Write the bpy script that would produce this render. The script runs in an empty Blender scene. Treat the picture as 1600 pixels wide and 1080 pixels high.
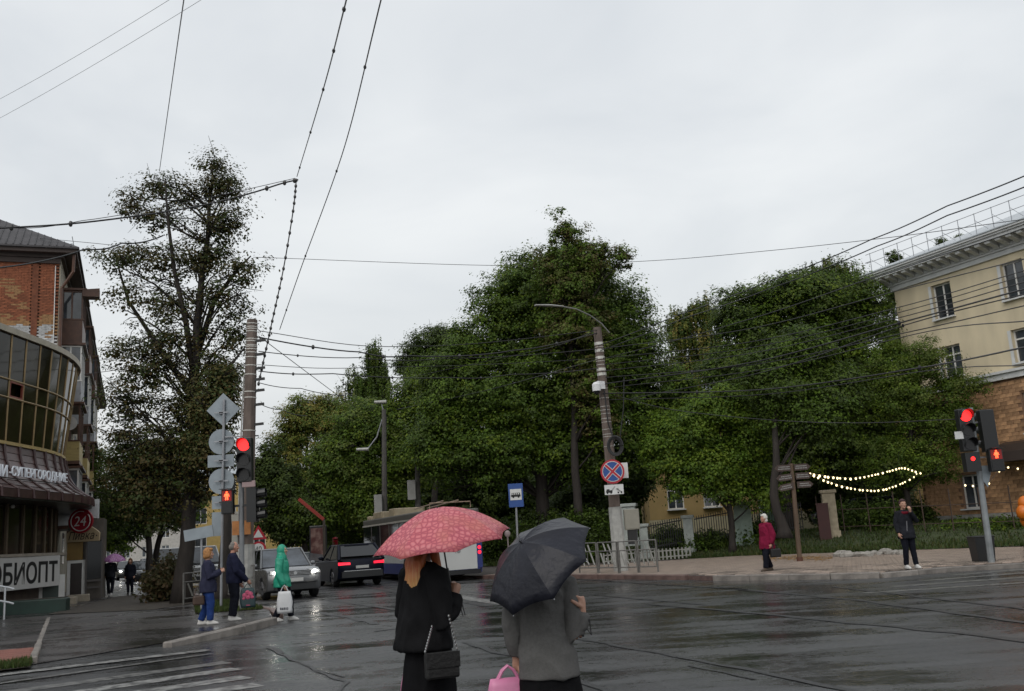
import bpy, math, random
import numpy as np
from mathutils import Vector, Matrix, noise
from mathutils.bvhtree import BVHTree

S = bpy.context.scene
COL = S.collection
R = math.radians
random.seed(7)
rng = np.random.default_rng(11)

# ---------------------------------------------------------------- camera
FPX = 1500.0                       # focal length in photo pixels (photo is 1600 px wide)
PITCH = math.atan(296.0 / FPX)
ROLL = R(3.6)
CAMZ = 1.6
cr, sr, cp, sp = math.cos(ROLL), math.sin(ROLL), math.cos(PITCH), math.sin(PITCH)
RIGHT = Vector((cr, sr * sp, -sr * cp))
UP = Vector((sr, -cr * sp, cr * cp))
FWD = Vector((0, cp, sp))
cam = bpy.data.cameras.new('camera')
cam.sensor_width = 36.0
cam.lens = 36.0 * FPX / 1600.0
cam.clip_start = 0.1
cam.clip_end = 3000
camo = bpy.data.objects.new('camera', cam)
COL.objects.link(camo)
m = Matrix.Identity(4)
for i in range(3):
    m[i][0], m[i][1], m[i][2] = RIGHT[i], UP[i], -FWD[i]
m.translation = Vector((0, 0, CAMZ))
camo.matrix_world = m
S.camera = camo

# ---------------------------------------------------------------- world: overcast sky
W = bpy.data.worlds.new('World')
S.world = W
W.use_nodes = True
wn, wl = W.node_tree.nodes, W.node_tree.links
wn.clear()
wo = wn.new('ShaderNodeOutputWorld')
sky = wn.new('ShaderNodeTexSky')
sky.sky_type = 'NISHITA'
sky.sun_disc = False
sky.sun_elevation = R(48)
sky.sun_rotation = R(200)
sky.air_density = 2.0
sky.dust_density = 6.0
bg1 = wn.new('ShaderNodeBackground')
bg1.inputs['Strength'].default_value = 0.05
hs = wn.new('ShaderNodeHueSaturation')
hs.inputs['Saturation'].default_value = 0.35
wl.new(sky.outputs[0], hs.inputs['Color'])
wl.new(hs.outputs[0], bg1.inputs['Color'])
tc = wn.new('ShaderNodeTexCoord')
mp = wn.new('ShaderNodeMapping')
mp.inputs['Scale'].default_value = (1.0, 1.0, 2.2)
wl.new(tc.outputs['Generated'], mp.inputs['Vector'])
nz = wn.new('ShaderNodeTexNoise')
nz.inputs['Scale'].default_value = 2.3
nz.inputs['Detail'].default_value = 5
nz.inputs['Roughness'].default_value = 0.5
nz.inputs['Distortion'].default_value = 0.4
wl.new(mp.outputs[0], nz.inputs['Vector'])
cr_ = wn.new('ShaderNodeValToRGB')
cr_.color_ramp.elements[0].position = 0.30
cr_.color_ramp.elements[0].color = (0.425, 0.452, 0.484, 1)
cr_.color_ramp.elements[1].position = 0.72
cr_.color_ramp.elements[1].color = (0.612, 0.626, 0.634, 1)
wl.new(nz.outputs[0], cr_.inputs[0])
bg2 = wn.new('ShaderNodeBackground')
bg2.inputs['Strength'].default_value = 1.30
wl.new(cr_.outputs[0], bg2.inputs['Color'])
ad = wn.new('ShaderNodeAddShader')
wl.new(bg1.outputs[0], ad.inputs[0])
wl.new(bg2.outputs[0], ad.inputs[1])
wl.new(ad.outputs[0], wo.inputs['Surface'])

sun = bpy.data.lights.new('sun', 'SUN')
sun.energy = 0.5
sun.angle = R(40)
sun.color = (1.0, 0.97, 0.92)
suno = bpy.data.objects.new('sun', sun)
suno.rotation_euler = (R(42), 0, R(-20))
COL.objects.link(suno)

S.view_settings.view_transform = 'Standard'
S.view_settings.look = 'None'
S.view_settings.exposure = -0.12
S.view_settings.gamma = 1.0
S.view_settings.use_curve_mapping = False
S.cycles.max_bounces = 5
S.cycles.diffuse_bounces = 2
S.cycles.glossy_bounces = 3
S.cycles.transmission_bounces = 3
S.cycles.transparent_max_bounces = 6
S.cycles.sample_clamp_indirect = 4.0
S.cycles.use_denoising = True
S.cycles.caustics_reflective = False
S.cycles.caustics_refractive = False

# ---------------------------------------------------------------- photo pixel -> place
def ray(px, py):
    return RIGHT * (px - 800) + UP * (540 - py) + FWD * FPX
def P(px, py, d):
    r = ray(px, py)
    return Vector((0, 0, CAMZ)) + r * (d / r.y)
def G(px, py, z=0.0):
    r = ray(px, py)
    return Vector((0, 0, CAMZ)) + r * ((z - CAMZ) / r.z)
def X(px, d):                      # lateral position of a column of pixels near eye level
    return P(px, 836 - 0.063 * (px - 800), d).x

# ---------------------------------------------------------------- materials
MATS = {}
def mat(name, col, rough=0.6, metal=0.0, var=0.12, scale=3.0, bump=0.0, bscale=40.0, spec=0.5,
        emit=None, estr=0.0, rand=0.0, coat=0.0, stretch=None, detail=4, col2=None, lo=0.4, hi=0.65):
    M = bpy.data.materials.new(name)
    M.use_nodes = True
    n, l = M.node_tree.nodes, M.node_tree.links
    b = n['Principled BSDF']
    b.inputs['Roughness'].default_value = rough
    b.inputs['Metallic'].default_value = metal
    b.inputs['Specular IOR Level'].default_value = spec
    if coat:
        b.inputs['Coat Weight'].default_value = coat
        b.inputs['Coat Roughness'].default_value = 0.08
    c4 = (*col, 1)
    b.inputs['Base Color'].default_value = c4
    t = n.new('ShaderNodeTexCoord')
    src = t.outputs['Object']
    if stretch:
        mpn = n.new('ShaderNodeMapping')
        mpn.inputs['Scale'].default_value = stretch
        l.new(src, mpn.inputs['Vector'])
        src = mpn.outputs[0]
    out = None
    if var or col2:
        z = n.new('ShaderNodeTexNoise')
        z.inputs['Scale'].default_value = scale
        z.inputs['Detail'].default_value = detail
        l.new(src, z.inputs['Vector'])
        r_ = n.new('ShaderNodeValToRGB')
        r_.color_ramp.elements[0].position = lo if col2 else 0.3
        r_.color_ramp.elements[1].position = hi if col2 else 0.7
        if col2:
            r_.color_ramp.elements[0].color = c4
            r_.color_ramp.elements[1].color = (*col2, 1)
        else:
            r_.color_ramp.elements[0].color = (*[c * (1 - var) for c in col], 1)
            r_.color_ramp.elements[1].color = (*[min(1, c * (1 + var)) for c in col], 1)
        l.new(z.outputs[0], r_.inputs[0])
        out = r_.outputs[0]
    if rand:
        oi = n.new('ShaderNodeObjectInfo')
        mr = n.new('ShaderNodeMapRange')
        mr.inputs['To Min'].default_value = 1 - rand
        mr.inputs['To Max'].default_value = 1 + rand
        l.new(oi.outputs['Random'], mr.inputs[0])
        mx = n.new('ShaderNodeMix')
        mx.data_type = 'RGBA'
        mx.blend_type = 'MULTIPLY'
        mx.inputs[0].default_value = 1
        if out:
            l.new(out, mx.inputs[6])
        else:
            mx.inputs[6].default_value = c4
        l.new(mr.outputs[0], mx.inputs[7])
        out = mx.outputs[2]
    if out:
        l.new(out, b.inputs['Base Color'])
    if bump:
        z2 = n.new('ShaderNodeTexNoise')
        z2.inputs['Scale'].default_value = bscale
        z2.inputs['Detail'].default_value = 3
        l.new(src, z2.inputs['Vector'])
        bp = n.new('ShaderNodeBump')
        bp.inputs['Strength'].default_value = bump
        bp.inputs['Distance'].default_value = 0.02
        l.new(z2.outputs[0], bp.inputs['Height'])
        l.new(bp.outputs[0], b.inputs['Normal'])
    if emit:
        b.inputs['Emission Color'].default_value = (*emit, 1)
        b.inputs['Emission Strength'].default_value = estr
    MATS[name] = M
    return M

def attr_mat(name, rough=0.6, trans=0.25):
    """leaf material: colour of the leaf from a stored per-leaf tint"""
    M = bpy.data.materials.new(name)
    M.use_nodes = True
    n, l = M.node_tree.nodes, M.node_tree.links
    b = n['Principled BSDF']
    b.inputs['Roughness'].default_value = rough
    b.inputs['Specular IOR Level'].default_value = 0.18
    a = n.new('ShaderNodeAttribute')
    a.attribute_name = 'tint'
    l.new(a.outputs['Color'], b.inputs['Base Color'])
    tr = n.new('ShaderNodeBsdfTranslucent')
    hv = n.new('ShaderNodeHueSaturation')
    hv.inputs['Value'].default_value = 1.3
    l.new(a.outputs['Color'], hv.inputs['Color'])
    l.new(hv.outputs[0], tr.inputs['Color'])
    mx = n.new('ShaderNodeMixShader')
    mx.inputs[0].default_value = trans
    l.new(b.outputs[0], mx.inputs[1])
    l.new(tr.outputs[0], mx.inputs[2])
    l.new(mx.outputs[0], n['Material Output'].inputs['Surface'])
    return M

# ---------------------------------------------------------------- mesh builder
class MB:
    def __init__(self):
        self.v, self.f, self.m = [], [], []
        self.cur = 0
        self.T = None
    def add(self, vs, fs):
        o = len(self.v)
        if self.T is not None:
            vs = [self.T @ Vector(v) for v in vs]
        self.v += [tuple(v) for v in vs]
        self.f += [tuple(i + o for i in f) for f in fs]
        self.m += [self.cur] * len(fs)
        return self
    def box(self, c, s, rz=0.0):
        x, y, z = s[0] / 2, s[1] / 2, s[2] / 2
        ca, sa = math.cos(rz), math.sin(rz)
        vs = []
        for dz in (-z, z):
            for dx, dy in ((-x, -y), (x, -y), (x, y), (-x, y)):
                vs.append((c[0] + dx * ca - dy * sa, c[1] + dx * sa + dy * ca, c[2] + dz))
        return self.add(vs, [(3, 2, 1, 0), (4, 5, 6, 7), (0, 1, 5, 4), (1, 2, 6, 5), (2, 3, 7, 6), (3, 0, 4, 7)])
    def box2(self, a, b):
        return self.box([(a[i] + b[i]) / 2 for i in range(3)], [abs(b[i] - a[i]) for i in range(3)])
    def cham(self, c, s, k=0.01):
        """box with its top edges chamfered"""
        x, y, z = s[0] / 2, s[1] / 2, s[2] / 2
        vs = []
        for dz, q in ((-z, 0), (z - k, 0), (z, k)):
            for dx, dy in ((-1, -1), (1, -1), (1, 1), (-1, 1)):
                vs.append((c[0] + dx * (x - q), c[1] + dy * (y - q), c[2] + dz))
        fs = [(3, 2, 1, 0), (8, 9, 10, 11)]
        for b in (0, 4):
            for i in range(4):
                j = (i + 1) % 4
                fs.append((b + i, b + j, b + 4 + j, b + 4 + i))
        return self.add(vs, fs)
    def tube(self, pts, r, n=8, caps=True, flat=1.0):
        pts = [Vector(p) for p in pts]
        k = len(pts)
        rs = [r] * k if isinstance(r, (int, float)) else list(r)
        vs, fs = [], []
        prev = None
        for i, p in enumerate(pts):
            d = (pts[min(i + 1, k - 1)] - pts[max(i - 1, 0)])
            if d.length < 1e-9:
                d = Vector((0, 0, 1))
            d.normalize()
            if prev is None:
                a = Vector((0, 0, 1)) if abs(d.z) < 0.9 else Vector((1, 0, 0))
                u = d.cross(a).normalized()
            else:
                u = (prev - d * prev.dot(d))
                u = u.normalized() if u.length > 1e-6 else d.orthogonal().normalized()
            prev = u
            w = d.cross(u)
            for j in range(n):
                t = 2 * math.pi * j / n
                vs.append(p + u * (math.cos(t) * rs[i]) + w * (math.sin(t) * rs[i] * flat))
        for i in range(k - 1):
            for j in range(n):
                j2 = (j + 1) % n
                fs.append((i * n + j, i * n + j2, (i + 1) * n + j2, (i + 1) * n + j))
        if caps:
            fs.append(tuple(reversed(range(n))))
            fs.append(tuple(range((k - 1) * n, k * n)))
        return self.add(vs, fs)
    def bar(self, p, q, w, h=None, up=(0, 0, 1)):
        """rectangular bar from p to q"""
        h = h or w
        p, q = Vector(p), Vector(q)
        d = (q - p).normalized()
        u = Vector(up)
        if abs(d.dot(u)) > 0.98:
            u = Vector((0, 1, 0))
        s = d.cross(u).normalized()
        t = s.cross(d)
        vs = []
        for c in (p, q):
            for a, b in ((-1, -1), (1, -1), (1, 1), (-1, 1)):
                vs.append(c + s * (a * w / 2) + t * (b * h / 2))
        return self.add(vs, [(3, 2, 1, 0), (4, 5, 6, 7), (0, 1, 5, 4), (1, 2, 6, 5), (2, 3, 7, 6), (3, 0, 4, 7)])
    def loft(self, rings, caps=True, closed=True):
        n = len(rings[0])
        vs = [p for r_ in rings for p in r_]
        fs = []
        for i in range(len(rings) - 1):
            for j in range(n if closed else n - 1):
                j2 = (j + 1) % n
                fs.append((i * n + j, i * n + j2, (i + 1) * n + j2, (i + 1) * n + j))
        if caps and closed:
            fs.append(tuple(reversed(range(n))))
            fs.append(tuple(range((len(rings) - 1) * n, len(rings) * n)))
        return self.add(vs, fs)
    def rings(self, rs, n=20, pw=1.0):
        """horizontal ellipses: (cx, cy, z, rx, ry)"""
        out = []
        for cx, cy, z, rx, ry in rs:
            r_ = []
            for j in range(n):
                t = 2 * math.pi * j / n
                c, s = math.cos(t), math.sin(t)
                r_.append((cx + rx * math.copysign(abs(c) ** pw, c), cy + ry * math.copysign(abs(s) ** pw, s), z))
            out.append(r_)
        return self.loft(out)
    def ball(self, c, r, nu=14, nv=9):
        if isinstance(r, (int, float)):
            r = (r, r, r)
        out = []
        for i in range(nv + 1):
            ph = -math.pi / 2 + math.pi * i / nv
            k = max(math.cos(ph), 0.02)
            out.append([(c[0] + r[0] * k * math.cos(2 * math.pi * j / nu), c[1] + r[1] * k * math.sin(2 * math.pi * j / nu),
                         c[2] + r[2] * math.sin(ph)) for j in range(nu)])
        return self.loft(out)
    def prism(self, poly, a, b, axis='z'):
        """polygon extruded along an axis; poly gives the other two coordinates"""
        def pt(u, v, w):
            return {'z': (u, v, w), 'y': (u, w, v), 'x': (w, u, v)}[axis]
        n = len(poly)
        vs = [pt(u, v, a) for u, v in poly] + [pt(u, v, b) for u, v in poly]
        fs = [tuple(reversed(range(n))), tuple(range(n, 2 * n))]
        for i in range(n):
            j = (i + 1) % n
            fs.append((i, j, n + j, n + i))
        return self.add(vs, fs)
    def disc(self, c, r, t, n=24, axis='y'):
        poly = [(math.cos(2 * math.pi * i / n) * r, math.sin(2 * math.pi * i / n) * r) for i in range(n)]
        if axis == 'y':
            return self.prism([(c[0] + u, c[2] + v) for u, v in poly], c[1] - t / 2, c[1] + t / 2, 'y')
        if axis == 'x':
            return self.prism([(c[1] + u, c[2] + v) for u, v in poly], c[0] - t / 2, c[0] + t / 2, 'x')
        return self.prism([(c[0] + u, c[1] + v) for u, v in poly], c[2] - t / 2, c[2] + t / 2, 'z')
    def mesh(self, name, mats, smooth=False):
        me = bpy.data.meshes.new(name)
        me.from_pydata(self.v, [], self.f)
        if not isinstance(mats, (list, tuple)):
            mats = [mats]
        for k in mats:
            me.materials.append(k)
        if any(self.m):
            me.polygons.foreach_set('material_index', self.m)
        if smooth:
            me.polygons.foreach_set('use_smooth', [True] * len(me.polygons))
        me.update()
        return me
    def build(self, name, mats, parent=None, smooth=False):
        return link(name, self.mesh(name, mats, smooth), parent)

def link(name, me, parent=None, mw=None):
    o = bpy.data.objects.new(name, me)
    COL.objects.link(o)
    if parent:
        o.parent = parent
    if mw is not None:
        o.matrix_local = mw
    return o

def fix_normals(o):
    import bmesh
    bm = bmesh.new()
    bm.from_mesh(o.data)
    bmesh.ops.recalc_face_normals(bm, faces=bm.faces[:])
    bm.to_mesh(o.data)
    bm.free()
    return o

def bevel(o, w=0.01, seg=2, ang=35):
    md = o.modifiers.new('bevel', 'BEVEL')
    md.width = w
    md.segments = seg
    md.limit_method = 'ANGLE'
    md.angle_limit = R(ang)
    return o

def tag(o, label, cat, group=None):
    o['label'] = label
    o['category'] = cat
    if group:
        o['group'] = group
    return o
def struct(o):
    o['kind'] = 'structure'
    return o
def stuff(o):
    o['kind'] = 'stuff'
    return o
def thing(name, label, cat, loc=(0, 0, 0), rz=0.0, group=None):
    o = bpy.data.objects.new(name, None)
    o.empty_display_size = 0.2
    COL.objects.link(o)
    o.location = loc
    o.rotation_euler = (0, 0, rz)
    return tag(o, label, cat, group)
def dup(root, loc, rz, label=None, group=None, scale=None):
    def rec(o, par):
        c = o.copy()
        COL.objects.link(c)
        c.parent = par
        for k in o.children:
            rec(k, c)
        return c
    c = rec(root, None)
    c.location = loc
    c.rotation_euler = (0, 0, rz)
    if label:
        c['label'] = label
    if group:
        c['group'] = group
    if scale:
        c.scale = (scale,) * 3
    return c

def pieces(name, mats_, meshes, parent=None, limit=300, rest=None, world=None):
    """alike pieces: mats_ = list of (matrix, mesh index). The nearest ones are objects, the others one part"""
    wm = world or Matrix.Identity(4)
    eye = Vector((0, 0, CAMZ))
    ls = sorted(mats_, key=lambda t: ((wm @ t[0].translation) - eye).length)
    for mw, k in ls[:limit]:
        link(name, meshes[k], parent, mw)
    if len(ls) > limit:
        vs, fs = [], []
        for mw, k in ls[limit:]:
            o = len(vs)
            me = meshes[k]
            vs += [tuple(mw @ v.co) for v in me.vertices]
            fs += [tuple(i + o for i in p.vertices) for p in me.polygons]
        me = bpy.data.meshes.new(rest or name)
        me.from_pydata(vs, [], fs)
        me.materials.append(meshes[0].materials[0])
        stuff(link(rest or name, me, parent))

def text(name, s, width, height, mt, parent, mw, depth=0.01, shear=0.0, bold=0.0):
    cu = bpy.data.curves.new(name, 'FONT')
    cu.body = s
    cu.extrude = depth
    cu.shear = shear
    cu.align_x = 'LEFT'
    cu.offset = bold
    cu.resolution_u = 3
    to = bpy.data.objects.new(name, cu)
    COL.objects.link(to)
    dg = bpy.context.evaluated_depsgraph_get()
    me = bpy.data.meshes.new_from_object(to.evaluated_get(dg))
    bpy.data.objects.remove(to)
    n = len(me.vertices)
    co = np.empty(n * 3)
    me.vertices.foreach_get('co', co)
    co = co.reshape(-1, 3)
    lo, hi = co.min(0), co.max(0)
    co[:, 0] = (co[:, 0] - lo[0]) / (hi[0] - lo[0]) * width
    co[:, 1] = (co[:, 1] - lo[1]) / (hi[1] - lo[1]) * height
    # letters stand in x-z, facing -y
    c2 = np.stack([co[:, 0], -co[:, 2], co[:, 1]], 1)
    me.vertices.foreach_set('co', c2.ravel())
    me.materials.clear()
    me.materials.append(mt)
    me.update()
    return link(name, me, parent, mw)

def fuse(name, mb, voxel, mats, parent=None, wrinkle=0.0, wscale=9.0, smooth=2, stretch=(1, 1, 1)):
    """one continuous skin over overlapping shapes, keeping each shape's material"""
    src = mb.mesh('tmp', mats)
    o = bpy.data.objects.new('tmp', src)
    COL.objects.link(o)
    md = o.modifiers.new('r', 'REMESH')
    md.mode = 'VOXEL'
    md.voxel_size = voxel
    if smooth:
        ms = o.modifiers.new('s', 'SMOOTH')
        ms.factor = 0.5
        ms.iterations = smooth
    dg = bpy.context.evaluated_depsgraph_get()
    me = bpy.data.meshes.new_from_object(o.evaluated_get(dg))
    bpy.data.objects.remove(o)
    me.name = name
    if wrinkle:
        st = Vector(stretch)
        nr = [v.normal.copy() for v in me.vertices]
        for v, q in zip(me.vertices, nr):
            c = v.co
            k = noise.noise(Vector((c.x * st.x, c.y * st.y, c.z * st.z)) * wscale)
            k = (1 - abs(k) * 2.2)
            v.co = c + q * (k * wrinkle)
    me.materials.clear()
    for k in mats:
        me.materials.append(k)
    if len(mats) > 1:
        tree = BVHTree.FromPolygons([Vector(v) for v in mb.v], mb.f)
        idx = []
        for p in me.polygons:
            h = tree.find_nearest(p.center)
            idx.append(mb.m[h[2]] if h[2] is not None else 0)
        me.polygons.foreach_set('material_index', idx)
    me.polygons.foreach_set('use_smooth', [True] * len(me.polygons))
    me.update()
    return link(name, me, parent)

def sheet(name, pts, mt, z=None):
    vs = [(p[0], p[1], p[2] if z is None else z) for p in pts]
    me = bpy.data.meshes.new(name)
    me.from_pydata(vs, [], [tuple(range(len(vs)))])
    me.materials.append(mt)
    o = link(name, me)
    if me.polygons[0].normal.z < 0:
        me.flip_normals()
    return o
from mathutils.geometry import tessellate_polygon
# ================================================================ materials
def wet_road(name, base, lo_r, hi_r, patch=0.28, seed=0.0):
    M = bpy.data.materials.new(name)
    M.use_nodes = True
    n, l = M.node_tree.nodes, M.node_tree.links
    b = n['Principled BSDF']
    b.inputs['Specular IOR Level'].default_value = 0.5
    t = n.new('ShaderNodeTexCoord')
    def noise_(scale, detail, vec=None, rough=0.55, dist=0.0):
        z = n.new('ShaderNodeTexNoise')
        z.inputs['Scale'].default_value = scale
        z.inputs['Detail'].default_value = detail
        z.inputs['Roughness'].default_value = rough
        z.inputs['Distortion'].default_value = dist
        l.new(vec or t.outputs['Object'], z.inputs['Vector'])
        return z.outputs[0]
    def ramp(x, a, b_, ca, cb):
        r_ = n.new('ShaderNodeValToRGB')
        r_.color_ramp.elements[0].position, r_.color_ramp.elements[1].position = a, b_
        r_.color_ramp.elements[0].color, r_.color_ramp.elements[1].color = (*ca, 1), (*cb, 1)
        l.new(x, r_.inputs[0])
        return r_.outputs[0]
    mpn = n.new('ShaderNodeMapping')
    mpn.inputs['Location'].default_value = (seed, seed * 2, 0)
    mpn.inputs['Rotation'].default_value = (0, 0, R(-48))
    mpn.inputs['Scale'].default_value = (0.35, 1.6, 1)
    l.new(t.outputs['Object'], mpn.inputs['Vector'])
    streak = noise_(0.8, 5, mpn.outputs[0], 0.6, 0.6)
    big = noise_(patch, 4, None, 0.6, 0.5)
    fine = noise_(42, 4, None, 0.7)
    grain = noise_(190, 2)
    mid = noise_(7.5, 8, None, 0.8, 0.2)
    # colour: aggregate, darker patched strips
    c1 = ramp(fine, 0.32, 0.72, [c * 0.45 for c in base], [c * 1.75 for c in base])
    c2 = ramp(streak, 0.42, 0.6, (0.42, 0.42, 0.43), (1.15, 1.14, 1.12))
    mx = n.new('ShaderNodeMix')
    mx.data_type = 'RGBA'
    mx.blend_type = 'MULTIPLY'
    mx.inputs[0].default_value = 0.85
    l.new(c1, mx.inputs[6])
    l.new(c2, mx.inputs[7])
    l.new(mx.outputs[2], b.inputs['Base Color'])
    # wetness
    ma = n.new('ShaderNodeMath')
    ma.operation = 'ADD'
    l.new(big, ma.inputs[0])
    mb_ = n.new('ShaderNodeMath')
    mb_.operation = 'MULTIPLY_ADD'
    mb_.inputs[1].default_value = 0.9
    l.new(streak, mb_.inputs[0])
    mk_ = n.new('ShaderNodeMath')
    mk_.operation = 'MULTIPLY'
    mk_.inputs[1].default_value = 0.7
    l.new(mid, mk_.inputs[0])
    l.new(mk_.outputs[0], mb_.inputs[2])
    l.new(mb_.outputs[0], ma.inputs[1])
    mr = n.new('ShaderNodeMapRange')
    mr.inputs['From Min'].default_value = 1.12
    mr.inputs['From Max'].default_value = 1.52
    mr.inputs['To Min'].default_value = lo_r
    mr.inputs['To Max'].default_value = hi_r
    l.new(ma.outputs[0], mr.inputs[0])
    l.new(mr.outputs[0], b.inputs['Roughness'])
    bp = n.new('ShaderNodeBump')
    bp.inputs['Distance'].default_value = 0.004
    mr2 = n.new('ShaderNodeMapRange')
    mr2.inputs['From Min'].default_value = lo_r
    mr2.inputs['From Max'].default_value = hi_r
    mr2.inputs['To Min'].default_value = 0.3
    mr2.inputs['To Max'].default_value = 0.95
    l.new(mr.outputs[0], mr2.inputs[0])
    l.new(mr2.outputs[0], bp.inputs['Strength'])
    ad_ = n.new('ShaderNodeMath')
    ad_.operation = 'MULTIPLY_ADD'
    ad_.inputs[1].default_value = 0.5
    l.new(grain, ad_.inputs[0])
    l.new(fine, ad_.inputs[2])
    ad2 = n.new('ShaderNodeMath')
    ad2.operation = 'MULTIPLY_ADD'
    ad2.inputs[1].default_value = 0.5
    l.new(mid, ad2.inputs[0])
    l.new(ad_.outputs[0], ad2.inputs[2])
    l.new(ad2.outputs[0], bp.inputs['Height'])
    l.new(bp.outputs[0], b.inputs['Normal'])
    return M

road_m = wet_road('wet_asphalt', (0.040, 0.041, 0.043), 0.10, 0.52)
pave_m = wet_road('wet_pavement', (0.046, 0.042, 0.041), 0.12, 0.5, 0.5, 3.0)
tar_m = mat('tar', (0.016, 0.016, 0.017), 0.38, var=0.3, scale=8, bump=0.5, bscale=60)
paint_m = mat('road_paint', (0.28, 0.28, 0.27), 0.36, var=0.2, scale=7, col2=(0.065, 0.065, 0.065), lo=0.40, hi=0.62, bump=0.25, bscale=120, detail=8)
faint_m = mat('worn_paint', (0.17, 0.17, 0.165), 0.3, scale=7, col2=(0.05, 0.05, 0.05), lo=0.42, hi=0.62, bump=0.25, bscale=120, detail=8)
kerb_m = mat('kerb_concrete', (0.19, 0.172, 0.155), 0.5, var=0.35, scale=5, bump=0.6, bscale=50, rand=0.18)
kerbd_m = mat('kerb_dark', (0.115, 0.075, 0.065), 0.45, var=0.3, scale=5, bump=0.6, bscale=50, rand=0.15)
soil_m = mat('soil', (0.035, 0.028, 0.020), 0.8, var=0.4, scale=6, bump=0.8, bscale=25)
lawn_m = mat('lawn_soil', (0.040, 0.055, 0.020), 0.85, var=0.4, scale=2, bump=0.8, bscale=20)
grass_m = attr_mat('grass_blades', 0.6, 0.2)
paver_m = mat('paver', (0.235, 0.185, 0.152), 0.38, var=0.25, scale=3, bump=0.3, bscale=60, rand=0.62)
bed_m = mat('paver_joint', (0.06, 0.048, 0.042), 0.6, var=0.2, scale=4, bump=0.3)
redpave_m = mat('red_paver', (0.21, 0.075, 0.055), 0.42, var=0.25, scale=3, bump=0.3, bscale=60, rand=0.2)
concrete_m = mat('concrete', (0.30, 0.295, 0.28), 0.75, var=0.22, scale=4, bump=0.5, bscale=35)
white_m = mat('white_paint', (0.72, 0.71, 0.68), 0.45, var=0.06, scale=3)
cream_m = mat('cream_paint', (0.60, 0.56, 0.46), 0.6, var=0.12, scale=2, bump=0.2)
black_m = mat('black_metal', (0.016, 0.016, 0.017), 0.4, var=0.2)
grey_m = mat('grey_metal', (0.30, 0.31, 0.33), 0.38, metal=0.35, var=0.15, scale=5)
zinc_m = mat('zinc', (0.36, 0.40, 0.43), 0.42, metal=0.45, var=0.12, scale=6)
dark_m = mat('dark_plastic', (0.014, 0.015, 0.016), 0.35, var=0.1)
rubber_m = mat('rubber', (0.012, 0.012, 0.012), 0.7, var=0.1)
glass_m = mat('dark_glass', (0.010, 0.012, 0.014), 0.07, var=0.0, spec=0.4)
glassb_m = mat('window_glass', (0.050, 0.058, 0.068), 0.07, var=0.55, scale=1.7, spec=0.75, rand=0.55)
bark_m = mat('bark', (0.024, 0.019, 0.016), 0.85, var=0.4, scale=5, bump=1.0, bscale=18, stretch=(1, 1, 0.25))
wood_m = mat('wood', (0.10, 0.065, 0.04), 0.6, var=0.3, scale=5, stretch=(1, 1, 0.2))

# ================================================================ ground, road, pavements
def area(name, pts, mt):
    tri = tessellate_polygon([[Vector((p[0], p[1], 0)) for p in pts]])
    me = bpy.data.meshes.new(name)
    me.from_pydata([tuple(p) for p in pts], [], [tuple(t) for t in tri])
    me.materials.append(mt)
    for p in me.polygons:
        pass
    me.update()
    o = link(name, me)
    fl = [p for p in me.polygons if p.normal.z < 0]
    if len(fl) > len(me.polygons) / 2:
        me.flip_normals()
    return o

struct(sheet('ground', [(-1200, -200, -0.06), (1200, -200, -0.06), (1200, 1800, -0.06), (-1200, 1800, -0.06)], mat('earth', (0.05, 0.05, 0.045), 0.9)))
struct(sheet('road', [(-90, -15, 0), (90, -15, 0), (90, 260, 0), (-150, 260, 0)], road_m))

# left pavement: flush with the road at the crossing, raised at the corner kerb
LKD = Vector((-0.5, 1, 0)).normalized()
kl = [G(258, 1004, 0.014), G(276, 998, 0.10), G(375, 975, 0.12), G(425, 963, 0.12), Vector((-6.6, 25.2, 0.12)), Vector((-8.0, 28.2, 0.12)), Vector((-9.6, 31.4, 0.12))]
far_l = kl[-1] + LKD * 150
lp = [G(-330, 1101, 0.014)] + kl + [far_l, far_l + Vector((-14, 0, 0)), Vector((-20.5, 44, 0.10)), Vector((-30, 40, 0.10)), Vector((-30, 12, 0.02))]
struct(area('left_pavement', lp, pave_m))
skl = struct(link('left_pavement_edge', MB().loft([[tuple(p) for p in kl[1:] + [far_l]], [(p[0], p[1], -0.05) for p in kl[1:] + [far_l]]], caps=False, closed=False).mesh('left_pavement_edge', kerb_m)))

def stones(name, path, ln, w, top, mt, gap=0.012, bot=-0.03):
    """a row of kerb stones along a path; each stone its own mesh object"""
    par = struct(bpy.data.objects.new(name, None))
    COL.objects.link(par)
    k = 0
    for a, b in zip(path[:-1], path[1:]):
        a, b = Vector(a), Vector(b)
        d = b - a
        L = math.hypot(d.x, d.y)
        n = max(1, round(L / ln))
        an = math.atan2(d.y, d.x)
        for i in range(n):
            c = a + d * ((i + 0.5) / n)
            t0, t1 = a.z + d.z * i / n, a.z + d.z * (i + 1) / n
            tz = (t0 + t1) / 2 if top is None else top
            m_ = MB()
            l_ = L / n - gap
            s = [l_ / 2, w / 2]
            vs = []
            for zz, q in ((bot, 0), (-0.02, 0.0), (0.0, 0.02)):
                for sx, sy in ((-1, -1), (1, -1), (1, 1), (-1, 1)):
                    tt = bot if zz == bot else (tz + zz + (t1 - t0) / 2 * sx + random.uniform(-.006, .006))
                    vs.append((sx * (s[0] - q * 0.6), sy * (s[1] - q), tt))
            fs = [(3, 2, 1, 0), (8, 9, 10, 11)]
            for bb in (0, 4):
                for q in range(4):
                    j = (q + 1) % 4
                    fs.append((bb + q, bb + j, bb + 4 + j, bb + 4 + q))
            m_.add(vs, fs)
            o = m_.build('kerb_stone', mt, par)
            o.location = (c.x, c.y, 0)
            o.rotation_euler = (0, 0, an + random.uniform(-0.012, 0.012))
            k += 1
    return par
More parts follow.
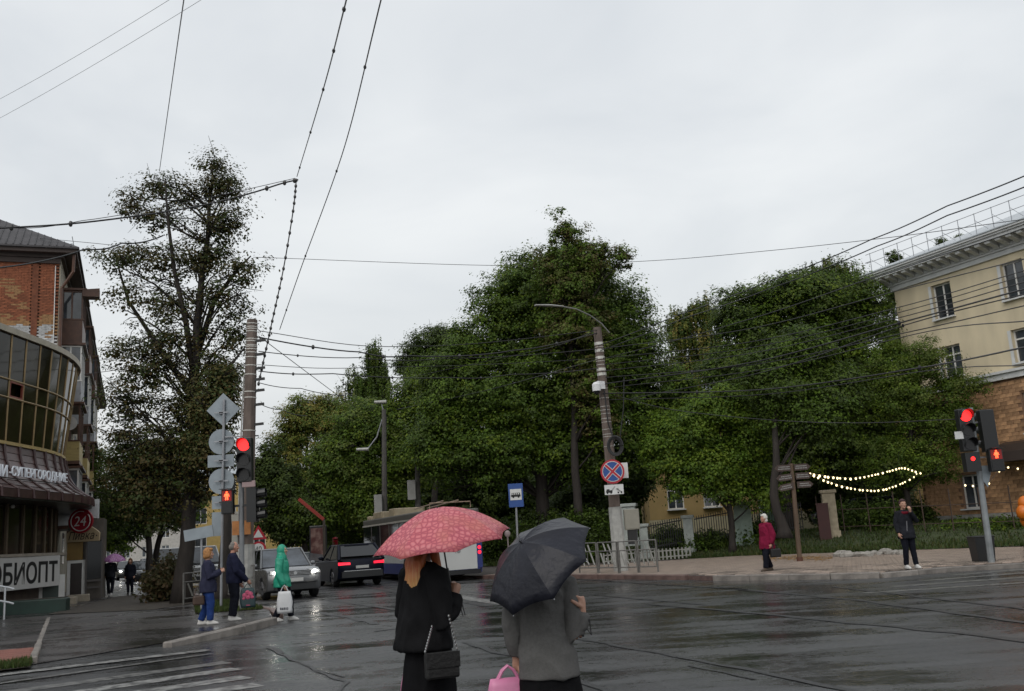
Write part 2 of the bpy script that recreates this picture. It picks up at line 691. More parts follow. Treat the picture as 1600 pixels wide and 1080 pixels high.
stones('left_kerb', [G(262, 1003, 0.10), G(375, 977, 0.16), G(427, 964, 0.16)], 2.3, 0.2, None, kerb_m)
stones('left_street_kerb', [Vector((-5.75, 22.9, 0.15)), Vector((-6.5, 25.2, 0.15)), Vector((-7.9, 28.2, 0.15)), Vector((-9.5, 31.4, 0.15)), Vector((-9.5, 31.4, 0.15)) + LKD * 16], 1.6, 0.18, None, kerbd_m)

# right plaza pavement with pavers
kr = [Vector(p) for p in ((-40, 100, .12), (-1.6, 38.6, .12), (1.72, 34.2, .12), (4.75, 29.1, .12), (5.3, 27.8, .12), (7.8, 25.3, .12), (8.75, 24.6, .12), (10.8, 25.35, .12), (12.6, 25.05, .12), (45, 21.5, .12))]
bk = [Vector(p) for p in ((45, 31, .12), (17.1, 34.0, .12), (13.6, 37.8, .12), (10.1, 41.1, .12), (6.5, 43.7, .12), (1.75, 46.1, .12), (-3, 51, .12), (-32, 100, .12))]
plaza = struct(area('right_pavement', kr + bk, bed_m))
struct(link('right_pavement_edge', MB().loft([[tuple(p) for p in kr], [(p[0], p[1], -0.05) for p in kr]], caps=False, closed=False).mesh('right_pavement_edge', kerbd_m)))
def off(path, d):
    out = []
    for i, p in enumerate(path):
        a = path[max(i - 1, 0)]
        b = path[min(i + 1, len(path) - 1)]
        t = (b - a).normalized()
        out.append(p + Vector((-t.y, t.x, 0)) * d)
    return out
okr = off(kr, -0.05)
for q in okr:
    q.z = 0.15
stones('right_kerb_dark', okr[1:4], 1.5, 0.17, None, kerbd_m)
stones('right_kerb', okr[4:7], 1.25, 0.18, None, kerb_m)
low = [q.copy() for q in okr[6:]]
for q in low:
    q.z = 0.125
stones('right_corner_kerb', low, 1.4, 0.2, None, kerb_m)

# pavers: slabs turned with the kerb, laid only in the part the photo shows as paved
def inpoly(x, y, poly):
    c = False
    j = len(poly) - 1
    for i in range(len(poly)):
        a, b = poly[i], poly[j]
        if (a[1] > y) != (b[1] > y) and x < (b[0] - a[0]) * (y - a[1]) / (b[1] - a[1]) + a[0]:
            c = not c
        j = i
    return c
pm = MB().cham((0, 0, 0.006), (0.372, 0.172, 0.03), 0.006).mesh('paver', paver_m)
pv = []
an = math.atan2(-1.0, 1.35)
ux, uy = Vector((math.cos(an), math.sin(an), 0)), Vector((-math.sin(an), math.cos(an), 0))
ins = off(kr, 0.24)[1:9] + [p for p in bk[1:6]]
for i in range(-60, 130):
    for j in range(-90, 130):
        p = Vector((6, 28, 0.122)) + ux * (i * 0.41 + (0.205 if j % 2 else 0)) + uy * (j * 0.212)
        if -2 < p.x < 26 and p.y < 42 and inpoly(p.x, p.y, ins) and abs(p.x) / p.y < 0.85:
            pv.append((Matrix.Translation(p) @ Matrix.Rotation(an + random.uniform(-.01, .01), 4, 'Z') @ Matrix.Rotation(random.uniform(-.008, .008), 4, 'X'), 0))
pieces('paver', pv, [pm], plaza, 300, 'far_pavers')

# lawn rising behind the plaza to the fence and the yellow building
rows = [(bk[0:7], None)]
lawn_f = [Vector((60, 25, .13)), Vector((30, 28.5, .13))] + [p + Vector((0, 0, 0.02)) for p in bk[1:]]
lawn_b = [Vector((64, 62, 1.0)), Vector((36, 60, 1.0)), Vector((27, 58, .95)), Vector((22, 56, .95)), Vector((15, 56, .9)), Vector((9, 56, .9)), Vector((3, 58, .9)), Vector((-1, 64, .9)), Vector((-20, 110, .8))]
lr = []
for k in range(9):
    t = k / 8
    e = min(1, t * 2.4)
    lr.append([(a.x + (b.x - a.x) * t, a.y + (b.y - a.y) * t, a.z + (b.z - a.z) * (e * e * (3 - 2 * e)) + 0.03 * math.sin(k * 2.1 + i)) for i, (a, b) in enumerate(zip(lawn_f, lawn_b))])
lawn = struct(link('lawn', MB().loft(lr, caps=False, closed=False).mesh('lawn', lawn_m, True)))
if lawn.data.polygons[0].normal.z < 0:
    lawn.data.flip_normals()
lawn_tree = BVHTree.FromPolygons([v.co.copy() for v in lawn.data.vertices], [tuple(p.vertices) for p in lawn.data.polygons])
def lawn_z(x, y):
    h = lawn_tree.ray_cast(Vector((x, y, 50)), Vector((0, 0, -1)))
    return h[0].z if h[0] is not None else 0.9
struct(sheet('park_ground', [(-90, 108, 0.5), (-19, 108, 0.7), (-1, 63.5, 0.85), (3, 57.5, 0.85), (64, 61.5, .9), (200, 100, .9), (200, 300, .9), (-90, 300, .5)], lawn_m))

def blades(name, pts, h, cols, w=0.016):
    n = len(pts)
    p = np.array(pts)
    a = rng.uniform(0, 2 * np.pi, n)
    hh = h * rng.uniform(0.5, 1.3, n)
    ln = rng.uniform(0.1, 0.6, n) * hh
    ww = w * rng.uniform(.6, 1.4, n)
    d = np.stack([np.cos(a), np.sin(a), 0 * a], 1)
    e = np.stack([-np.sin(a), np.cos(a), 0 * a], 1)
    v = np.empty((n, 3, 3))
    v[:, 0] = p - e * ww[:, None]
    v[:, 1] = p + e * ww[:, None]
    v[:, 2] = p + d * ln[:, None] + np.array([0, 0, 1]) * hh[:, None]
    me = bpy.data.meshes.new(name)
    me.from_pydata(v.reshape(-1, 3).tolist(), [], np.arange(3 * n).reshape(-1, 3).tolist())
    c = np.array(cols)[rng.integers(0, len(cols), n)] * rng.uniform(.7, 1.3, (n, 1))
    at = me.attributes.new('tint', 'FLOAT_COLOR', 'FACE')
    at.data.foreach_set('color', np.concatenate([c, np.ones((n, 1))], 1).ravel())
    me.materials.append(grass_m)
    return stuff(link(name, me))
GC = [(0.040, 0.066, 0.016), (0.050, 0.078, 0.02), (0.032, 0.048, 0.013), (0.07, 0.075, 0.025)]
pts = []
while len(pts) < 26000:
    k = random.random() ** 1.6 * 0.62
    i = random.uniform(0.6, 6.8)
    i0 = int(i)
    f = i - i0
    a = lawn_f[i0].lerp(lawn_f[i0 + 1], f)
    b = lawn_b[i0].lerp(lawn_b[i0 + 1], f)
    q = a.lerp(b, k)
    pts.append((q.x, q.y, lawn_z(q.x, q.y) - 0.01))
blades('lawn_grass', pts, 0.16, GC, 0.03)
# small grass plot with the pole at the left corner
gp = [Vector((-8.6, 25.6, .13)), Vector((-6.9, 25.6, .13)), Vector((-6.95, 26.0, .13)), Vector((-7.95, 28.1, .13)), Vector((-9.6, 31.4, .13)), Vector((-10.6, 31.4, .13))]
struct(area('grass_plot', gp, soil_m))
pts = []
while len(pts) < 9000:
    x, y = random.uniform(-10.6, -6.4), random.uniform(24.5, 31.5)
    if inpoly(x, y, gp):
        pts.append((x, y, 0.125))
blades('plot_grass', pts, 0.10, GC, 0.012)
# bare earth round the left tree
struct(area('bare_earth', [Vector((-14.6, 30, .125)), Vector((-10.9, 28.8, .125)), Vector((-10.3, 33, .125)), Vector((-13.6, 41, .125)), Vector((-17, 41, .125))], soil_m))

# ---- marks on the road
def strip(name, pix, w, mt, z, wig=0.0, parent=None, n=10):
    pts = [Vector(p) if not isinstance(p, tuple) else G(p[0], p[1]) for p in pix]
    # resample
    out = []
    for a, b in zip(pts[:-1], pts[1:]):
        for i in range(n):
            out.append(a.lerp(b, i / n))
    out.append(pts[-1])
    l_, r_ = [], []
    for i, p in enumerate(out):
        t = (out[min(i + 1, len(out) - 1)] - out[max(i - 1, 0)]).normalized()
        nn = Vector((-t.y, t.x, 0))
        wv = nn * wig * noise.noise(Vector((p.x * 1.3, p.y * 1.3, z * 900)))
        ww = w * (1 + (0.5 * noise.noise(Vector((p.x * 2.3, p.y * 2.3, 7))) if wig else 0))
        l_.append((p.x + wv.x + nn.x * ww / 2, p.y + wv.y + nn.y * ww / 2, z))
        r_.append((p.x + wv.x - nn.x * ww / 2, p.y + wv.y - nn.y * ww / 2, z))
    return link(name, MB().loft([r_, l_], caps=False, closed=False).mesh(name, mt), parent)
cw = struct(bpy.data.objects.new('zebra_crossing', None))
COL.objects.link(cw)
for a, b, w, mt in (((-190, 1079), (326, 1017), .34, paint_m), ((-160, 1092), (330, 1023), .16, faint_m), ((-160, 1106), (355, 1035), .40, faint_m), ((-120, 1118), (369, 1045), .40, paint_m), ((-60, 1123), (385, 1058), .42, paint_m), ((20, 1126), (404, 1070), .42, paint_m), ((90, 1131), (428, 1085), .42, paint_m)):
    strip('stripe', [a, b], w, mt, 0.018 if b[1] < 1025 else 0.005, 0, cw, 4)
lm = struct(bpy.data.objects.new('lane_marking', None))
COL.objects.link(lm)
strip('stripe', [(690, 929), (770, 941), (800, 945)], .42, paint_m, .005, 0, lm)
strip('stripe', [(700, 926), (775, 931), (880, 935), (1010, 928)], .16, faint_m, .005, 0, lm)
strip('stripe', [(640, 924), (700, 931)], .2, faint_m, .005, 0, lm)
fz = struct(bpy.data.objects.new('far_zebra_crossing', None))
COL.objects.link(fz)
for y0, y1, x0 in ((899, 888, 1490), (908, 894, 1440), (917, 902, 1395), (927, 911, 1350)):
    strip('stripe', [(x0, y0), (1720, y1 - 8)], .38, faint_m, .005, 0, fz, 6)
seams = struct(bpy.data.objects.new('road_seams', None))
COL.objects.link(seams)
for pix, w in (
    ([(440, 893), (560, 916), (640, 929)], .22), ([(490, 905), (617, 921), (760, 948)], .16),
    ([(480, 933), (620, 953)], .2), ([(494, 957), (545, 965), (590, 976)], .22), ([(585, 987), (640, 980), (720, 967)], .13),
    ([(722, 1004), (800, 1026), (870, 1050), (960, 1085)], .12), ([(895, 997), (1075, 1029), (1206, 1055), (1420, 1098)], .12),
    ([(1010, 944), (1184, 959), (1337, 974), (1480, 988), (1720, 1016)], .2), ([(1120, 918), (1337, 938), (1600, 973), (1720, 992)], .2),
    ([(1300, 917), (1480, 938), (1720, 966)], .14), ([(900, 905), (1000, 912), (1170, 922)], .16),
    ([(420, 1010), (440, 1022), (490, 1045), (528, 1062), (545, 1066), (520, 1090)], .075),
    ([(500, 1048), (540, 1058)], .05), ([(535, 984), (600, 982)], .06), ([(430, 1012), (445, 1021)], .09),
    ([(1080, 1040), (1180, 1062)], .07), ([(930, 930), (1100, 946)], .12)):
    strip('seam', pix, w * .8, tar_m, .009, .09, seams, 12)

# ---- small red-brick forecourt at the left edge with a verge of grass
rp = [G(-230, 1010, .05), G(-230, 1075, .05), G(50, 1028, .05), G(75, 966, .05), G(-60, 968, .05)]
fore = struct(area('brick_forecourt', rp, bed_m))
rm = MB().cham((0, 0, 0.0), (0.19, 0.09, 0.03), 0.004).mesh('brick', redpave_m)
pv = []
for i in range(-90, 90):
    for j in range(-90, 90):
        p = Vector((-15, 19, 0.052)) + Vector((i * 0.2 + (0.1 if j % 2 else 0), j * 0.1, 0))
        if inpoly(p.x, p.y, rp) and p.x / p.y > -0.62:
            pv.append((Matrix.Translation(p) @ Matrix.Rotation(random.uniform(-.02, .02), 4, 'Z'), 0))
pieces('brick', pv, [rm], fore, 300, 'far_bricks')
stones('forecourt_kerb', [G(52, 1026, .11), G(76, 965, .11)], 1.0, 0.12, None, kerb_m)
gq = [G(-120, 1062, .03), G(48, 1042, .03), G(52, 1029, .06), G(-120, 1052, .06)]
struct(area('verge', gq, soil_m))
pts = []
while len(pts) < 3000:
    u, v = random.random(), random.random()
    q = gq[0].lerp(gq[1], u).lerp(gq[3].lerp(gq[2], u), v)
    pts.append((q.x, q.y, .04))
blades('verge_grass', pts, 0.09, GC, 0.01)

# yellow fallen leaves and a heap of stones on the plaza
lf = []
for k in range(700):
    u = random.gauss(0, .36)
    q = G(1245 + 55 * random.uniform(-1, 1), 872 + random.gauss(0, 2.2), .145)
    a = random.uniform(0, 6.28)
    s = random.uniform(.03, .07)
    lf.append((q, a, s))
mb = MB()
for q, a, s in lf:
    c, d = math.cos(a) * s, math.sin(a) * s
    mb.add([(q.x + c, q.y + d, q.z + .004), (q.x - d * .6, q.y + c * .6, q.z + .012), (q.x - c, q.y - d, q.z + .003), (q.x + d * .6, q.y - c * .6, q.z + .01)], [(0, 1, 2, 3)])
stuff(mb.build('fallen_leaves', mat('yellow_leaf', (0.36, 0.20, 0.05), 0.6, var=0.3, scale=9)))
stone_m = mat('rough_stone', (0.26, 0.245, 0.22), 0.7, var=0.3, scale=6, bump=0.8, bscale=15)
for k in range(16):
    px = 1310 + k * 6.4 + random.uniform(-2, 2)
    q = G(px, 871 - 0.05 * (px - 1310) + random.uniform(-1.5, 1.5), .13)
    mb = MB()
    rr = random.uniform(.10, .2)
    mb.ball((0, 0, 0), (rr * 1.3, rr, rr * .8), 8, 5)
    mb.v = [tuple(Vector(v) * (1 + .3 * noise.noise(Vector(v) * 9 + Vector((k * 5, 0, 0))))) for v in mb.v]
    o = mb.build('stone', stone_m)
    o.location = (q.x, q.y, q.z + rr * .4)
    o.rotation_euler = (0, 0, random.uniform(0, 6))
    tag(o, 'pale rough stone lying in the row along the lawn edge behind the dark-clad man', 'stone', 'stones along the edge of the lawn')
# ================================================================ buildings
stucco_m = mat('yellow_stucco', (0.62, 0.535, 0.375), 0.8, var=0.17, scale=0.8, bump=0.25, bscale=30, detail=8, stretch=(1, 1, .35))
trim_m = mat('trim_white', (0.60, 0.61, 0.61), 0.6, var=0.10, scale=2.5, bump=0.2)
tuff_m = mat('tuff', (0.42, 0.245, 0.13), 0.8, var=0.3, scale=5, bump=0.7, bscale=22, rand=0.34)
tuffj_m = mat('tuff_joint', (0.22, 0.13, 0.08), 0.9, var=0.2)
roofg_m = mat('roof_tin', (0.40, 0.43, 0.45), 0.35, metal=0.4, var=0.15, scale=2)
brick_m = mat('brick_red', (0.215, 0.072, 0.034), 0.85, var=0.3, scale=6, bump=0.4, bscale=30, rand=0.3)
bricky_m = mat('brick_ochre', (0.26, 0.145, 0.065), 0.85, var=0.3, scale=6, rand=0.25)
brickw_m = mat('brick_whitewashed', (0.48, 0.48, 0.48), 0.8, var=0.25, scale=7, rand=0.22)
mortar_m = mat('mortar', (0.155, 0.085, 0.055), 0.9, var=0.3, scale=4)
slate_m = mat('slate_roof', (0.045, 0.042, 0.045), 0.6, var=0.3, scale=3, bump=0.3)
brown_m = mat('brown_tin', (0.085, 0.038, 0.022), 0.5, var=0.25, scale=4)

def holes_wall(mb, x0, x1, z0, z1, holes, y0, y1):
    xs = sorted({x0, x1, *[h[0] for h in holes], *[h[1] for h in holes]})
    xs = [x for x in xs if x0 <= x <= x1]
    zs = sorted({z0, z1, *[h[2] for h in holes], *[h[3] for h in holes]})
    zs = [z for z in zs if z0 <= z <= z1]
    for a, b in zip(xs[:-1], xs[1:]):
        for c, d in zip(zs[:-1], zs[1:]):
            mx, mz = (a + b) / 2, (c + d) / 2
            if any(h[0] < mx < h[1] and h[2] < mz < h[3] for h in holes):
                continue
            mb.box2((a, y0, c), (b, y1, d))

def window(par, x0, x1, z0, z1, y, mt=None, cols=2, transom=0.0, sill=True, gm=None, t=0.07):
    """one window: frame with its panes and sill"""
    mt = mt or white_m
    f = MB()
    f.box2((x0, y - .05, z0), (x0 + t, y + .03, z1))
    f.box2((x1 - t, y - .05, z0), (x1, y + .03, z1))
    f.box2((x0 + t, y - .05, z1 - t), (x1 - t, y + .03, z1))
    f.box2((x0 + t, y - .05, z0), (x1 - t, y + .03, z0 + t))
    w = (x1 - x0 - 2 * t)
    for i in range(1, cols):
        cx = x0 + t + w * i / cols
        f.box2((cx - t / 2, y - .045, z0 + t), (cx + t / 2, y + .025, z1 - t))
    zt = z1 - t
    if transom:
        zt = z1 - transom
        f.box2((x0 + t, y - .042, zt - t / 2), (x1 - t, y + .022, zt + t / 2))
    fo = f.build('window', mt, par)
    for i in range(cols):
        a = x0 + t + w * i / cols + (t / 2 if i else 0)
        b = x0 + t + w * (i + 1) / cols - (t / 2 if i < cols - 1 else 0)
        MB().box2((a, y - .008, z0 + t), (b, y + .008, zt - (t / 2 if transom else 0))).build('pane', gm or glassb_m, fo)
        if transom:
            MB().box2((a, y - .008, zt + t / 2), (b, y + .008, z1 - t)).build('pane', gm or glassb_m, fo)
    if sill:
        MB().box2((x0 - .08, y - .42, z0 - .07), (x1 + .08, y - .06, z0 - .002)).build('sill', trim_m, fo)
    return fo

# ---------------- yellow three-storey building at the right
RB = thing('yellow_building', 'yellow plastered building with white bracketed cornice above tan stone lower floors', 'building', (20.55, 50, 0), math.atan2(-.901, .433))
ws = []
for k in range(4):
    x = 2.35 + 4.05 * k
    ws += [(x, x + 1.17, 10.97, 12.75, 0), (x, x + 1.17, 7.98, 9.55, .45), (x, x + 1.17, 4.75, 6.6, .45), (x, x + 1.17, 1.5, 3.12, 0)]
hs_ = [w[:4] for w in ws]
m1 = MB()
holes_wall(m1, 0, 18, 7.35, 13.1, [h for h in hs_ if h[2] > 7.3], 0, .4)
m1.build('upper_wall', stucco_m, RB)
m1 = MB()
holes_wall(m1, 0, 18, .4, 7.34, [h for h in hs_ if h[2] < 7.3], 0.03, .4)
m1.build('lower_wall', tuffj_m, RB)
MB().box2((0.0, .41, .4), (18, 12, 13.1)).build('building_core', stucco_m, RB)
MB().box2((-.06, -.10, .4), (18, .025, 1.22)).build('plinth', concrete_m, RB)
for x0, x1, z0, z1, tr in ws:
    window(RB, x0 + .002, x1 - .002, z0 + .002, z1 - .002, .24, white_m, 2, tr)
    if z0 > 7.5:
        MB().box2((x0 - .17, -.02, z0), (x0 - .003, .0, z1)).build('window_surround', trim_m, RB)
tb = [MB().cham((0, 0, 0), (.352 + dx, .05, .172), .0).mesh('stone_block', tuff_m) for dx in (0, -.015)]
pv = []
for j in range(33):
    z = 1.32 + j * .182
    x = -.0 + (.18 if j % 2 else 0) + .18
    while x < 8.2:
        if not any(h[0] - .15 < x < h[1] + .15 and h[2] - .08 < z < h[3] + .08 for h in hs_):
            pv.append((Matrix.Translation((x, .018 + random.uniform(-.008, .008), z)), random.randrange(2)))
        x += .362
pieces('stone_block', pv, tb, RB, 300, 'far_stone_blocks', Matrix.Translation((20.55, 50, 0)) @ Matrix.Rotation(math.atan2(-.901, .433), 4, 'Z'))
c = MB()
c.box2((-.2, -.16, 7.34), (18, -.002, 7.62))
c.box2((-.3, -.26, 7.62), (18, -.002, 7.74))
c.build('string_course', trim_m, RB)
c = MB()
c.box2((-.12, -.12, 13.1), (18, .4, 13.34))
c.box2((-.2, -.2, 13.34), (18, .4, 13.44))
c.box2((-1.0, -1.0, 13.78), (18, .4, 13.92))
c.box2((-1.08, -1.08, 13.92), (18, .4, 14.02))
c.box2((-1.16, -1.16, 14.02), (18, .4, 14.12))
c.box2((-.25, -.25, 13.44), (18, .4, 13.78))
c.build('cornice', trim_m, RB)
br = MB().prism([(-.26, 13.445), (-.26, 13.775), (-.95, 13.775), (-.9, 13.66), (-.45, 13.55)], -.13, .13, 'x').mesh('cornice_bracket', trim_m)
for k in range(33):
    link('cornice_bracket', br, RB, Matrix.Translation((-.1 + k * .56, 0, 0)))
for k in range(3):
    link('cornice_bracket', br, RB, Matrix.Translation((0, .2 + k * .56, 0)) @ Matrix.Rotation(R(-90), 4, 'Z'))
c = MB()
c.loft([[(-1.2, -1.2, 14.12), (18, -1.2, 14.12), (18, 13, 14.12), (-1.2, 13, 14.12)], [(-1.2, -1.2, 14.17), (18, -1.2, 14.17), (18, 13, 14.17), (-1.2, 13, 14.17)], [(5, 5.2, 16.6), (14, 5.2, 16.6), (14, 6.6, 16.6), (5, 6.6, 16.6)]])
c.build('roof', roofg_m, RB)
c = MB()
for k in range(16):
    x = -.6 + k * .95
    c.tube([(x, -.75, 14.2), (x, -.75, 15.35)], .018, 5)
    c.tube([(x, -.75, 15.0), (x + .05, .15, 14.6)], .012, 4)
for z in (15.32, 14.85):
    c.tube([(-.9, -.75, z), (14, -.75, z)], .016, 5)
c.tube([(-.6, -.75, 14.9), (-1.0, -.75, 14.9)], .02, 4)
c.build('roof_railing', grey_m, RB)
aw = MB()
aw.prism([(-.05, 4.45), (-.7, 4.3), (-1.2, 3.95), (-1.35, 3.5), (-1.3, 3.5), (-.05, 3.52)], 5.25, 8.0, 'x')
aw.build('entrance_awning', mat('awning', (0.035, 0.024, 0.02), 0.5), RB)

# ---------------- five-storey brick house at the left
LBW = Matrix.Translation((-20.85, 43, 0)) @ Matrix.Rotation(math.atan2(.371, .928), 4, 'Z')
LB = thing('brick_building', 'old red brick apartment house with patchy whitewash and stacked balconies', 'building', (-20.85, 43, 0), math.atan2(.371, .928))
MB().box2((-14, .06, 0), (-.002, 50, 15.55)).build('wall', mortar_m, LB)
MB().box2((-.001, .0, 0), (.06, 50, 15.55)).build('street_wall', mat('side_wall', (0.30, 0.27, 0.21), .8, var=.2, scale=1.2), LB)
bms = {'r': MB().cham((0, 0, 0), (.25, .07, .068), 0).mesh('brick', brick_m), 'y': MB().cham((0, 0, 0), (.25, .07, .068), 0).mesh('brick', bricky_m), 'w': MB().cham((0, 0, 0), (.25, .07, .068), 0).mesh('brick', brickw_m)}
sets = {'r': [], 'y': [], 'w': []}
for j in range(64):
    z = 10.4 + j * .0785
    x = -.13 - (.13 if j % 2 else 0)
    while x > -4.2:
        nz_ = noise.noise(Vector((x * 1.3, z * 1.6, 3)))
        pil = -1.12 < x < -.86
        k = 'r'
        if z < 12.35 + nz_ * .25 and not pil:
            k = 'w' if noise.noise(Vector((x * 2.1, z * 2.1, 9))) + random.uniform(-.2, .2) > -.2 else 'y'
        elif z < 12.7 + nz_ * .5 + random.uniform(-.2, .2) or (noise.noise(Vector((x * .8 + 4, z * .8, 1))) + random.uniform(-.22, .22) > .52):
            k = 'y'
        if pil:
            x -= .262
            continue
        sets[k].append((Matrix.Translation((x, .022 + random.uniform(-.006, .004) - (.05 if pil else 0), z)), 0))
        x -= .262
MB().box2((-1.12, -.035, 10.4), (-.86, .04, 15.28)).build('brick_strip', brick_m, LB)
for k, lim in (('r', 160), ('w', 110), ('y', 30)):
    pieces('brick', sets[k], [bms[k]], LB, lim, 'far_bricks', LBW)
c = MB()
c.box2((-14, -.12, 15.3), (.05, -.02, 15.55))
c.box2((-14, -.2, 15.55), (.2, 50, 15.72))
c.box2((-14, -.55, 15.72), (.75, 50.5, 15.9))
c.build('eaves', mat('eaves', (.05, .035, .03), .7), LB)
rf = MB().loft([[(-14.6, -.65, 15.9), (.85, -.65, 15.9), (.85, 50.6, 15.9), (-14.6, 50.6, 15.9)], [(-14.6, -.65, 15.98), (.85, -.65, 15.98), (.85, 50.6, 15.98), (-14.6, 50.6, 15.98)], [(-7.2, 5.5, 20.3), (-6.6, 5.5, 20.3), (-6.6, 43, 20.3), (-7.2, 43, 20.3)]]).build('roof', slate_m, LB)
rb = MB()
for k in range(26):
    x = .5 - k * .3
    t = min(1, (0.85 - x) / 7.5)
    rb.tube([(x, -.66, 16.0), (x - 0.02, -.65 + 6.15 * t, 16.0 + 4.3 * t)], .028, 4)
rb.build('roof_ridges', slate_m, rf)
c = MB()
for y in (1, 3, 5, 7, 9):
    c.tube([(.5, y, 16.0), (.5, y, 16.7)], .02, 4)
c.tube([(.5, 0, 16.68), (.5, 10, 16.68)], .015, 4)
c.tube([(.5, 0, 16.35), (.5, 10, 16.35)], .012, 4)
c.build('roof_railing', grey_m, rf)
c = MB()
c.tube([(.62, -.3, 15.75), (.6, -.22, 14.9), (.12, -.1, 14.1), (.12, -.1, 0.3)], .075, 8)
c.build('downpipe', brown_m, LB)
MB().tube([(-.16, -.05, 15.2), (-.16, -.05, 9.5)], .02, 5).build('white_conduit', white_m, LB)
MB().tube([(-4.2, .5, 17.4), (-4.2, .5, 19.0), (-4.2, .5, 19.9)], .02, 5).build('antenna', grey_m, rf)
c = MB()
for k in range(4):
    c.bar((-4.6 + k * .22, .5, 19.5 + .05 * k), (-4.0 + k * .02, .5, 19.3 + .05 * k), .02)
c.build('antenna_arms', grey_m, rf)
yel_m = mat('siding_yellow', (.40, .31, .12), .6, var=.12, stretch=(1, 1, 8), scale=2)
gsid_m = mat('siding_grey', (.30, .31, .33), .6, var=.15)
bal = [(12.95, 11.85, brown_m, 14.4, brown_m), (9.98, 9.0, gsid_m, 11.72, white_m), (7.15, 6.25, yel_m, 8.9, brown_m), (4.1, 3.3, trim_m, 5.9, white_m)]
for y0 in (1.3, 9.5, 18):
    for zt, zb, pm_, ztop, fm in bal:
        b = MB().box2((.065, y0, zb - .16), (1.0, y0 + 3.2, zb)).build('balcony', brown_m, LB)
        q = MB()
        q.box2((.93, y0 + .02, zb + .002), (.98, y0 + 3.18, zt))
        q.box2((.07, y0 + .02, zb + .002), (.928, y0 + .07, zt))
        q.build('parapet', pm_, b)
        q = MB()
        for x, y in ((.95, y0 + .05), (.5, y0 + .05), (.1, y0 + .05), (.95, y0 + 1.1), (.95, y0 + 2.1), (.95, y0 + 3.1)):
            q.box2((x - .035, y - .03, zt + .002), (x + .035, y + .03, ztop))
        q.box2((.07, y0 + .01, ztop - .09), (1.0, y0 + .09, ztop - .001))
        q.box2((.92, y0 + .092, ztop - .09), (1.0, y0 + 3.2, ztop - .001))
        q.box2((.06, y0, zt), (1.04, y0 + .1, zt + .06))
        q.build('glazing_frame', fm, b)
        if zt != 7.15:
            for x0, x1 in ((.14, .46), (.54, .91)):
                MB().box2((x0, y0 + .045, zt + .07), (x1, y0 + .06, ztop - .1)).build('pane', glassb_m, b)
            MB().box2((.935, y0 + .1, zt + .05), (.95, y0 + 3.1, ztop - .1)).build('pane', glassb_m, b)
        MB().box2((.065, y0 - .1, ztop), (1.15, y0 + 3.3, ztop + .1)).build('balcony_roof', brown_m, b)
q = MB()
q.prism([(0, 0), (.75, 0), (.75, .42), (0, .34)], 1.2, 1.9, 'y')
q.v = [(v[0] + .95, v[1], v[2] + 14.1) for v in q.v]
q.build('balcony_box', brown_m, LB)
o = MB().disc((.55, .95, 7.95), .33, .08, 20).build('satellite_dish', mat('dish', (.45, .45, .43), .5), LB)
for k in range(5):
    for yy in (6.2, 14.4):
        window_y = MB().box2((.062, yy, 1.6 + 2.95 * k), (.08, yy + 1.3, 3.1 + 2.95 * k)).build('side_window', glassb_m, LB)

# ---------------- two-storey corner shop with curved glazing in front of it
SH = thing('corner_shop', 'two storey corner shop with curved golden-framed glazing over brown flared canopy', 'shop', (-18.0, 36, 0))
SX, SY, SR = -17.95, 35.4, 12.5
SD = Vector((-.02, 1, 0)).normalized()
SN = Vector((SD.y, -SD.x, 0))
def plan(s, o=0.0):
    """s < 0: metres before the bend along the straight front; s > 0: radians of the bend"""
    b = Vector((SX, SY, 0))
    if s <= 0:
        q = b + SD * s + SN * o
    else:
        c_ = b - SN * SR
        n_ = Vector((SN.x * math.cos(s) - SN.y * math.sin(s), SN.x * math.sin(s) + SN.y * math.cos(s), 0))
        q = c_ + n_ * (SR + o)
    return q - Vector((-18.0, 36, 0))
def pl(s, o, z):
    q = plan(s, o)
    return (q.x, q.y, z)
def lean(s, z):
    k = 0.1 if s < -3 else (0.1 + .3 * (s + 3) / 3 if s <= 0 else min(1.0, .4 + s * 1.4))
    return .46 * k * (z - 5.87) / 3.9 - .06 * k
gold_m = mat('gold_frame', (.31, .215, .10), .45, metal=.3, var=.2)
beige_m = mat('beige_trim', (.42, .38, .30), .6, var=.12)
gold2_m = mat('gold_trim', (.45, .33, .13), .5, var=.15)
redf_m = mat('red_frame', (.22, .05, .03), .5)
reflect_m = mat('reflect_pane', (.25, .11, .05), .5, var=.2)  # end glazing of the bend, its brownish reflection painted as plain colour
ss = [-11.0 + i * 1.0 for i in range(12)] + [.0714 * i for i in range(1, 12)]
zs = [5.92, 7.46, 8.1, 9.72]
def arc(s0, s1, n):
    return [s0 + (s1 - s0) * i / n for i in range(n + 1)]
sall = [-11.0 + i * .5 for i in range(23)] + arc(.0357, .7854, 21)
core = [plan(s, -.35) for s in sall]
core = [(p.x, p.y) for p in core] + [(-9, core[-1][1]), (-9, -12)]
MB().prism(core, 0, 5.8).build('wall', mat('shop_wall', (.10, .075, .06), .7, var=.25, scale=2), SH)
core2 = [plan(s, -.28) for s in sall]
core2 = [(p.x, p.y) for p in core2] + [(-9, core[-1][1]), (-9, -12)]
MB().prism(core2, 5.81, 9.6).build('upper_wall', mat('shop_inner', (.03, .028, .022), .8), SH)
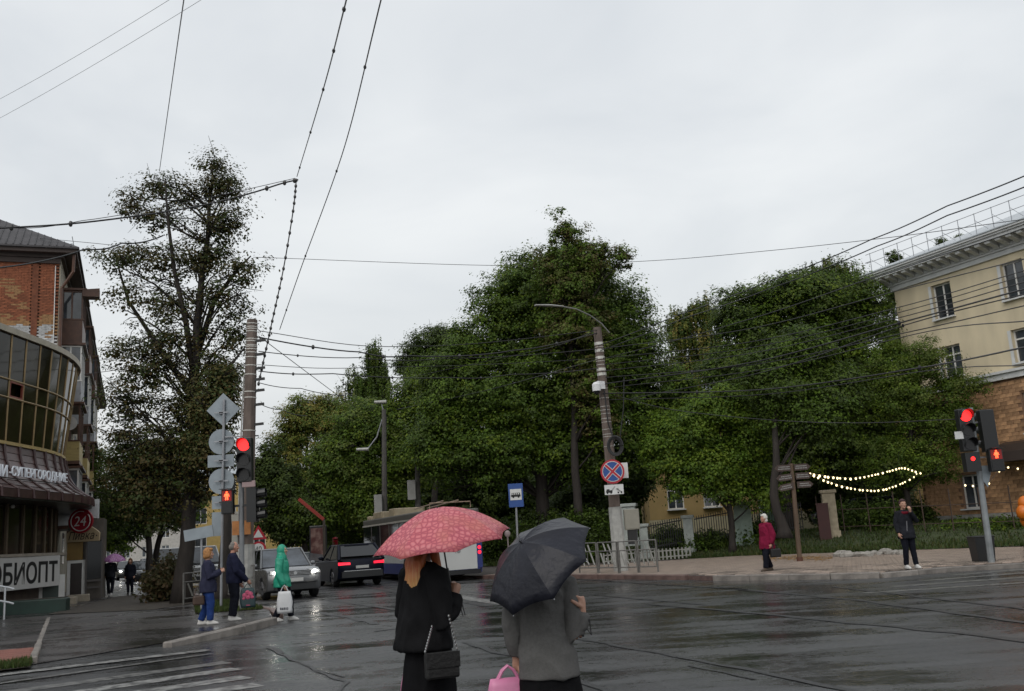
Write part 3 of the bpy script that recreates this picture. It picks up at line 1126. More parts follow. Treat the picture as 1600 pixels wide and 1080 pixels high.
for i in range(len(ss) - 1):
    for j in range(3):
        s0, s1, z0, z1 = ss[i], ss[i + 1], zs[j], zs[j + 1]
        gap = .03 if s1 <= 0 else .0022
        a = [pl(s0 + gap, lean(s0, z0), z0 + .03), pl(s1 - gap, lean(s1, z0), z0 + .03), pl(s1 - gap, lean(s1, z1), z1 - .03), pl(s0 + gap, lean(s0, z1), z1 - .03)]
        b = [pl(s0 + gap, lean(s0, z0) - .02, z0 + .03), pl(s1 - gap, lean(s1, z0) - .02, z0 + .03), pl(s1 - gap, lean(s1, z1) - .02, z1 - .03), pl(s0 + gap, lean(s0, z1) - .02, z1 - .03)]
        op = (i == 9 and j == 1)
        if op:   # the one vent opened inwards
            b = [(p[0] - .25, p[1], p[2]) for p in b]
            a = [(p[0] - .25, p[1], p[2]) for p in a]
        MB().loft([b, a]).build('reflect_pane' if s0 > .38 else 'pane', reflect_m if s0 > .38 else MATS.get('shop_glass') or mat('shop_glass', (.024, .020, .010), .09, var=.5, scale=.7, spec=.22), SH)
        if op:
            f = MB()
            cs = [pl(s0 + .05, .03, z0 + .06), pl(s1 - .05, .03, z0 + .06), pl(s1 - .05, .05, z1 - .06), pl(s0 + .05, .05, z1 - .06)]
            for q in range(4):
                f.bar(cs[q], cs[(q + 1) % 4], .07)
            f.build('open_vent', redf_m, SH)
for s in ss:
    MB().tube([pl(s, lean(s, z) + .01, z) for z in zs], .034, 6).build('mullion', gold_m, SH)
for z in zs[1:3]:
    MB().tube([pl(s, lean(s, z) + .02, z) for s in sall], .036, 6).build('transom', gold_m, SH)
def band(name, z0, z1, o0, o1, mt, ln=True):
    rg = []
    for s in sall:
        k = lean(s, (z0 + z1) / 2) if ln else 0
        rg.append([pl(s, k + o0, z0), pl(s, k + o1, z0), pl(s, k + o1, z1), pl(s, k + o0, z1)])
    return fix_normals(MB().loft(rg).build(name, mt, SH))
band('roof_edge', 9.73, 9.95, -.3, .12, beige_m)
band('gold_trim', 5.8, 5.915, -.2, .1, gold2_m)
roofp = [plan(s, lean(s, 9.7) - .3) for s in sall]
MB().prism([(p.x, p.y) for p in roofp] + [(-6, roofp[-1].y), (-6, -12)], 9.62, 9.94).build('roof', roofg_m, SH)
# canopy of small metal tiles between curved ribs
prof = [(.02, 5.79), (.05, 5.52), (.11, 5.25), (.21, 4.98), (.36, 4.73), (.57, 4.5), (.82, 4.3), (1.10, 4.14)]
tile_m = mat('canopy_tile', (.085, .045, .04), .38, var=.25, scale=5, rand=.2)
rib_m = mat('canopy_rib', (.055, .02, .02), .35)
cs_ = [-10.8 + i * 1.08 for i in range(11)] + [.077 * i for i in range(1, 11)]
for i in range(len(cs_) - 1):
    s0, s1 = cs_[i], cs_[i + 1]
    for j in range(len(prof) - 1):
        (o0, z0), (o1, z1) = prof[j], prof[j + 1]
        t = .018
        a = [pl(s0, o0, z0), pl(s1, o0, z0), pl(s1, o1 + t, z1 + .012), pl(s0, o1 + t, z1 + .012)]
        b = [pl(s0, o0 - .03, z0 - .02), pl(s1, o0 - .03, z0 - .02), pl(s1, o1 - .03, z1 - .02), pl(s0, o1 - .03, z1 - .02)]
        fix_normals(MB().loft([b, a]).build('canopy_tile', tile_m, SH))
    fix_normals(MB().loft([[pl(s0, 1.06, 3.84), pl(s1, 1.06, 3.84), pl(s1, 1.06, 4.12), pl(s0, 1.06, 4.12)], [pl(s0, 1.12, 3.86), pl(s1, 1.12, 3.86), pl(s1, 1.13, 4.13), pl(s0, 1.13, 4.13)]]).build('fascia', tile_m, SH))
for s in cs_:
    MB().tube([pl(s, o + .03, z + .02) for o, z in prof] + [pl(s, 1.15, 3.86)], .05, 6).build('canopy_rib', rib_m, SH)
band('soffit', 3.80, 3.85, -.4, 1.08, dark_m, False)
# ground floor
band('window_ledge', 1.93, 2.03, -.36, .18, mat('ledge', (.33, .29, .24), .6), False)
brg = mat('shop_glass_low', (.026, .019, .013), .1, var=.5, scale=.9, spec=.3)
gs = [-10.62 + i * 1.18 for i in range(10)] + [.084 * i for i in range(1, 9)]
for i in range(len(gs) - 1):
    s0, s1 = gs[i], gs[i + 1]
    gg = .05 if s1 <= 0 else .0036
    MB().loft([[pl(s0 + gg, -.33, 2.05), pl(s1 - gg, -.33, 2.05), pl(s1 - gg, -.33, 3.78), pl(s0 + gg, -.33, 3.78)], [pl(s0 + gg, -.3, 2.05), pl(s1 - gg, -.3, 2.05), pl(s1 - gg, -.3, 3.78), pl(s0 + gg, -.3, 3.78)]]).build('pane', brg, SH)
    MB().bar(pl(s1, -.27, 2.04), pl(s1, -.27, 3.79), .10, .12).build('column', mat('column', (.12, .09, .06), .5) if i == 0 else MATS['column'], SH)
q = MB()
for k in range(4):
    q.ball(pl(-6.2 + k * 1.5, .2, 3.66), .075, 8, 6)
q.build('canopy_lamps', mat('lamp_glass', (.5, .5, .48), .2), SH)
# sign board with the shop's lettering
yaw = math.atan2(SD.y, SD.x)
SS = thing('shop_sign', 'long white signboard with big black letters below the shop windows', 'sign', (0, 0, .78))
p0 = plan(-10.6, .12) + Vector((-18.0, 36, 0))
SS.location = (p0.x, p0.y, .80)
SS.rotation_euler = (0, 0, yaw)
MB().box2((0, -.03, 0), (12.75, .06, 1.12)).build('sign_board', mat('sign_white', (.58, .57, .55), .45, var=.05, scale=2), SS)
ink = mat('sign_ink', (.012, .012, .013), .5, var=0)
text('lettering', 'ОБИОПТ', 4.95, .78, ink, SS, Matrix.Translation((7.6, -.033, .16)), .006, 0, .022)
CS = thing('canopy_sign', 'thin white raised letters running along the brown canopy', 'sign', (0, 0, 0))
p0 = plan(-7.7, .92) + Vector((-18.0, 36, 0))
CS.location = (p0.x, p0.y, 4.52)
CS.rotation_euler = (0, 0, yaw)
lit = mat('white_letters', (.75, .78, .82), .4, var=0, emit=(.8, .88, 1), estr=.12)
text('lettering', 'Е-ЭКСКУРНИИ', 4.1, .40, lit, CS, Matrix.Translation((0, 0, 0)), .02)
text('lettering', '-СУПЕРГОРОДНИЕ', 4.3, .40, lit, CS, Matrix.Translation((4.25, 0, 0)), .02)
MB().box2((0, .03, -.03), (8.6, .06, -.0)).build('letter_rail', dark_m, CS)

# things at the foot of the shop
arch = thing('notice_board', 'white board with arched dark opening standing at the shop foot', 'notice board', G(78, 947, 0.05), yaw - R(55))
arcp = [(-.28, .12), (.28, .12)] + [(.28 * math.cos(t), .72 + .28 * math.sin(t)) for t in arc(0, math.pi, 10)]
q = MB().box2((-.5, -.02, 0), (.5, .03, 1.15)).build('board', white_m, arch)
MB().prism(arcp, -.035, -.025, 'y').build('arch', mat('arch_green', (.05, .07, .06), .5), arch)
pb = thing('planter_box', 'low dark green box planter in front of the shop base', 'planter', G(38, 962, .05), yaw - R(80))
q = MB()
q.cham((0, 0, .24), (2.6, .5, .48), .03)
bevel(q.build('box', mat('planter_green', (.012, .034, .026), .5, var=.25), pb), .015)
MB().box2((-1.25, -.2, .482), (1.25, .2, .5)).build('soil', soil_m, pb)
hr = thing('handrail', 'pale steel handrail of the steps at the left edge', 'handrail', G(-6, 972, .05))
q = MB()
for dz in (0, -.42):
    q.tube([(-2.2, -1.2, 1.7 + dz), (.3, .1, .95 + dz), (.42, .14, .9 + dz)], .03, 6)
q.tube([(.2, .05, 0), (.2, .05, .98)], .03, 6)
q.tube([(-1.2, -.65, 0), (-1.2, -.65, 1.35)], .03, 6)
q.build('rail', mat('pale_steel', (.5, .52, .54), .35, metal=.4), hr)
for k, px, py, w in ((0, 98, 946, .95), (1, 122, 941, .8)):
    o = MB().cham((0, 0, .14), (w, .45, .30), .03).build('stone_step', mat('step_stone', (.30, .26, .20), .7, var=.3, scale=4, bump=.6) if k == 0 else MATS['step_stone'])
    o.location = G(px, py, 0.08)
    o.rotation_euler = (0, 0, .3)
    tag(o, ['pale broken stone step nearest to the shop wall', 'pale stone step under the kiosk door'][k], 'step', 'stone steps by the kiosk')

# ---------------- kiosk with arched sign and round 24 sign
kp = P(130, 941, 40.6)
KI = thing('kiosk', 'small kiosk with white door frame and dark glazed side booth', 'kiosk', (kp.x, kp.y, .08), R(20))
q = MB()
q.box2((-.64, 0, 0), (-.52, .12, 1.62))
q.box2((-.08, 0, 0), (.04, .12, 1.62))
q.box2((-.52, 0, 1.5), (-.08, .12, 1.62))
q.build('door_frame', white_m, KI)
MB().box2((-.52, .04, .02), (-.08, .08, 1.5)).build('door', mat('kiosk_door', (.03, .02, .018), .4), KI)
MB().box2((-.66, -.02, 1.63), (-.06, .12, 2.5)).build('yellow_panel', mat('yellow_panel', (.22, .13, .025), .5, var=.15), KI)
MB().box2((-.66, .13, 0), (.72, 2.2, 3.3)).build('wall', mat('kiosk_wall', (.10, .085, .07), .6, var=.2), KI)
q = MB()
q.box2((.05, -.06, 0), (.11, .0, 2.5))
q.box2((.66, -.12, 0), (.72, -.06, 2.5))
q.box2((.11, -.08, .72), (.66, -.04, .80))
q.box2((.11, -.08, .45), (.66, -.04, .52))
q.build('booth_frame', mat('booth_frame', (.10, .09, .085), .5), KI)
MB().box2((.112, -.02, .82), (.655, .0, 2.4)).build('pane', glass_m, KI)
MB().box2((-.6, .125, 3.31), (.5, .6, 4.1)).build('fascia', trim_m, KI)
KS = thing('arched_sign', 'beige arched signboard with dark script lettering over the kiosk', 'sign', (kp.x, kp.y - .25, 2.44))
ar = [(-.62, 0), (.72, 0), (.74, .32)] + [(.72 - 1.34 * t, .36 + .34 * math.sin(math.pi * t)) for t in arc(0.04, .96, 10)] + [(-.64, .32)]
q = MB().prism(ar, -.05, .05, 'y').build('board', mat('board_beige', (.44, .34, .21), .5, var=.08), KS)
text('lettering', 'Пивка', 1.08, .34, mat('board_ink', (.02, .012, .01), .5, var=0), KS, Matrix.Translation((-.54, -.055, .08)), .004, .3)
MB().disc((.63, -.055, .22), .03, .01, 8).build('dot', ink, KS)
RS = thing('round_sign', 'round red sign reading 24 in a white ring above the arched board', 'sign', (kp.x - .02, kp.y - .33, 3.28))
MB().disc((0, 0, 0), .5, .1, 28).build('disc', mat('sign_red', (.32, .012, .025), .4, var=.05), RS)
rg_ = MB().tube([(.40 * math.cos(t), -.055, .40 * math.sin(t)) for t in arc(R(70), R(400), 28)], .022, 5)
rg_.build('ring', white_m, RS)
text('numerals', '24', .5, .40, white_m, RS, Matrix.Translation((-.27, -.055, -.2)), .006, .15)

# ---------------- buildings behind the trees
YH = thing('park_building', 'yellow two storey house with white window frames behind the park fence', 'building', (8.2, 63, 0), R(-4))
wl_ = []
for k in range(8):
    x = 1.2 + 2.3 * k
    wl_ += [(x, x + 1.05, 2.6, 4.3), (x, x + 1.05, 5.9, 7.6)]
dr = (6.9, 8.3, .8, 3.6)
wl_ = [w for w in wl_ if not (w[0] < 8.5 and w[1] > 6.7 and w[2] < 5)]
ph_m = mat('park_stucco', (.34, .24, .10), .8, var=.12, scale=1)
q = MB()
holes_wall(q, 0, 20, 2.0, 8.6, wl_ + [dr], 0, .4)
q.build('wall', ph_m, YH)
MB().box2((-.05, -.08, 0.6), (6.85, .4, 1.98)).build('plinth', mat('plinth_cream', (.40, .36, .24), .8), YH)
MB().box2((8.35, -.08, 0.6), (20.05, .4, 1.98)).build('plinth', MATS['plinth_cream'], YH)
MB().box2((.0, .41, .6), (20, 10, 8.6)).build('building_core', ph_m, YH)
for w in wl_:
    window(YH, w[0] + .002, w[1] - .002, w[2], w[3], .15, white_m, 2, .5)
MB().box2((dr[0] + .1, .2, .8), (dr[1] - .1, .25, 3.2)).build('door', mat('door_green', (.10, .16, .12), .5), YH)
q = MB()
q.box2((dr[0] - .2, -.9, 3.62), (dr[1] + .2, -.02, 3.78))
q.box2((dr[0] - .1, -.8, .6), (dr[0] + .1, -.6, 3.6))
q.box2((dr[1] - .1, -.8, .6), (dr[1] + .1, -.6, 3.6))
q.build('porch', mat('porch_pale', (.38, .42, .36), .6), YH)
MB().box2((-.3, -.3, 8.6), (20.3, 10.3, 8.9)).build('cornice', trim_m, YH)
MB().loft([[(-.5, -.5, 8.9), (20.5, -.5, 8.9), (20.5, 10.5, 8.9), (-.5, 10.5, 8.9)], [(4, 5, 11.2), (16, 5, 11.2), (16, 5.4, 11.2), (4, 5.4, 11.2)]]).build('roof', roofg_m, YH)

def simple_house(name, label, x0, x1, d, h, wm, storeys, rz=0.0, dep=10, roofm=None, bay=2.6):
    q = thing(name, label, 'building', (x0, d, 0), rz)
    L = x1 - x0
    hl = []
    st = (h - 1) / storeys
    n = int(L / bay)
    for k in range(n):
        for j in range(storeys):
            x = (k + .5) * L / n
            hl.append((x - .6, x + .6, 1.1 + j * st + .7, 1.1 + j * st + 2.3))
    b = MB()
    holes_wall(b, 0, L, 0, h, hl, 0, .3)
    b.build('wall', wm, q)
    MB().box2((0, .31, 0), (L, dep, h)).build('building_core', wm, q)
    for w in hl:
        window(q, w[0] + .002, w[1] - .002, w[2], w[3], .12, white_m, 2, 0, False)
    MB().loft([[(-.4, -.4, h), (L + .4, -.4, h), (L + .4, dep + .4, h), (-.4, dep + .4, h)], [(L * .3, dep / 2, h + 2), (L * .7, dep / 2, h + 2), (L * .7, dep / 2 + .2, h + 2), (L * .3, dep / 2 + .2, h + 2)]]).build('roof', roofm or roofg_m, q)
    return q
simple_house('street_building', 'pale yellow street house seen behind the left pole', X(290, 98), X(470, 98), 98, 9.5, mat('street_yellow', (.50, .36, .13), .8, var=.12), 3, R(8))
simple_house('distant_building', 'pale grey house closing the street far behind the headlights', X(150, 150), X(300, 150), 150, 12, mat('far_grey', (.42, .40, .38), .8, var=.15), 4, R(6))
simple_house('roofed_building', 'tall house whose brown roof shows between the tree tops', X(1068, 76), X(1125, 76), 76, 12.2, mat('far_brown', (.25, .20, .16), .8), 4, 0, 9, brown_m)
# ================================================================ trees and shrubs
leaf_m = attr_mat('leaves', 0.5, 0.32)
def leaf_mesh(name, cen, nrm, size, cols, ci, aspect=0.6, tri=False):
    """many small leaf faces: cen (n,3), nrm (n,3)"""
    n = len(cen)
    nrm = nrm / np.linalg.norm(nrm, axis=1, keepdims=True)
    a = rng.normal(size=(n, 3))
    u = np.cross(nrm, a)
    u /= np.linalg.norm(u, axis=1, keepdims=True) + 1e-9
    v = np.cross(nrm, u)
    s = size * rng.uniform(.6, 1.35, (n, 1))
    cols = [tuple(k * 1.72 for k in c_) for c_ in cols]
    k = 3 if tri else 4
    q = np.empty((n, k, 3))
    fold = nrm * s * .18
    q[:, 0] = cen + u * s
    if tri:
        q[:, 1] = cen - u * s * .6 + v * s * aspect * 1.25 + fold
        q[:, 2] = cen - u * s * .6 - v * s * aspect * 1.25 + fold
    else:
        q[:, 1] = cen + v * s * aspect + fold
        q[:, 2] = cen - u * s * .9
        q[:, 3] = cen - v * s * aspect + fold
    me = bpy.data.meshes.new(name)
    me.vertices.add(k * n)
    me.vertices.foreach_set('co', q.ravel())
    me.loops.add(k * n)
    me.loops.foreach_set('vertex_index', np.arange(k * n))
    me.polygons.add(n)
    me.polygons.foreach_set('loop_start', np.arange(0, k * n, k))
    me.update(calc_edges=True)
    c = np.array(cols)[ci] * rng.uniform(.8, 1.22, (n, 1))
    at = me.attributes.new('tint', 'FLOAT_COLOR', 'FACE')
    at.data.foreach_set('color', np.concatenate([c, np.ones((n, 1))], 1).ravel())
    me.materials.append(leaf_m)
    return me

def scatter(lobes, ncl, shell=0.5):
    """clump centres inside ellipsoids (cx,cy,cz,rx,ry,rz,weight)"""
    wts = np.array([l[3] * l[4] * l[5] * l[6] for l in lobes]) ** 0.75
    wts /= wts.sum()
    pick = rng.choice(len(lobes), ncl, p=wts)
    L = np.array([l[:6] for l in lobes])[pick]
    d = rng.normal(size=(ncl, 3))
    d /= np.linalg.norm(d, axis=1, keepdims=True)
    r = rng.uniform(0, 1, (ncl, 1)) ** (shell)
    # uneven outline
    r *= rng.uniform(.70, 1.20, (ncl, 1))
    off = d * r * L[:, 3:6]
    return L[:, :3] + off, d, r

GREEN = [(0.056, 0.092, 0.010), (0.042, 0.072, 0.010), (0.076, 0.106, 0.011), (0.034, 0.058, 0.010)]
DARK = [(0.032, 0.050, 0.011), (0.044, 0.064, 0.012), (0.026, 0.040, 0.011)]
BROWNISH = [(0.042, 0.042, 0.014), (0.058, 0.050, 0.016), (0.032, 0.042, 0.013), (0.052, 0.038, 0.012), (0.036, 0.052, 0.016)]
OLIVE = [(0.105, 0.110, 0.022), (0.072, 0.092, 0.02), (0.135, 0.115, 0.03), (0.055, 0.082, 0.018)]
BRIGHT = [(0.066, 0.108, 0.011), (0.050, 0.088, 0.011), (0.080, 0.115, 0.014)]

def tree(name, label, base, d, lobes, nleaf, size, cols, tr=0.2, clump=0.55, per=130, branches=40, group=None, droop=0.0,
         fork=None, shell=0.45, flat=0.55, deep=0.85, twig=0.018, trunk_pts=None, bz=None, bare=0, leaders=()):
    far = d > 38
    nleaf, size, per, clump = int(nleaf * (2.7 if far else 1.5)), size * (.60 if far else .74), max(36, int(per * (.85 if far else .5))), clump * .80
    bx, by, bzz = base
    root = thing(name, label, 'tree', (bx, by, bzz), 0, group)
    O = Vector((bx, by, bzz))
    LW = []
    for l in lobes:
        cx, cy, rx, ry = l[:4]
        w = l[4] if len(l) > 4 else 1.0
        dd = d + (l[5] if len(l) > 5 else 0)
        c = P(cx, cy, dd)
        k = dd / 1529.0
        LW.append((c.x - bx, c.y - by, c.z - bzz, rx * k, min(rx, ry * 1.3) * k * deep, ry * k, w))
    ncl = max(8, int(nleaf / per))
    cc, dirs, rr = scatter(LW, ncl, shell)
    n = ncl * per
    idx = np.repeat(np.arange(ncl), per)
    cr = clump * rng.uniform(.55, 1.3, ncl)
    g = rng.normal(size=(n, 3)) * 0.55
    if droop:
        st = rng.integers(0, 5, n)                      # hanging strands
        sx = rng.normal(size=(ncl, 5, 2)) * .45
        g[:, 0] = sx[idx, st, 0] + g[:, 0] * .13
        g[:, 1] = sx[idx, st, 1] + g[:, 1] * .13
        g[:, 2] = -rng.uniform(0, 1, n) * droop + .3
        pos = cc[idx] + g * cr[idx][:, None]
    else:
        g[:, 2] *= flat
        pos = cc[idx] + g * cr[idx][:, None]
    nrm = np.array([0, -.1, .85]) + dirs[idx] * .6 + g * .7 + rng.normal(size=(n, 3)) * .36
    tint = rng.integers(0, len(cols), ncl)
    ci = np.where(rng.uniform(size=n) < .7, tint[idx], rng.integers(0, len(cols), n))
    link('crown', leaf_mesh('crown', pos, nrm, size, cols, ci, .7 if far else .6, far), root)
    # trunk and limbs
    t = MB()
    top = max(l[2] + l[5] * .55 for l in LW)
    if trunk_pts:
        tp = [Vector(p) - O for p in trunk_pts]
    else:
        big = max(LW, key=lambda l: l[2])
        tp = [Vector((0, 0, -.1)), Vector((.05, 0, top * .25)), Vector((big[0] * .35 + .1, big[1] * .35, top * .55)), Vector((big[0] * .8, big[1] * .8, top * .8)), Vector((big[0], big[1], top))]
    k = len(tp)
    # denser trunk line with a little waver
    line = []
    for i in range(k - 1):
        for j in range(4):
            f = j / 4
            p = tp[i].lerp(tp[i + 1], f)
            line.append(p + Vector((noise.noise(p * .7 + O), noise.noise(p * .7 - O), 0)) * .12 * (1 if i + j else 0))
    line.append(tp[-1])
    m_ = len(line)
    rad = [tr * (1 - .88 * (i / (m_ - 1)) ** .85) for i in range(m_)]
    rad[0] *= 1.45
    rad[1] *= 1.1
    t.tube(line, rad, 9)
    for ld in leaders:
        L_ = [Vector(p) - O for p in ld]
        t.tube(L_, [tr * .42 * (1 - .8 * i / (len(L_) - 1)) for i in range(len(L_))], 7)
    order = rng.permutation(ncl)[:branches]
    for q in order:
        e = Vector(cc[q])
        # leave the trunk below the clump
        zt = max(line[0].z + top * .18, e.z - math.hypot(e.x, e.y) * .75 - .4)
        i = min(range(m_), key=lambda a: abs(line[a].z - zt))
        s = line[i]
        r0 = min(rad[i] * .6, .012 + (e - s).length * .013)
        mid = s.lerp(e, .5) + Vector((0, 0, (e - s).length * .10)) + Vector(rng.normal(size=3) * .15)
        q1 = s.lerp(mid, .5) + Vector(rng.normal(size=3) * .08)
        q2 = mid.lerp(e, .5) + Vector(rng.normal(size=3) * .10)
        t.tube([s, q1, mid, q2, e], [r0, r0 * .8, r0 * .6, r0 * .4, twig * .5], 5)
        for b in range(3):
            e2 = e + Vector(rng.normal(size=3) * clump * .8)
            t.tube([q2, q2.lerp(e2, .5) + Vector(rng.normal(size=3) * .06), e2], [twig, twig * .7, twig * .3], 4)
    for b in range(bare):
        q = order[b % len(order)]
        e = Vector(cc[q])
        e2 = e + Vector((dirs[q][0], dirs[q][1] * .5, abs(dirs[q][2]) + .2)) * clump * 2
        t.tube([e, e.lerp(e2, .5) + Vector(rng.normal(size=3) * .1), e2], [twig, twig * .6, twig * .2], 4)
    t.build('trunk', bark_m, root, True)
    return root

def shrub(label, px, py, d, rx, ry, n, size, cols, group=None, name='shrub', gz=None):
    c = P(px, py, d)
    k = d / 1529.0
    z0 = gz if gz is not None else c.z - ry * k
    root = thing(name, label, 'shrub', (c.x, d, z0), 0, group)
    h = c.z + ry * k - z0
    lob = [(0, 0, h * .5, rx * k, rx * k * .6, h * .5, 1)]
    ncl = max(6, n // 80)
    cc, dirs, rr = scatter(lob, ncl, .4)
    idx = np.repeat(np.arange(ncl), 80)
    g = rng.normal(size=(len(idx), 3)) * .22
    g[:, 2] *= .8
    pos = cc[idx] + g
    pos[:, 2] = np.abs(pos[:, 2])
    nrm = np.array([0, 0, .6]) + dirs[idx] * .6 + rng.normal(size=(len(idx), 3)) * .7
    ci = np.where(rng.uniform(size=len(idx)) < .6, rng.integers(0, len(cols), ncl)[idx], rng.integers(0, len(cols), len(idx)))
    link('foliage', leaf_mesh('foliage', pos, nrm, size, cols, ci), root)
    t = MB()
    for q in range(min(12, ncl)):
        e = Vector(cc[q])
        t.tube([(e.x * .2, e.y * .2, -.05), (e.x * .6, e.y * .6, e.z * .5), e], [.025, .018, .006], 4)
    t.build('stems', bark_m, root)
    return root

def gnd(px, d):
    x = X(px, d)
    z = lawn_z(x, d) if (d > 34 and x > -3) else .12
    return (x, d, z)

# tall linden at the left corner: two leaders, branches showing through
LT = (-11.2, 32.0, .12)
tp = [Vector(LT) + Vector((0, 0, -.1)), P(297, 760, 32), P(303, 600, 32), P(312, 480, 32), P(325, 350, 32), P(330, 255, 32)]
tp[1].y = tp[2].y = 32
lt_lobes = [(330, 258, 30, 26, 1.0), (350, 290, 42, 36, 1.0), (255, 292, 58, 30, .6), (300, 305, 50, 34, .8), (350, 345, 46, 40, 1.1), (210, 320, 40, 44, .45), (240, 345, 60, 36, .6),
            (190, 400, 48, 34, .55), (250, 405, 60, 40, .6), (320, 400, 56, 44, .8), (380, 420, 42, 34, .6), (205, 455, 56, 34, .45), (350, 465, 58, 44, .7), (270, 470, 60, 44, .5),
            (265, 530, 80, 44, .6), (370, 520, 44, 44, .7), (190, 545, 46, 26, .7), (235, 575, 76, 44, .9), (340, 580, 60, 50, 1.0), (205, 625, 60, 44, .8), (305, 640, 80, 54, 1.1),
            (195, 680, 50, 40, .6), (255, 705, 76, 54, 1.1), (335, 710, 56, 54, 1.0), (235, 770, 72, 44, .9), (315, 765, 62, 40, .7), (190, 735, 36, 50, .5), (255, 822, 50, 24, .35)]
tree('linden_tree', 'tall thin-crowned linden with browning leaves and dark forked trunk by the left corner', LT, 32, lt_lobes, 42000, .074, [tuple(k * .8 for k in c_) for c_ in BROWNISH], .28, .52, 76, 150, None, trunk_pts=tp, shell=.55, flat=.42, bare=40, twig=.018,
     leaders=[[P(304, 590, 32), P(290, 500, 31.8), P(272, 420, 31.6), P(262, 340, 31.5), P(258, 280, 31.5)], [P(306, 560, 32), P(335, 470, 32.3), P(372, 420, 32.4), P(392, 400, 32.4)], [P(302, 620, 32), P(250, 545, 32.4), P(200, 470, 32.6), P(180, 400, 32.6)], [P(302, 640, 32), P(345, 590, 31.6), P(385, 540, 31.5)]])
# second leader and big limbs of the same tree are inside its trunk mesh; the row behind it:
for px, d, lob, lab in (
    (232, 46, [(212, 730, 44, 50), (190, 785, 40, 44), (240, 770, 46, 50), (215, 828, 36, 16, .4)], 'dark street linden with slim black trunk nearer the shop side of the pair'),
    (244, 49, [(262, 740, 45, 50), (286, 795, 36, 36), (240, 800, 40, 34)], 'dark street linden with slim black trunk nearer the street side of the pair'),
    (150, 62, [(150, 740, 30, 50), (165, 800, 40, 55), (140, 690 + 40, 20, 60, .5), (185, 840, 35, 30)], 'light green tree in the gap between the brick house and the dark lindens')):
    b = (X(px, d), d, .1)
    tree('street_tree', lab, b, d, lob, 9000, .11, DARK + [BROWNISH[2], GREEN[1]] if d < 60 else GREEN + DARK, .2, .6, 120, 26, 'street trees along the left pavement')

# trees of the park
tree('weeping_birch', 'tall weeping birch rising behind the lower trees over the street', gnd(585, 78), 78, [(585, 560, 18, 40), (588, 620, 24, 60), (560, 610, 26, 45, .7), (600, 600, 16, 50, .8)], 15000, .13, DARK + [GREEN[1], OLIVE[1]], .22, .6, 130, 26, None, droop=3.0)
tree('poplar_tree', 'yellowish olive tree with feathery top at the left end of the park', gnd(475, 62), 62, [(480, 650, 42, 44), (452, 690, 30, 50, .8), (530, 690, 50, 70), (470, 760, 50, 60), (525, 650, 36, 34), (435, 740, 26, 40, .7)], 36000, .12, OLIVE, .25, .65, 130, 34, 'park trees')
tree('maple_tree', 'mid green broad tree between the olive tree and the big central crown', gnd(590, 56), 56, [(580, 660, 60, 44), (540, 730, 60, 60), (630, 700, 60, 70), (590, 780, 70, 50), (650, 620, 40, 40), (500, 800, 50, 40)], 60000, .12, GREEN + [OLIVE[1], DARK[1]], .28, .7, 130, 40, 'park trees')
tree('elm_tree', 'dark bluish tree whose top shows left of the big central crown', gnd(680, 66), 66, [(690, 540, 56, 36), (650, 570, 34, 34), (720, 580, 40, 60), (690, 620, 70, 60)], 32000, .13, DARK, .3, .7, 130, 36, 'park trees')
tree('chestnut_tree', 'largest dense dome-shaped tree in the middle of the park edge', gnd(850, 49), 49, [(880, 480, 105, 90), (800, 500, 70, 85), (960, 520, 80, 85), (720, 600, 74, 74), (735, 545, 44, 50), (850, 610, 120, 90), (1000, 600, 68, 80), (1055, 640, 46, 66), (780, 690, 100, 70), (930, 690, 110, 72), (690, 690, 60, 70), (1030, 680, 50, 60), (900, 420, 60, 50), (820, 430, 50, 44)], 150000, .115, GREEN + [DARK[1], GREEN[1], DARK[0]], .42, .7, 140, 90, 'park trees', shell=.38)
tree('tall_linden', 'thin-topped brownish linden poking up in front of the dome-shaped tree', gnd(905, 46), 46, [(885, 362, 36, 38, .22), (866, 405, 40, 34, .2), (930, 405, 44, 34, .2), (972, 402, 24, 22, .2), (890, 440, 60, 40, .6), (900, 510, 66, 50, .4), (920, 580, 50, 50, .3), (930, 640, 50, 50, .25)], 24000, .10, BROWNISH[:2] + [OLIVE[1], GREEN[1], GREEN[0]], .26, .42, 90, 110, None, shell=.6, bare=24)
tree('grey_birch', 'sparse pale birch with see-through hanging twigs right of the dome-shaped tree', gnd(1100, 64), 64, [(1095, 485, 42, 26, .8), (1062, 515, 30, 44, .9), (1105, 540, 36, 54, 1), (1068, 590, 42, 54, 1.1)], 22000, .11, OLIVE + DARK, .16, .5, 80, 40, None, droop=2.4)
tree('ash_tree', 'large rounded green tree in front of the yellow three storey building', gnd(1230, 50), 50, [(1170, 500, 60, 64), (1250, 470, 80, 60), (1330, 480, 60, 70), (1150, 590, 60, 60), (1240, 580, 110, 80), (1350, 590, 70, 80), (1180, 670, 70, 60), (1290, 690, 110, 60), (1380, 690, 60, 60)], 110000, .115, GREEN + DARK + [DARK[1]], .36, .7, 140, 70, 'park trees', shell=.38)
tree('drooping_birch', 'birch with drooping brown-green top above the large rounded tree', gnd(1300, 57), 57, [(1300, 425, 38, 30), (1260, 440, 30, 24, .6), (1335, 440, 26, 40, .8), (1310, 480, 60, 40), (1270, 420, 10, 26, .4)], 15000, .10, OLIVE[1:2] + DARK + BROWNISH, .2, .5, 110, 40, None, droop=2.6)
tree('young_maple', 'lower bright green tree leaning over the fence near the signpost', gnd(1140, 43.5), 43.5, [(1130, 640, 56, 36), (1080, 670, 50, 40), (1170, 680, 36, 46), (1110, 720, 76, 38), (1040, 700, 36, 44), (1190, 650, 20, 20, .6), (1075, 752, 40, 26, .35), (1145, 760, 50, 30, .45), (1200, 760, 30, 40, .6)], 46000, .10, BRIGHT + GREEN, .16, .55, 130, 40, None)
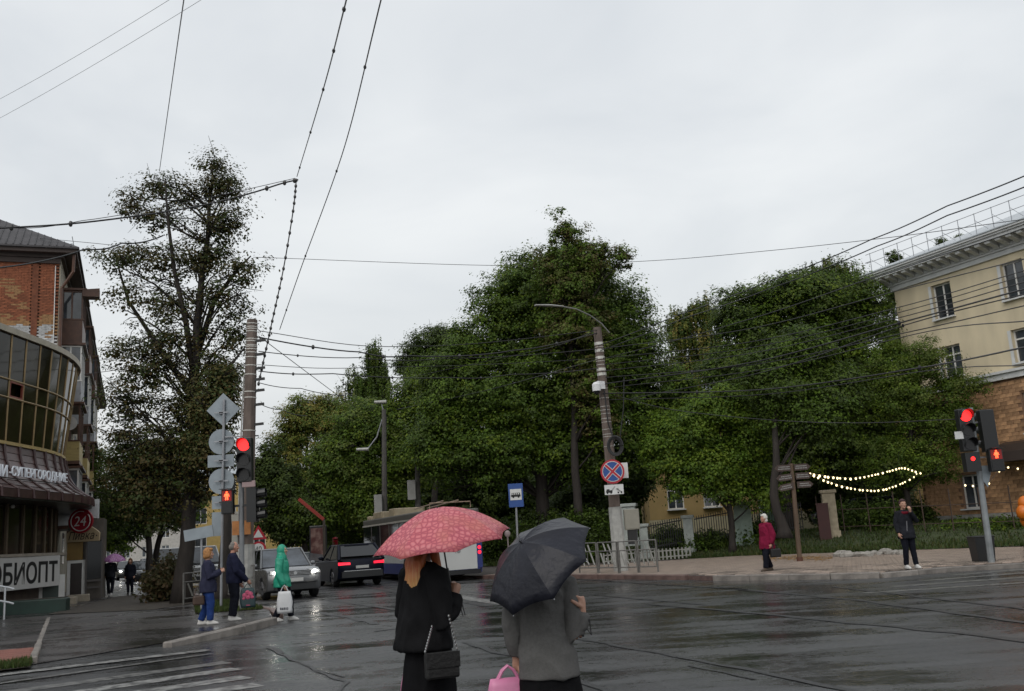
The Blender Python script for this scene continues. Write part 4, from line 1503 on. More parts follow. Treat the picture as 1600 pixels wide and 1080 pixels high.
tp = [Vector(gnd(1222, 40.5)) + Vector((0, 0, -.1)), P(1213, 800, 40.5), P(1210, 700, 40.5), P(1214, 620, 41), P(1230, 540, 42)]
tree('leaning_trunk_tree', 'old tree with dark slightly leaning trunk beside the wooden signpost', gnd(1222, 40.5), 41, [(1230, 600, 60, 44), (1270, 650, 66, 40), (1200, 580, 40, 40), (1300, 610, 60, 40), (1255, 545, 50, 36)], 36000, .10, DARK + GREEN[:2], .27, .55, 130, 12, None, trunk_pts=tp)
tree('apple_tree', 'loose leafy apple tree spreading across the corner of the yellow building', gnd(1420, 45), 45, [(1440, 560, 44, 34, .7), (1490, 600, 44, 28, .6), (1420, 620, 50, 50), (1470, 660, 50, 40, .8), (1440, 720, 60, 40), (1400, 580, 36, 50), (1500, 650, 34, 34, .5), (1530, 600, 22, 14, .3), (1390, 720, 50, 40)], 40000, .075, GREEN + [DARK[1], OLIVE[1]], .17, .5, 110, 60, None, bare=10)
tree('spruce_tree', 'dark spruce top showing above the roof edge of the yellow building', gnd(1398, 74), 74, [(1397, 402, 13, 10), (1393, 425, 18, 16), (1390, 460, 24, 30), (1395, 520, 30, 50)], 9000, .12, DARK, .2, .4, 110, 20, None)
tree('roof_top_tree', 'small bit of dark tree top behind the roof railing', gnd(1470, 80), 80, [(1470, 378, 13, 7), (1500, 370, 8, 5), (1480, 400, 20, 20)], 2500, .10, DARK, .15, .4, 90, 12, None)
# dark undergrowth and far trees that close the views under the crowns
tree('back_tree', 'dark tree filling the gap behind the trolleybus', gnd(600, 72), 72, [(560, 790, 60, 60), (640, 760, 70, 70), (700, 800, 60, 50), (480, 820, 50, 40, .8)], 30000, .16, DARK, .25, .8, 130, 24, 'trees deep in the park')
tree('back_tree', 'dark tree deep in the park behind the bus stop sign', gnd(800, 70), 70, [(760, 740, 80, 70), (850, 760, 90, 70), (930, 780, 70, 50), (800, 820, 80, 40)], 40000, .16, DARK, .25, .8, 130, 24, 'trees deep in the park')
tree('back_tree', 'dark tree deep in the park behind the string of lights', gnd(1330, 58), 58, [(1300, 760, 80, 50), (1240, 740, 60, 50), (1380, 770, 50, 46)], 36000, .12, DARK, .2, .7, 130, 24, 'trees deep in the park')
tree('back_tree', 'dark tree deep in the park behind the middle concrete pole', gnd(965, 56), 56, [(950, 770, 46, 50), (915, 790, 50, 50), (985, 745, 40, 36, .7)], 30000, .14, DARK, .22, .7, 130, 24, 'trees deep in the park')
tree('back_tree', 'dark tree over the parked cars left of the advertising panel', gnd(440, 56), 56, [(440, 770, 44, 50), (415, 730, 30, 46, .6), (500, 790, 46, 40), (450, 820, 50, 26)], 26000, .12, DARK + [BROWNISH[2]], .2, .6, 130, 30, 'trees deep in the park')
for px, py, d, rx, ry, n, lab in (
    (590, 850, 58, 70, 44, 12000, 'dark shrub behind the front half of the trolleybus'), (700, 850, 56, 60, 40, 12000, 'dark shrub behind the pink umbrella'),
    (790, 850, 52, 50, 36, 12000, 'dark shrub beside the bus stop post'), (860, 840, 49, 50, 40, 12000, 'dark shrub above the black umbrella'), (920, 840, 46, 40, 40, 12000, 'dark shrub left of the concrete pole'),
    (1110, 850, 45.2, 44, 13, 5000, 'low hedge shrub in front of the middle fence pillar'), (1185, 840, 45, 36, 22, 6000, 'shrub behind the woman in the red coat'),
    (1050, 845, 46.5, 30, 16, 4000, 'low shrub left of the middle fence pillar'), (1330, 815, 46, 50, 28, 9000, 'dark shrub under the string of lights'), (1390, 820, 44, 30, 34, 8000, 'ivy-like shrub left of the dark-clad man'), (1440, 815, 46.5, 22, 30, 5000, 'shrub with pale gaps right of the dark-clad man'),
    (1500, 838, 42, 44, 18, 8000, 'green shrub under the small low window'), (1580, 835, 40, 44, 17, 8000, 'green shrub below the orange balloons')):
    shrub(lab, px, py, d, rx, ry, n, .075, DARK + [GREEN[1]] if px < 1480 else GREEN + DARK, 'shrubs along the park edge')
shrub('withered brown shrub at the foot of the tall linden', 255, 898, 34, 34, 20, 3500, .07, [(.06, .04, .02), (.045, .04, .018), (.035, .035, .015)], None, gz=.12)
shrub('tall ivy clad stump beside the tall linden trunk', 268, 896, 34.5, 12, 26, 2200, .07, [(.045, .045, .018), (.05, .04, .02)], None, gz=.12)
# far wood
n = 60000
px = rng.uniform(380, 1420, n)
cc = []
hz = 640 + 90 * np.abs(np.sin(px / 90.0)) + 30 * np.sin(px / 31.0)
hz = np.where(px < 620, hz + 90, hz)
hz = np.where(px < 520, hz + 40, hz)
for a, h_ in zip(px, hz):
    dd = random.uniform(88, 110)
    q = P(a, 0, dd)
    e = P(a, h_ + (880 - h_) * random.random(), dd)
    cc.append((e.x, dd, max(e.z, .6)))
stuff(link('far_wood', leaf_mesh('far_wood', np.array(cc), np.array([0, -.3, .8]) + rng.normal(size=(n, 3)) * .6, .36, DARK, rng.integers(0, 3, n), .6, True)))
# ================================================================ poles, signs, lights, fences
pole_m = mat('old_pole', (0.13, 0.10, 0.085), .8, var=.35, scale=5, bump=.6, bscale=25, stretch=(1, 1, .3))
polew_m = mat('pole_white_base', (0.36, 0.36, 0.34), .75, var=.2, scale=5, bump=.5, bscale=25)
band_m = mat('pole_band', (.55, .54, .5), .5, metal=.2)
red_on = mat('lamp_red_lit', (.5, .01, .008), .3, var=0, emit=(1, .016, .016), estr=3.2)
lamp_off = mat('lamp_off', (.012, .012, .013), .25, var=0)
white_on = mat('headlamp_lit', (.9, .9, .9), .2, var=0, emit=(1, .95, .85), estr=38)
tail_on = mat('tail_lamp_lit', (.5, .01, .02), .3, var=0, emit=(1, .02, .05), estr=1.7)
bulb_on = mat('bulb_lit', (.9, .8, .5), .3, var=0, emit=(1, .80, .42), estr=3.2)
orange_m = mat('orange_plate', (.42, .17, .05), .6, var=.2, scale=6)
blue_m = mat('sign_blue', (.02, .07, .26), .4, var=.05)
redp_m = mat('sign_red_paint', (.40, .015, .03), .4, var=.05)
signw_m = mat('sign_face', (.62, .63, .62), .4, var=.05)
signb_m = mat('sign_back', (.26, .30, .33), .5, metal=.3, var=.10, scale=4)

def head3(par, cx, y, z, w=.34, h=1.12, lit=0, side=None, name='signal_head', facing=-1):
    """three-lamp signal box with visors; lit = index from the top or None"""
    b = MB().box2((cx - w / 2, y, z - h), (cx + w / 2, y + .24, z)).build(name, dark_m, par)
    bevel(b, .02)
    for k in range(3):
        zz = z - h * (k + .5) / 3
        MB().disc((cx, y - .008 if facing < 0 else y + .248, zz), h * .135, .016, 18).build('lamp', red_on if k == lit else lamp_off, b)
        q = MB()
        r = h * .15
        fw = -1 if facing < 0 else 1
        yy = y if fw < 0 else y + .24
        rings = []
        for e in (0, .24):
            rings.append([(cx + r * math.cos(t), yy + fw * (e * (0.55 + .45 * math.sin(t)) + .002), zz + r * math.sin(t)) for t in [R(-20) + R(220) * i / 12 for i in range(13)]])
        q.loft(rings, caps=False, closed=False)
        v = q.build('visor', dark_m, b)
        sm = v.modifiers.new('t', 'SOLIDIFY')
        sm.thickness = .012
    return b
def head2(par, cx, y, z, lit=True, w=.30, h=.62, man=True, facing=-1):
    b = MB().box2((cx - w / 2, y, z - h), (cx + w / 2, y + .2, z)).build('pedestrian_head', dark_m, par)
    bevel(b, .02)
    f = y - .006
    MB().box2((cx - w * .4, f - .004, z - h * .47), (cx + w * .4, f + .004, z - h * .05)).build('lamp', mat('ped_glow', (.2, .01, .01), .3, var=0, emit=(1, .02, .01), estr=.10) if 'ped_glow' not in MATS else MATS['ped_glow'], b)
    MB().box2((cx - w * .4, f - .004, z - h * .94), (cx + w * .4, f + .004, z - h * .53)).build('lamp', lamp_off, b)
    if lit:
        q = MB()
        s = h * .40
        c = z - h * .26
        q.disc((cx, f - .008, c + s * .36), s * .10, .006, 10)
        q.box2((cx - s * .13, f - .011, c - s * .02), (cx + s * .13, f - .005, c + s * .24))
        q.bar((cx - s * .16, f - .008, c + s * .2), (cx - s * .24, f - .008, c - s * .08), s * .09, .006, (0, 1, 0))
        q.bar((cx + s * .16, f - .008, c + s * .2), (cx + s * .24, f - .008, c - s * .08), s * .09, .006, (0, 1, 0))
        q.bar((cx - s * .07, f - .008, c), (cx - s * .10, f - .008, c - s * .42), s * .11, .006, (0, 1, 0))
        q.bar((cx + s * .07, f - .008, c), (cx + s * .10, f - .008, c - s * .42), s * .11, .006, (0, 1, 0))
        q.build('red_figure', mat('figure_lit', (.8, .1, .05), .3, var=0, emit=(1, .07, .02), estr=5) if 'figure_lit' not in MATS else MATS['figure_lit'], b)
    q = MB()
    q.box2((cx - w / 2, y - .2, z + .002), (cx + w / 2, y - .002, z + .014))
    q.build('visor', dark_m, b)
    return b

# ---------------- left concrete pole
a, b = Vector((-7.75, 27.0, .12)), P(394, 500, 27.0)
LP = thing('utility_pole', 'tall dark concrete pole wound with wire bands and whitewashed at its foot', 'pole', a)
ax = b - a
def on(t):
    return ax * t
MB().tube([on(-.01), on(.21)], [.27, .255], 12).build('whitewashed_foot', polew_m, LP)
MB().tube([on(.211), on(1)], [.215, .15], 12).build('shaft', pole_m, LP)
for t in (.985, .975, .965, .955, .93, .92, .905, .90, .89, .88, .86, .83, .80, .74, .72, .60):
    t += random.uniform(-.003, .003)
    rr = .215 + (.15 - .215) * (t - .21) / .79 + .008
    MB().tube([on(t - .0016), on(t + .0016)], rr, 10).build('band', band_m, LP)
MB().tube([on(.21) + Vector((-.2, -.1, 0)), on(.55) + Vector((-.2, -.1, 0)), on(.8) + Vector((-.17, -.08, 0))], .022, 5).build('conduit', polew_m, LP)
for k, t in enumerate((.92, .87, .82, .78, .74, .69, .62)):
    MB().bar(on(t) + Vector((.1, -.05, 0)), on(t) + Vector((.42, -.05, .02)), .06, .07).build('insulator_bracket', black_m, LP)
MB().box2((-.22, -.32, 1.95), (.28, -.26, 2.33)).build('orange_plate', orange_m, LP)
# traffic light on its own post in front of the pole
q = P(380, 686, 25.6)
x0 = q.x
TL = thing('traffic_light', 'black signal showing red before the left pole with side facing heads below', 'traffic light', (x0 - .13, 25.7, .12))
MB().tube([(0, .12, 0), (0.02, .12, 4.3)], .065, 10).build('post', mat('post_grey', (.20, .21, .22), .5, metal=.3), TL)
zt = q.z - .12
head3(TL, .16, -.16, zt + .03, .40, 1.18, 0)
qq = P(354, 765, 25.6)
head2(TL, qq.x - (x0 - .13), -.08, qq.z - .12, True, .31, .64)
MB().bar((qq.x - x0 + .2, .1, zt - 1.75), (.35, .1, zt - 1.75), .06).build('bracket', black_m, TL)
qq = P(389, 762, 25.6)
sb = MB().box2((.20, -.10, qq.z - 1.02), (.45, .22, qq.z - .12)).build('side_head', dark_m, TL)
for k in range(3):
    z = qq.z - .28 - k * .28
    o = MB().tube([(.45, .06, z), (.68, .06, z + .02)], [.11, .12], 10, caps=False).build('visor', dark_m, sb)
MB().box2((.10, -.14, qq.z - .10), (.44, -.06, qq.z + .06)).build('name_plate', mat('pinkish_plate', (.35, .25, .25), .5), TL)

# ---------------- sign post seen from behind
b0 = G(343, 938, .12)
SPD = 27.2
b0 = Vector((X(345, SPD) + .0, SPD, .12))
SP = thing('sign_post', 'grey post with a stack of road signs seen from their backs', 'sign post', b0)
def loc(px, py, d=SPD):
    q = P(px, py, d)
    return q - b0
MB().tube([(0, 0, 0), loc(350, 624)], .038, 8).build('post', grey_m, SP)
c = loc(348, 640)
h_ = .48
MB().prism([(c.x, c.z - h_), (c.x + h_, c.z), (c.x, c.z + h_), (c.x - h_, c.z)], .05, .08, 'y').build('diamond_sign', signb_m, SP)
for py, nm in ((690, 'round_sign'), (752, 'round_sign')):
    c = loc(345, py)
    MB().disc((c.x, .065, c.z), .36, .03, 28).build(nm, signb_m, SP)
for py, w, h, nm in ((720, .74, .34, 'plate_sign'), (785, .5, .36, 'plate_sign'), (819, .32, .66, 'box_sign')):
    c = loc(344 if py < 800 else 339, py)
    MB().box2((c.x - w / 2, .05, c.z - h / 2), (c.x + w / 2, .08, c.z + h / 2)).build(nm, signb_m, SP)
q = MB()
for py in (645, 690, 720, 752, 785):
    c = loc(346, py)
    q.bar((c.x - .2, -.03, c.z), (c.x + .2, -.03, c.z), .03)
    q.box2((c.x - .06, -.045, c.z - .03), (c.x + .06, .05, c.z + .03))
q.build('clamp', grey_m, SP)
c = loc(352, 683)
MB().bar((c.x, 0, c.z), (c.x + .95, 0, c.z - .02), .035).build('arm', grey_m, SP)
# street name board on its own thin post
q = G(314, 940, .12)
q = Vector((X(314, 26.3), 26.3, .12))
NB = thing('board_sign', 'long grey board sign seen from behind on a thin post left of the sign stack', 'sign', q)
c1, c2 = P(288, 838, 26.3) - q, P(333, 829, 26.3) - q
MB().bar((c1.x, 0, c1.z), (c2.x, 0, c2.z), .04, .30).build('board', signb_m, NB)
MB().tube([(0, .04, 0), (0, .04, c1.z + .1)], .028, 6).build('post', grey_m, NB)
# dark post behind (the broad dark trunk between the two waiting people)
q = Vector((X(347, 31), 31, .12))
DT = tree('dark_trunk_tree', 'dark straight trunk standing between the sign stack and the concrete pole', q, 31, [(335, 640, 40, 40, .8), (350, 600, 30, 40, .6), (320, 700, 40, 40, .8)], 9000, .075, BROWNISH, .24, .5, 90, 20)

# ---------------- middle concrete pole with lamp arm
a, b = Vector((3.32, 34.6, .12)), P(933, 512, 34.6)
MP = thing('lamp_pole', 'leaning dark concrete pole with white bands, camera and curved street lamp arm', 'pole', a)
ax = b - a
MB().tube([on(-.01), on(.255)], [.26, .235], 10).build('whitewashed_foot', polew_m, MP)
MB().tube([on(.256), on(1)], [.205, .15], 10).build('shaft', pole_m, MP)
for t in (.93, .915, .90, .87, .855, .84, .82, .80, .74, .70, .665, .65, .635, .615, .60, .57, .55, .54, .50):
    w = .012 if t in (.93, .90, .87, .80, .82) else .0018
    rr = .205 - .055 * (t - .256) / .744 + .008
    MB().tube([on(t - w / 2), on(t + w / 2)], rr, 10).build('band', band_m, MP)
pts_ = [P(952, 520, 34.6) - a, P(940, 506, 34.5) - a, P(922, 493, 34.3) - a, P(900, 483, 34.0) - a, P(878, 479, 33.7) - a]
MB().tube(pts_, .026, 7).build('lamp_arm', mat('arm_grey', (.16, .16, .15), .5), MP)
MB().tube([P(880, 479, 33.7) - a, P(860, 477.5, 33.5) - a, P(836, 477, 33.3) - a], [.05, .085, .06], 8, flat=.5).build('lamp_head', mat('lamp_grey', (.34, .34, .32), .4), MP)
q = P(932, 606, 34.2) - a
cm = MB().tube([q + Vector((0, 0, .2)), q + Vector((0, 0, .12)), q + Vector((0, 0, -.12))], [.08, .15, .15], 12).build('camera', mat('camera_white', (.72, .73, .74), .35), MP)
MB().ball(q + Vector((0, 0, -.14)), .11, 12, 8).build('lens', glass_m, cm)
MB().bar(q + Vector((0.05, 0, .1)), q + Vector((.3, .2, .1)), .1, .28).build('bracket', MATS['camera_white'], cm)
q = P(961, 697, 34.2) - a
cl = MB()
for k in range(6):
    cl.tube([q + Vector(((.20 + .015 * k) * math.cos(t), -.02 * k, (.27 + .015 * k) * math.sin(t))) for t in arc(0, 6.2, 22)], .028, 5)
cl.build('cable_coil', black_m, MP)
MB().tube([P(944, 610, 34.3) - a, P(950, 660, 34.3) - a, P(960, 690, 34.3) - a], .025, 5).build('hanging_cable', black_m, MP)
MB().tube([P(975, 590, 34.4) - a, P(974, 640, 34.3) - a, P(968, 690, 34.3) - a], .018, 5).build('hanging_cable', black_m, MP)
# no-stopping sign and tow-away plate hung on it
q = P(957, 737, 33.9)
NS = thing('no_stopping_sign', 'round blue sign with red rim and red cross on the middle pole', 'sign', q)
MB().disc((0, .0, 0), .42, .03, 32).build('rim', redp_m, NS)
MB().disc((0, -.02, 0), .33, .012, 32).build('face', blue_m, NS)
for w, mt_, y in ((.115, signw_m, -.030), (.075, redp_m, -.036)):
    q1 = MB()
    q1.bar((-.24, y, -.24), (.24, y, .24), .006, w, (1, 0, -1))
    q1.bar((-.24, y - .002, .24), (.24, y - .002, -.24), .006, w, (1, 0, 1))
    q1.build('cross', mt_, NS)
q2 = MB()
q2.tube([(.345 * math.cos(t), -.024, .345 * math.sin(t)) for t in arc(0, 6.2832, 40)], .012, 4)
q2.build('white_ring', signw_m, NS)
q = P(959.5, 765, 33.9)
TP = thing('tow_plate', 'small white plate with black tow truck pictogram under the no stopping sign', 'sign', q)
MB().box2((-.33, 0, -.17), (.33, .03, .17)).build('plate', signw_m, TP)
q1 = MB()
q1.box2((-.28, -.008, -.10), (-.06, -.002, -.02))
q1.box2((-.26, -.008, -.02), (-.16, -.002, .02))
q1.bar((-.1, -.005, -.04), (.04, -.005, .11), .006, .03, (0, 1, 0))
q1.bar((.08, -.005, .03), (.27, -.005, -.09), .006, .07, (0, 1, 0))
q1.bar((.08, -.005, .03), (.16, -.005, .02), .006, .05, (0, 1, 0))
for x in (-.24, -.11, .14, .25):
    q1.disc((x, -.005, -.11), .03, .006, 10)
q1.build('pictogram', ink, TP)
q = P(976, 735, 34.2)
WP = thing('white_plate', 'blank white rectangular plate showing from behind the no stopping sign', 'sign', q)
MB().box2((-.16, 0, -.27), (.12, .03, .27)).build('plate', signw_m, WP)

# ---------------- bus stop sign
q = Vector((X(807, 41), 41, .12))
BS = thing('bus_stop_sign', 'blue bus stop sign with black bus on white square on grey post', 'sign', q)
c = P(806, 774, 41) - q
MB().tube([(0, .05, 0), (c.x, .05, c.z + .3)], .045, 8).build('post', grey_m, BS)
MB().box2((c.x - .31, -.03, c.z - .49), (c.x + .31, .0, c.z + .49)).build('plate', blue_m, BS)
MB().box2((c.x - .24, -.04, c.z - .2), (c.x + .24, -.032, c.z + .26)).build('white_field', signw_m, BS)
q1 = MB()
q1.box2((c.x - .20, -.05, c.z - .06), (c.x + .20, -.042, c.z + .02))
q1.box2((c.x - .17, -.05, c.z + .02), (c.x + .18, -.042, c.z + .10))
q1.disc((c.x - .11, -.046, c.z - .07), .04, .008, 10)
q1.disc((c.x + .11, -.046, c.z - .07), .04, .008, 10)
q1.build('bus_pictogram', ink, BS)
q1 = MB()
for k in range(4):
    q1.box2((c.x - .15 + k * .08, -.053, c.z + .03), (c.x - .10 + k * .08, -.0505, c.z + .08))
q1.build('pictogram_windows', signw_m, BS)
q = Vector((X(793, 39), 39, .12))
RP_ = thing('round_post', 'thin post with pale round knob near the bus stop', 'post', q)
MB().tube([(0, 0, 0), (0, 0, 1.5)], .03, 6).build('post', mat('rose_grey', (.22, .18, .18), .5), RP_)
MB().ball((0, 0, 1.55), (.12, .06, .14), 12, 8).build('knob', MATS['rose_grey'], RP_)

# ---------------- right traffic light
a, b = Vector((12.1, 25.75, .12)), P(1517, 642, 25.75)
RT = thing('traffic_light', 'leaning grey signal post with paired red signals at the right', 'traffic light', a)
ax = b - a
MB().tube([on(0), on(1.02)], [.085, .06], 10).build('post', mat('post_pale', (.23, .25, .26), .5, metal=.25, var=.25), RT)
def rl(px, py):
    return P(px, py, 25.7) - a
q = rl(1499, 641)
hb = head3(RT, q.x, -.35, q.z, .36, 1.12, 0)
q = rl(1537, 641)
hb2 = head3(RT, q.x, -.2, q.z, .38, 1.12, None, facing=1)
q = rl(1512, 708)
b_ = MB().box2((q.x - .19, -.3, q.z - .5), (q.x + .19, -.06, q.z)).build('pedestrian_head', dark_m, RT)
MB().disc((q.x, -.305, q.z - .17), .055, .012, 14).build('lamp', red_on, b_)
q = rl(1548, 702)
head2(RT, q.x, -.3, q.z, True, .36, .60)
q = rl(1543, 745)
MB().prism([(q.x - .28, q.z + .3), (q.x + .22, q.z + .3), (q.x + .02, q.z - .28)], .05, .08, 'y').build('triangle_sign', signb_m, RT)
q = rl(1490, 682)
MB().box2((q.x - .1, -.36, q.z - .1), (q.x + .12, -.34, q.z + .1)).build('white_sticker', signw_m, RT)
for py in (660, 690, 715):
    q = rl(1523 + (py - 660) * .1, py)
    MB().bar((q.x - .3, 0, q.z), (q.x + .3, 0, q.z), .04).build('bracket', grey_m, RT)
q = G(1550, 879, .12)
BN = thing('litter_bin', 'black square bin standing behind the right signal post', 'bin', q + Vector((0, .45, 0)))
m_ = MB().loft([[(-.22, -.2, 0), (.22, -.2, 0), (.22, .2, 0), (-.22, .2, 0)], [(-.26, -.24, .66), (.26, -.24, .66), (.26, .24, .66), (-.26, .24, .66)], [(-.23, -.2, .66), (.23, -.2, .66), (.23, .2, .66), (-.23, .2, .66)], [(-.2, -.18, .3), (.2, -.18, .3), (.2, .18, .3), (-.2, .18, .3)]])
m_.build('bin', dark_m, BN)
MB().tube([(-.26, -.24, .67), (.26, -.24, .67), (.26, .24, .67), (-.26, .24, .67), (-.26, -.24, .67)], .02, 5).build('rim', black_m, BN)

# ---------------- pedestrian railings
def railing(name, label, pts, n, h, group=None):
    root = thing(name, label, 'railing', pts[0])
    o = Vector(pts[0])
    st = mat('rail_steel', (.15, .145, .135), .45, metal=.3, var=.25, scale=8) if 'rail_steel' not in MATS else MATS['rail_steel']
    L = [(Vector(p) - o) for p in pts]
    for a, b in zip(L[:-1], L[1:]):
        for k in range(n):
            p, q = a.lerp(b, k / n), a.lerp(b, (k + 1) / n)
            d = (q - p)
            p2, q2 = p + d * .04, q - d * .04
            f = MB()
            for s in (p2, q2):
                f.tube([s, s + Vector((0, 0, h))], .03, 6)
            for z in (h, h * .72, h * .2):
                f.tube([p2 + Vector((0, 0, z)), q2 + Vector((0, 0, z))], .024, 6)
            fr = f.build('panel_frame', st, root)
            for t0, z0, t1, z1 in ((.3, .98, .42, .72), (.14, .66, .3, .26), (.55, .94, .7, .62), (.7, .62, .86, .28), (.42, .5, .55, .3)):
                MB().bar(p2.lerp(q2, t0) + Vector((0, 0, h * z0)), p2.lerp(q2, t1) + Vector((0, 0, h * z1)), .05, .02).build('slash_bar', mat('rail_pale', (.27, .27, .25), .5) if 'rail_pale' not in MATS else MATS['rail_pale'], fr)
            for t in (.05, .5, .95):
                pp = p2.lerp(q2, t)
                MB().tube([pp + Vector((0, 0, h * .2)), pp + Vector((0, 0, h * .72))], .012, 4).build('rod', st, fr)
    return root
railing('pedestrian_railing', 'grey tubular railing with slanting bars round the foot of the middle pole', [G(905, 897, .12), G(968, 897, .12), G(1030, 895, .12)], 2, 1.05)
railing('pedestrian_railing', 'pale steel railing along the kerb between grass plot and waiting car', [Vector((-7.35, 26.6, .12)), Vector((-8.6, 29.3, .12)), Vector((-10.2, 32.6, .12))], 2, 1.12)
railing('pedestrian_railing', 'short low railing in the shade left of the woman in blue jeans', [Vector((-10.6, 30.3, .12)), Vector((-10.0, 31.6, .12))], 1, .95)

# ---------------- park fence: plastered pillars, black pickets, white low pickets
def pillar(label, px, d, w, h, mt, top=None):
    x, y, z = gnd(px, d)
    r = thing('fence_pillar', label, 'pillar', (x, y, z - .1), R(-12), 'plastered pillars of the park fence')
    bevel(MB().box2((-w / 2, -w / 2, 0), (w / 2, w / 2, h)).build('shaft', mt, r), .02)
    bevel(MB().box2((-w / 2 - .07, -w / 2 - .07, h), (w / 2 + .07, w / 2 + .07, h + .14)).build('cap', mt, r), .02)
    bevel(MB().box2((-w / 2 - .06, -w / 2 - .06, .0), (w / 2 + .06, w / 2 + .06, .35)).build('base', mt, r), .02)
    return r
pal = mat('pillar_pale', (.33, .36, .34), .8, var=.2, scale=4, bump=.4)
pag = mat('pillar_green', (.28, .35, .30), .8, var=.2, scale=4, bump=.4)
pab = mat('pillar_beige', (.33, .28, .20), .8, var=.25, scale=4, bump=.4)
FD = 47.0
plist = [(984, 44.5, .66, 1.75, pal, 'tallest pale plastered pillar standing behind the grey cabinet'), (1005, 44.6, .38, 1.55, pal, 'slim pale pillar just right of the grey cabinet'),
         (1075, 45.0, .44, 1.62, pal, 'leaning-looking pale pillar in the middle of the black fence'), (1161, 45.0, .78, 1.85, pag, 'wide greenish plastered pillar left of the woman in red'),
         (1297, 43.5, .56, 2.0, pab, 'beige brick pillar beside the red panel')]
pil = [pillar(l, px, d, w, h, m__, None) for px, d, w, h, m__, l in plist]
pk = MB().box((0, 0, .62), (.03, .03, 1.24)).mesh('picket', black_m)
pkw = MB().cham((0, 0, .24), (.07, .035, .48), .015).mesh('picket', mat('picket_white', (.26, .26, .235), .7, var=.3))
def picket_fence(label, a, b, step, me, rails, group=None, h0=0.35):
    a, b = Vector(a), Vector(b)
    r = thing('picket_fence', label, 'fence', a)
    d = b - a
    n = int(math.hypot(d.x, d.y) / step)
    an = math.atan2(d.y, d.x)
    for k in range(n + 1):
        q = d * (k / n)
        link('picket', me, r, Matrix.Translation(q + Vector((0, 0, h0))) @ Matrix.Rotation(an, 4, 'Z'))
    for z in rails:
        MB().bar(Vector((0, 0, h0 + z)), d + Vector((0, 0, h0 + z)), .03, .05).build('rail', me.materials[0], r)
    return r
gp_ = [gnd(px, d) for px, d, *_ in plist]
picket_fence('black iron fence between the slim pillar and the leaning pillar', (gp_[1][0] + .25, gp_[1][1], gp_[1][2]), (gp_[2][0] - .3, gp_[2][1], gp_[2][2]), .11, pk, (.15, 1.1))
picket_fence('black iron fence between the leaning pillar and the wide greenish pillar', (gp_[2][0] + .3, gp_[2][1], gp_[2][2]), (gp_[3][0] - .45, gp_[3][1], gp_[3][2]), .11, pk, (.15, 1.1))
picket_fence('black iron fence between the wide greenish pillar and the beige brick pillar', (gp_[3][0] + .45, gp_[3][1], gp_[3][2]), (gp_[4][0] - 1.2, gp_[4][1] + .2, gp_[4][2]), .11, pk, (.15, 1.1))
xa, xb = gnd(940, 43.2), gnd(1074, 43.4)
xa = (xa[0], xa[1], xb[2] - .05)
picket_fence('low fence of short white boards behind the pedestrian railing', xa, xb, .17, pkw, (.12, .38), None, .02)
q = gnd(1286, 43)
RPn = thing('red_board', 'dull red board leaning against the beige brick pillar', 'board', (q[0], q[1], q[2]), R(-10))
bevel(MB().box2((-.25, -.05, 0), (.25, .05, 1.55)).build('panel_face', mat('dull_red', (.045, .012, .011), .6, var=.2), RPn), .01)
MB().box2((-.27, -.06, 1.552), (.27, .06, 1.6)).build('panel_cap', MATS['dull_red'], RPn)
q = Vector(gnd(998, 42.6))
CB = thing('electric_cabinet', 'beige grey electric cabinet on the tallest pillar behind the middle pole', 'cabinet', (q.x - .3, q.y, q.z))
bevel(MB().box2((-.3, -.2, .62), (.34, .2, 1.5)).build('cabinet', mat('cabinet_beige', (.26, .25, .21), .5, var=.1), CB), .02)
MB().box2((-.26, -.215, .68), (.30, -.203, 1.45)).build('door', MATS['cabinet_beige'], CB)
MB().box2((-.2, -.12, 0), (.2, .12, .618)).build('stand', black_m, CB)
# low iron fence before the tan stone wall
q0, q1_ = Vector((13.4, 44.5, 0)), Vector((20.5, 38.6, 0))
IF = thing('iron_fence', 'thin rusty iron fence in front of the tan stone wall at right', 'fence', q0)
mm = MB()
for k in range(9):
    p = (q1_ - q0) * (k / 8)
    z0 = lawn_z(q0.x + p.x, q0.y + p.y)
    mm.tube([(p.x, p.y, z0 - .1), (p.x, p.y, z0 + 1.75)], .028, 5)
    MB().tube([(p.x, p.y, z0 - .1), (p.x, p.y, z0 + 1.75)], .028, 5).build('post', mat('rusty', (.055, .035, .025), .7) if 'rusty' not in MATS else MATS['rusty'], IF)
for dz in (.35, 1.1):
    za, zb = lawn_z(q0.x, q0.y), lawn_z(q1_.x, q1_.y)
    MB().tube([(0, 0, za + dz), tuple((q1_ - q0).xy) + (zb + dz,)], .018, 5).build('rail', MATS['rusty'], IF)

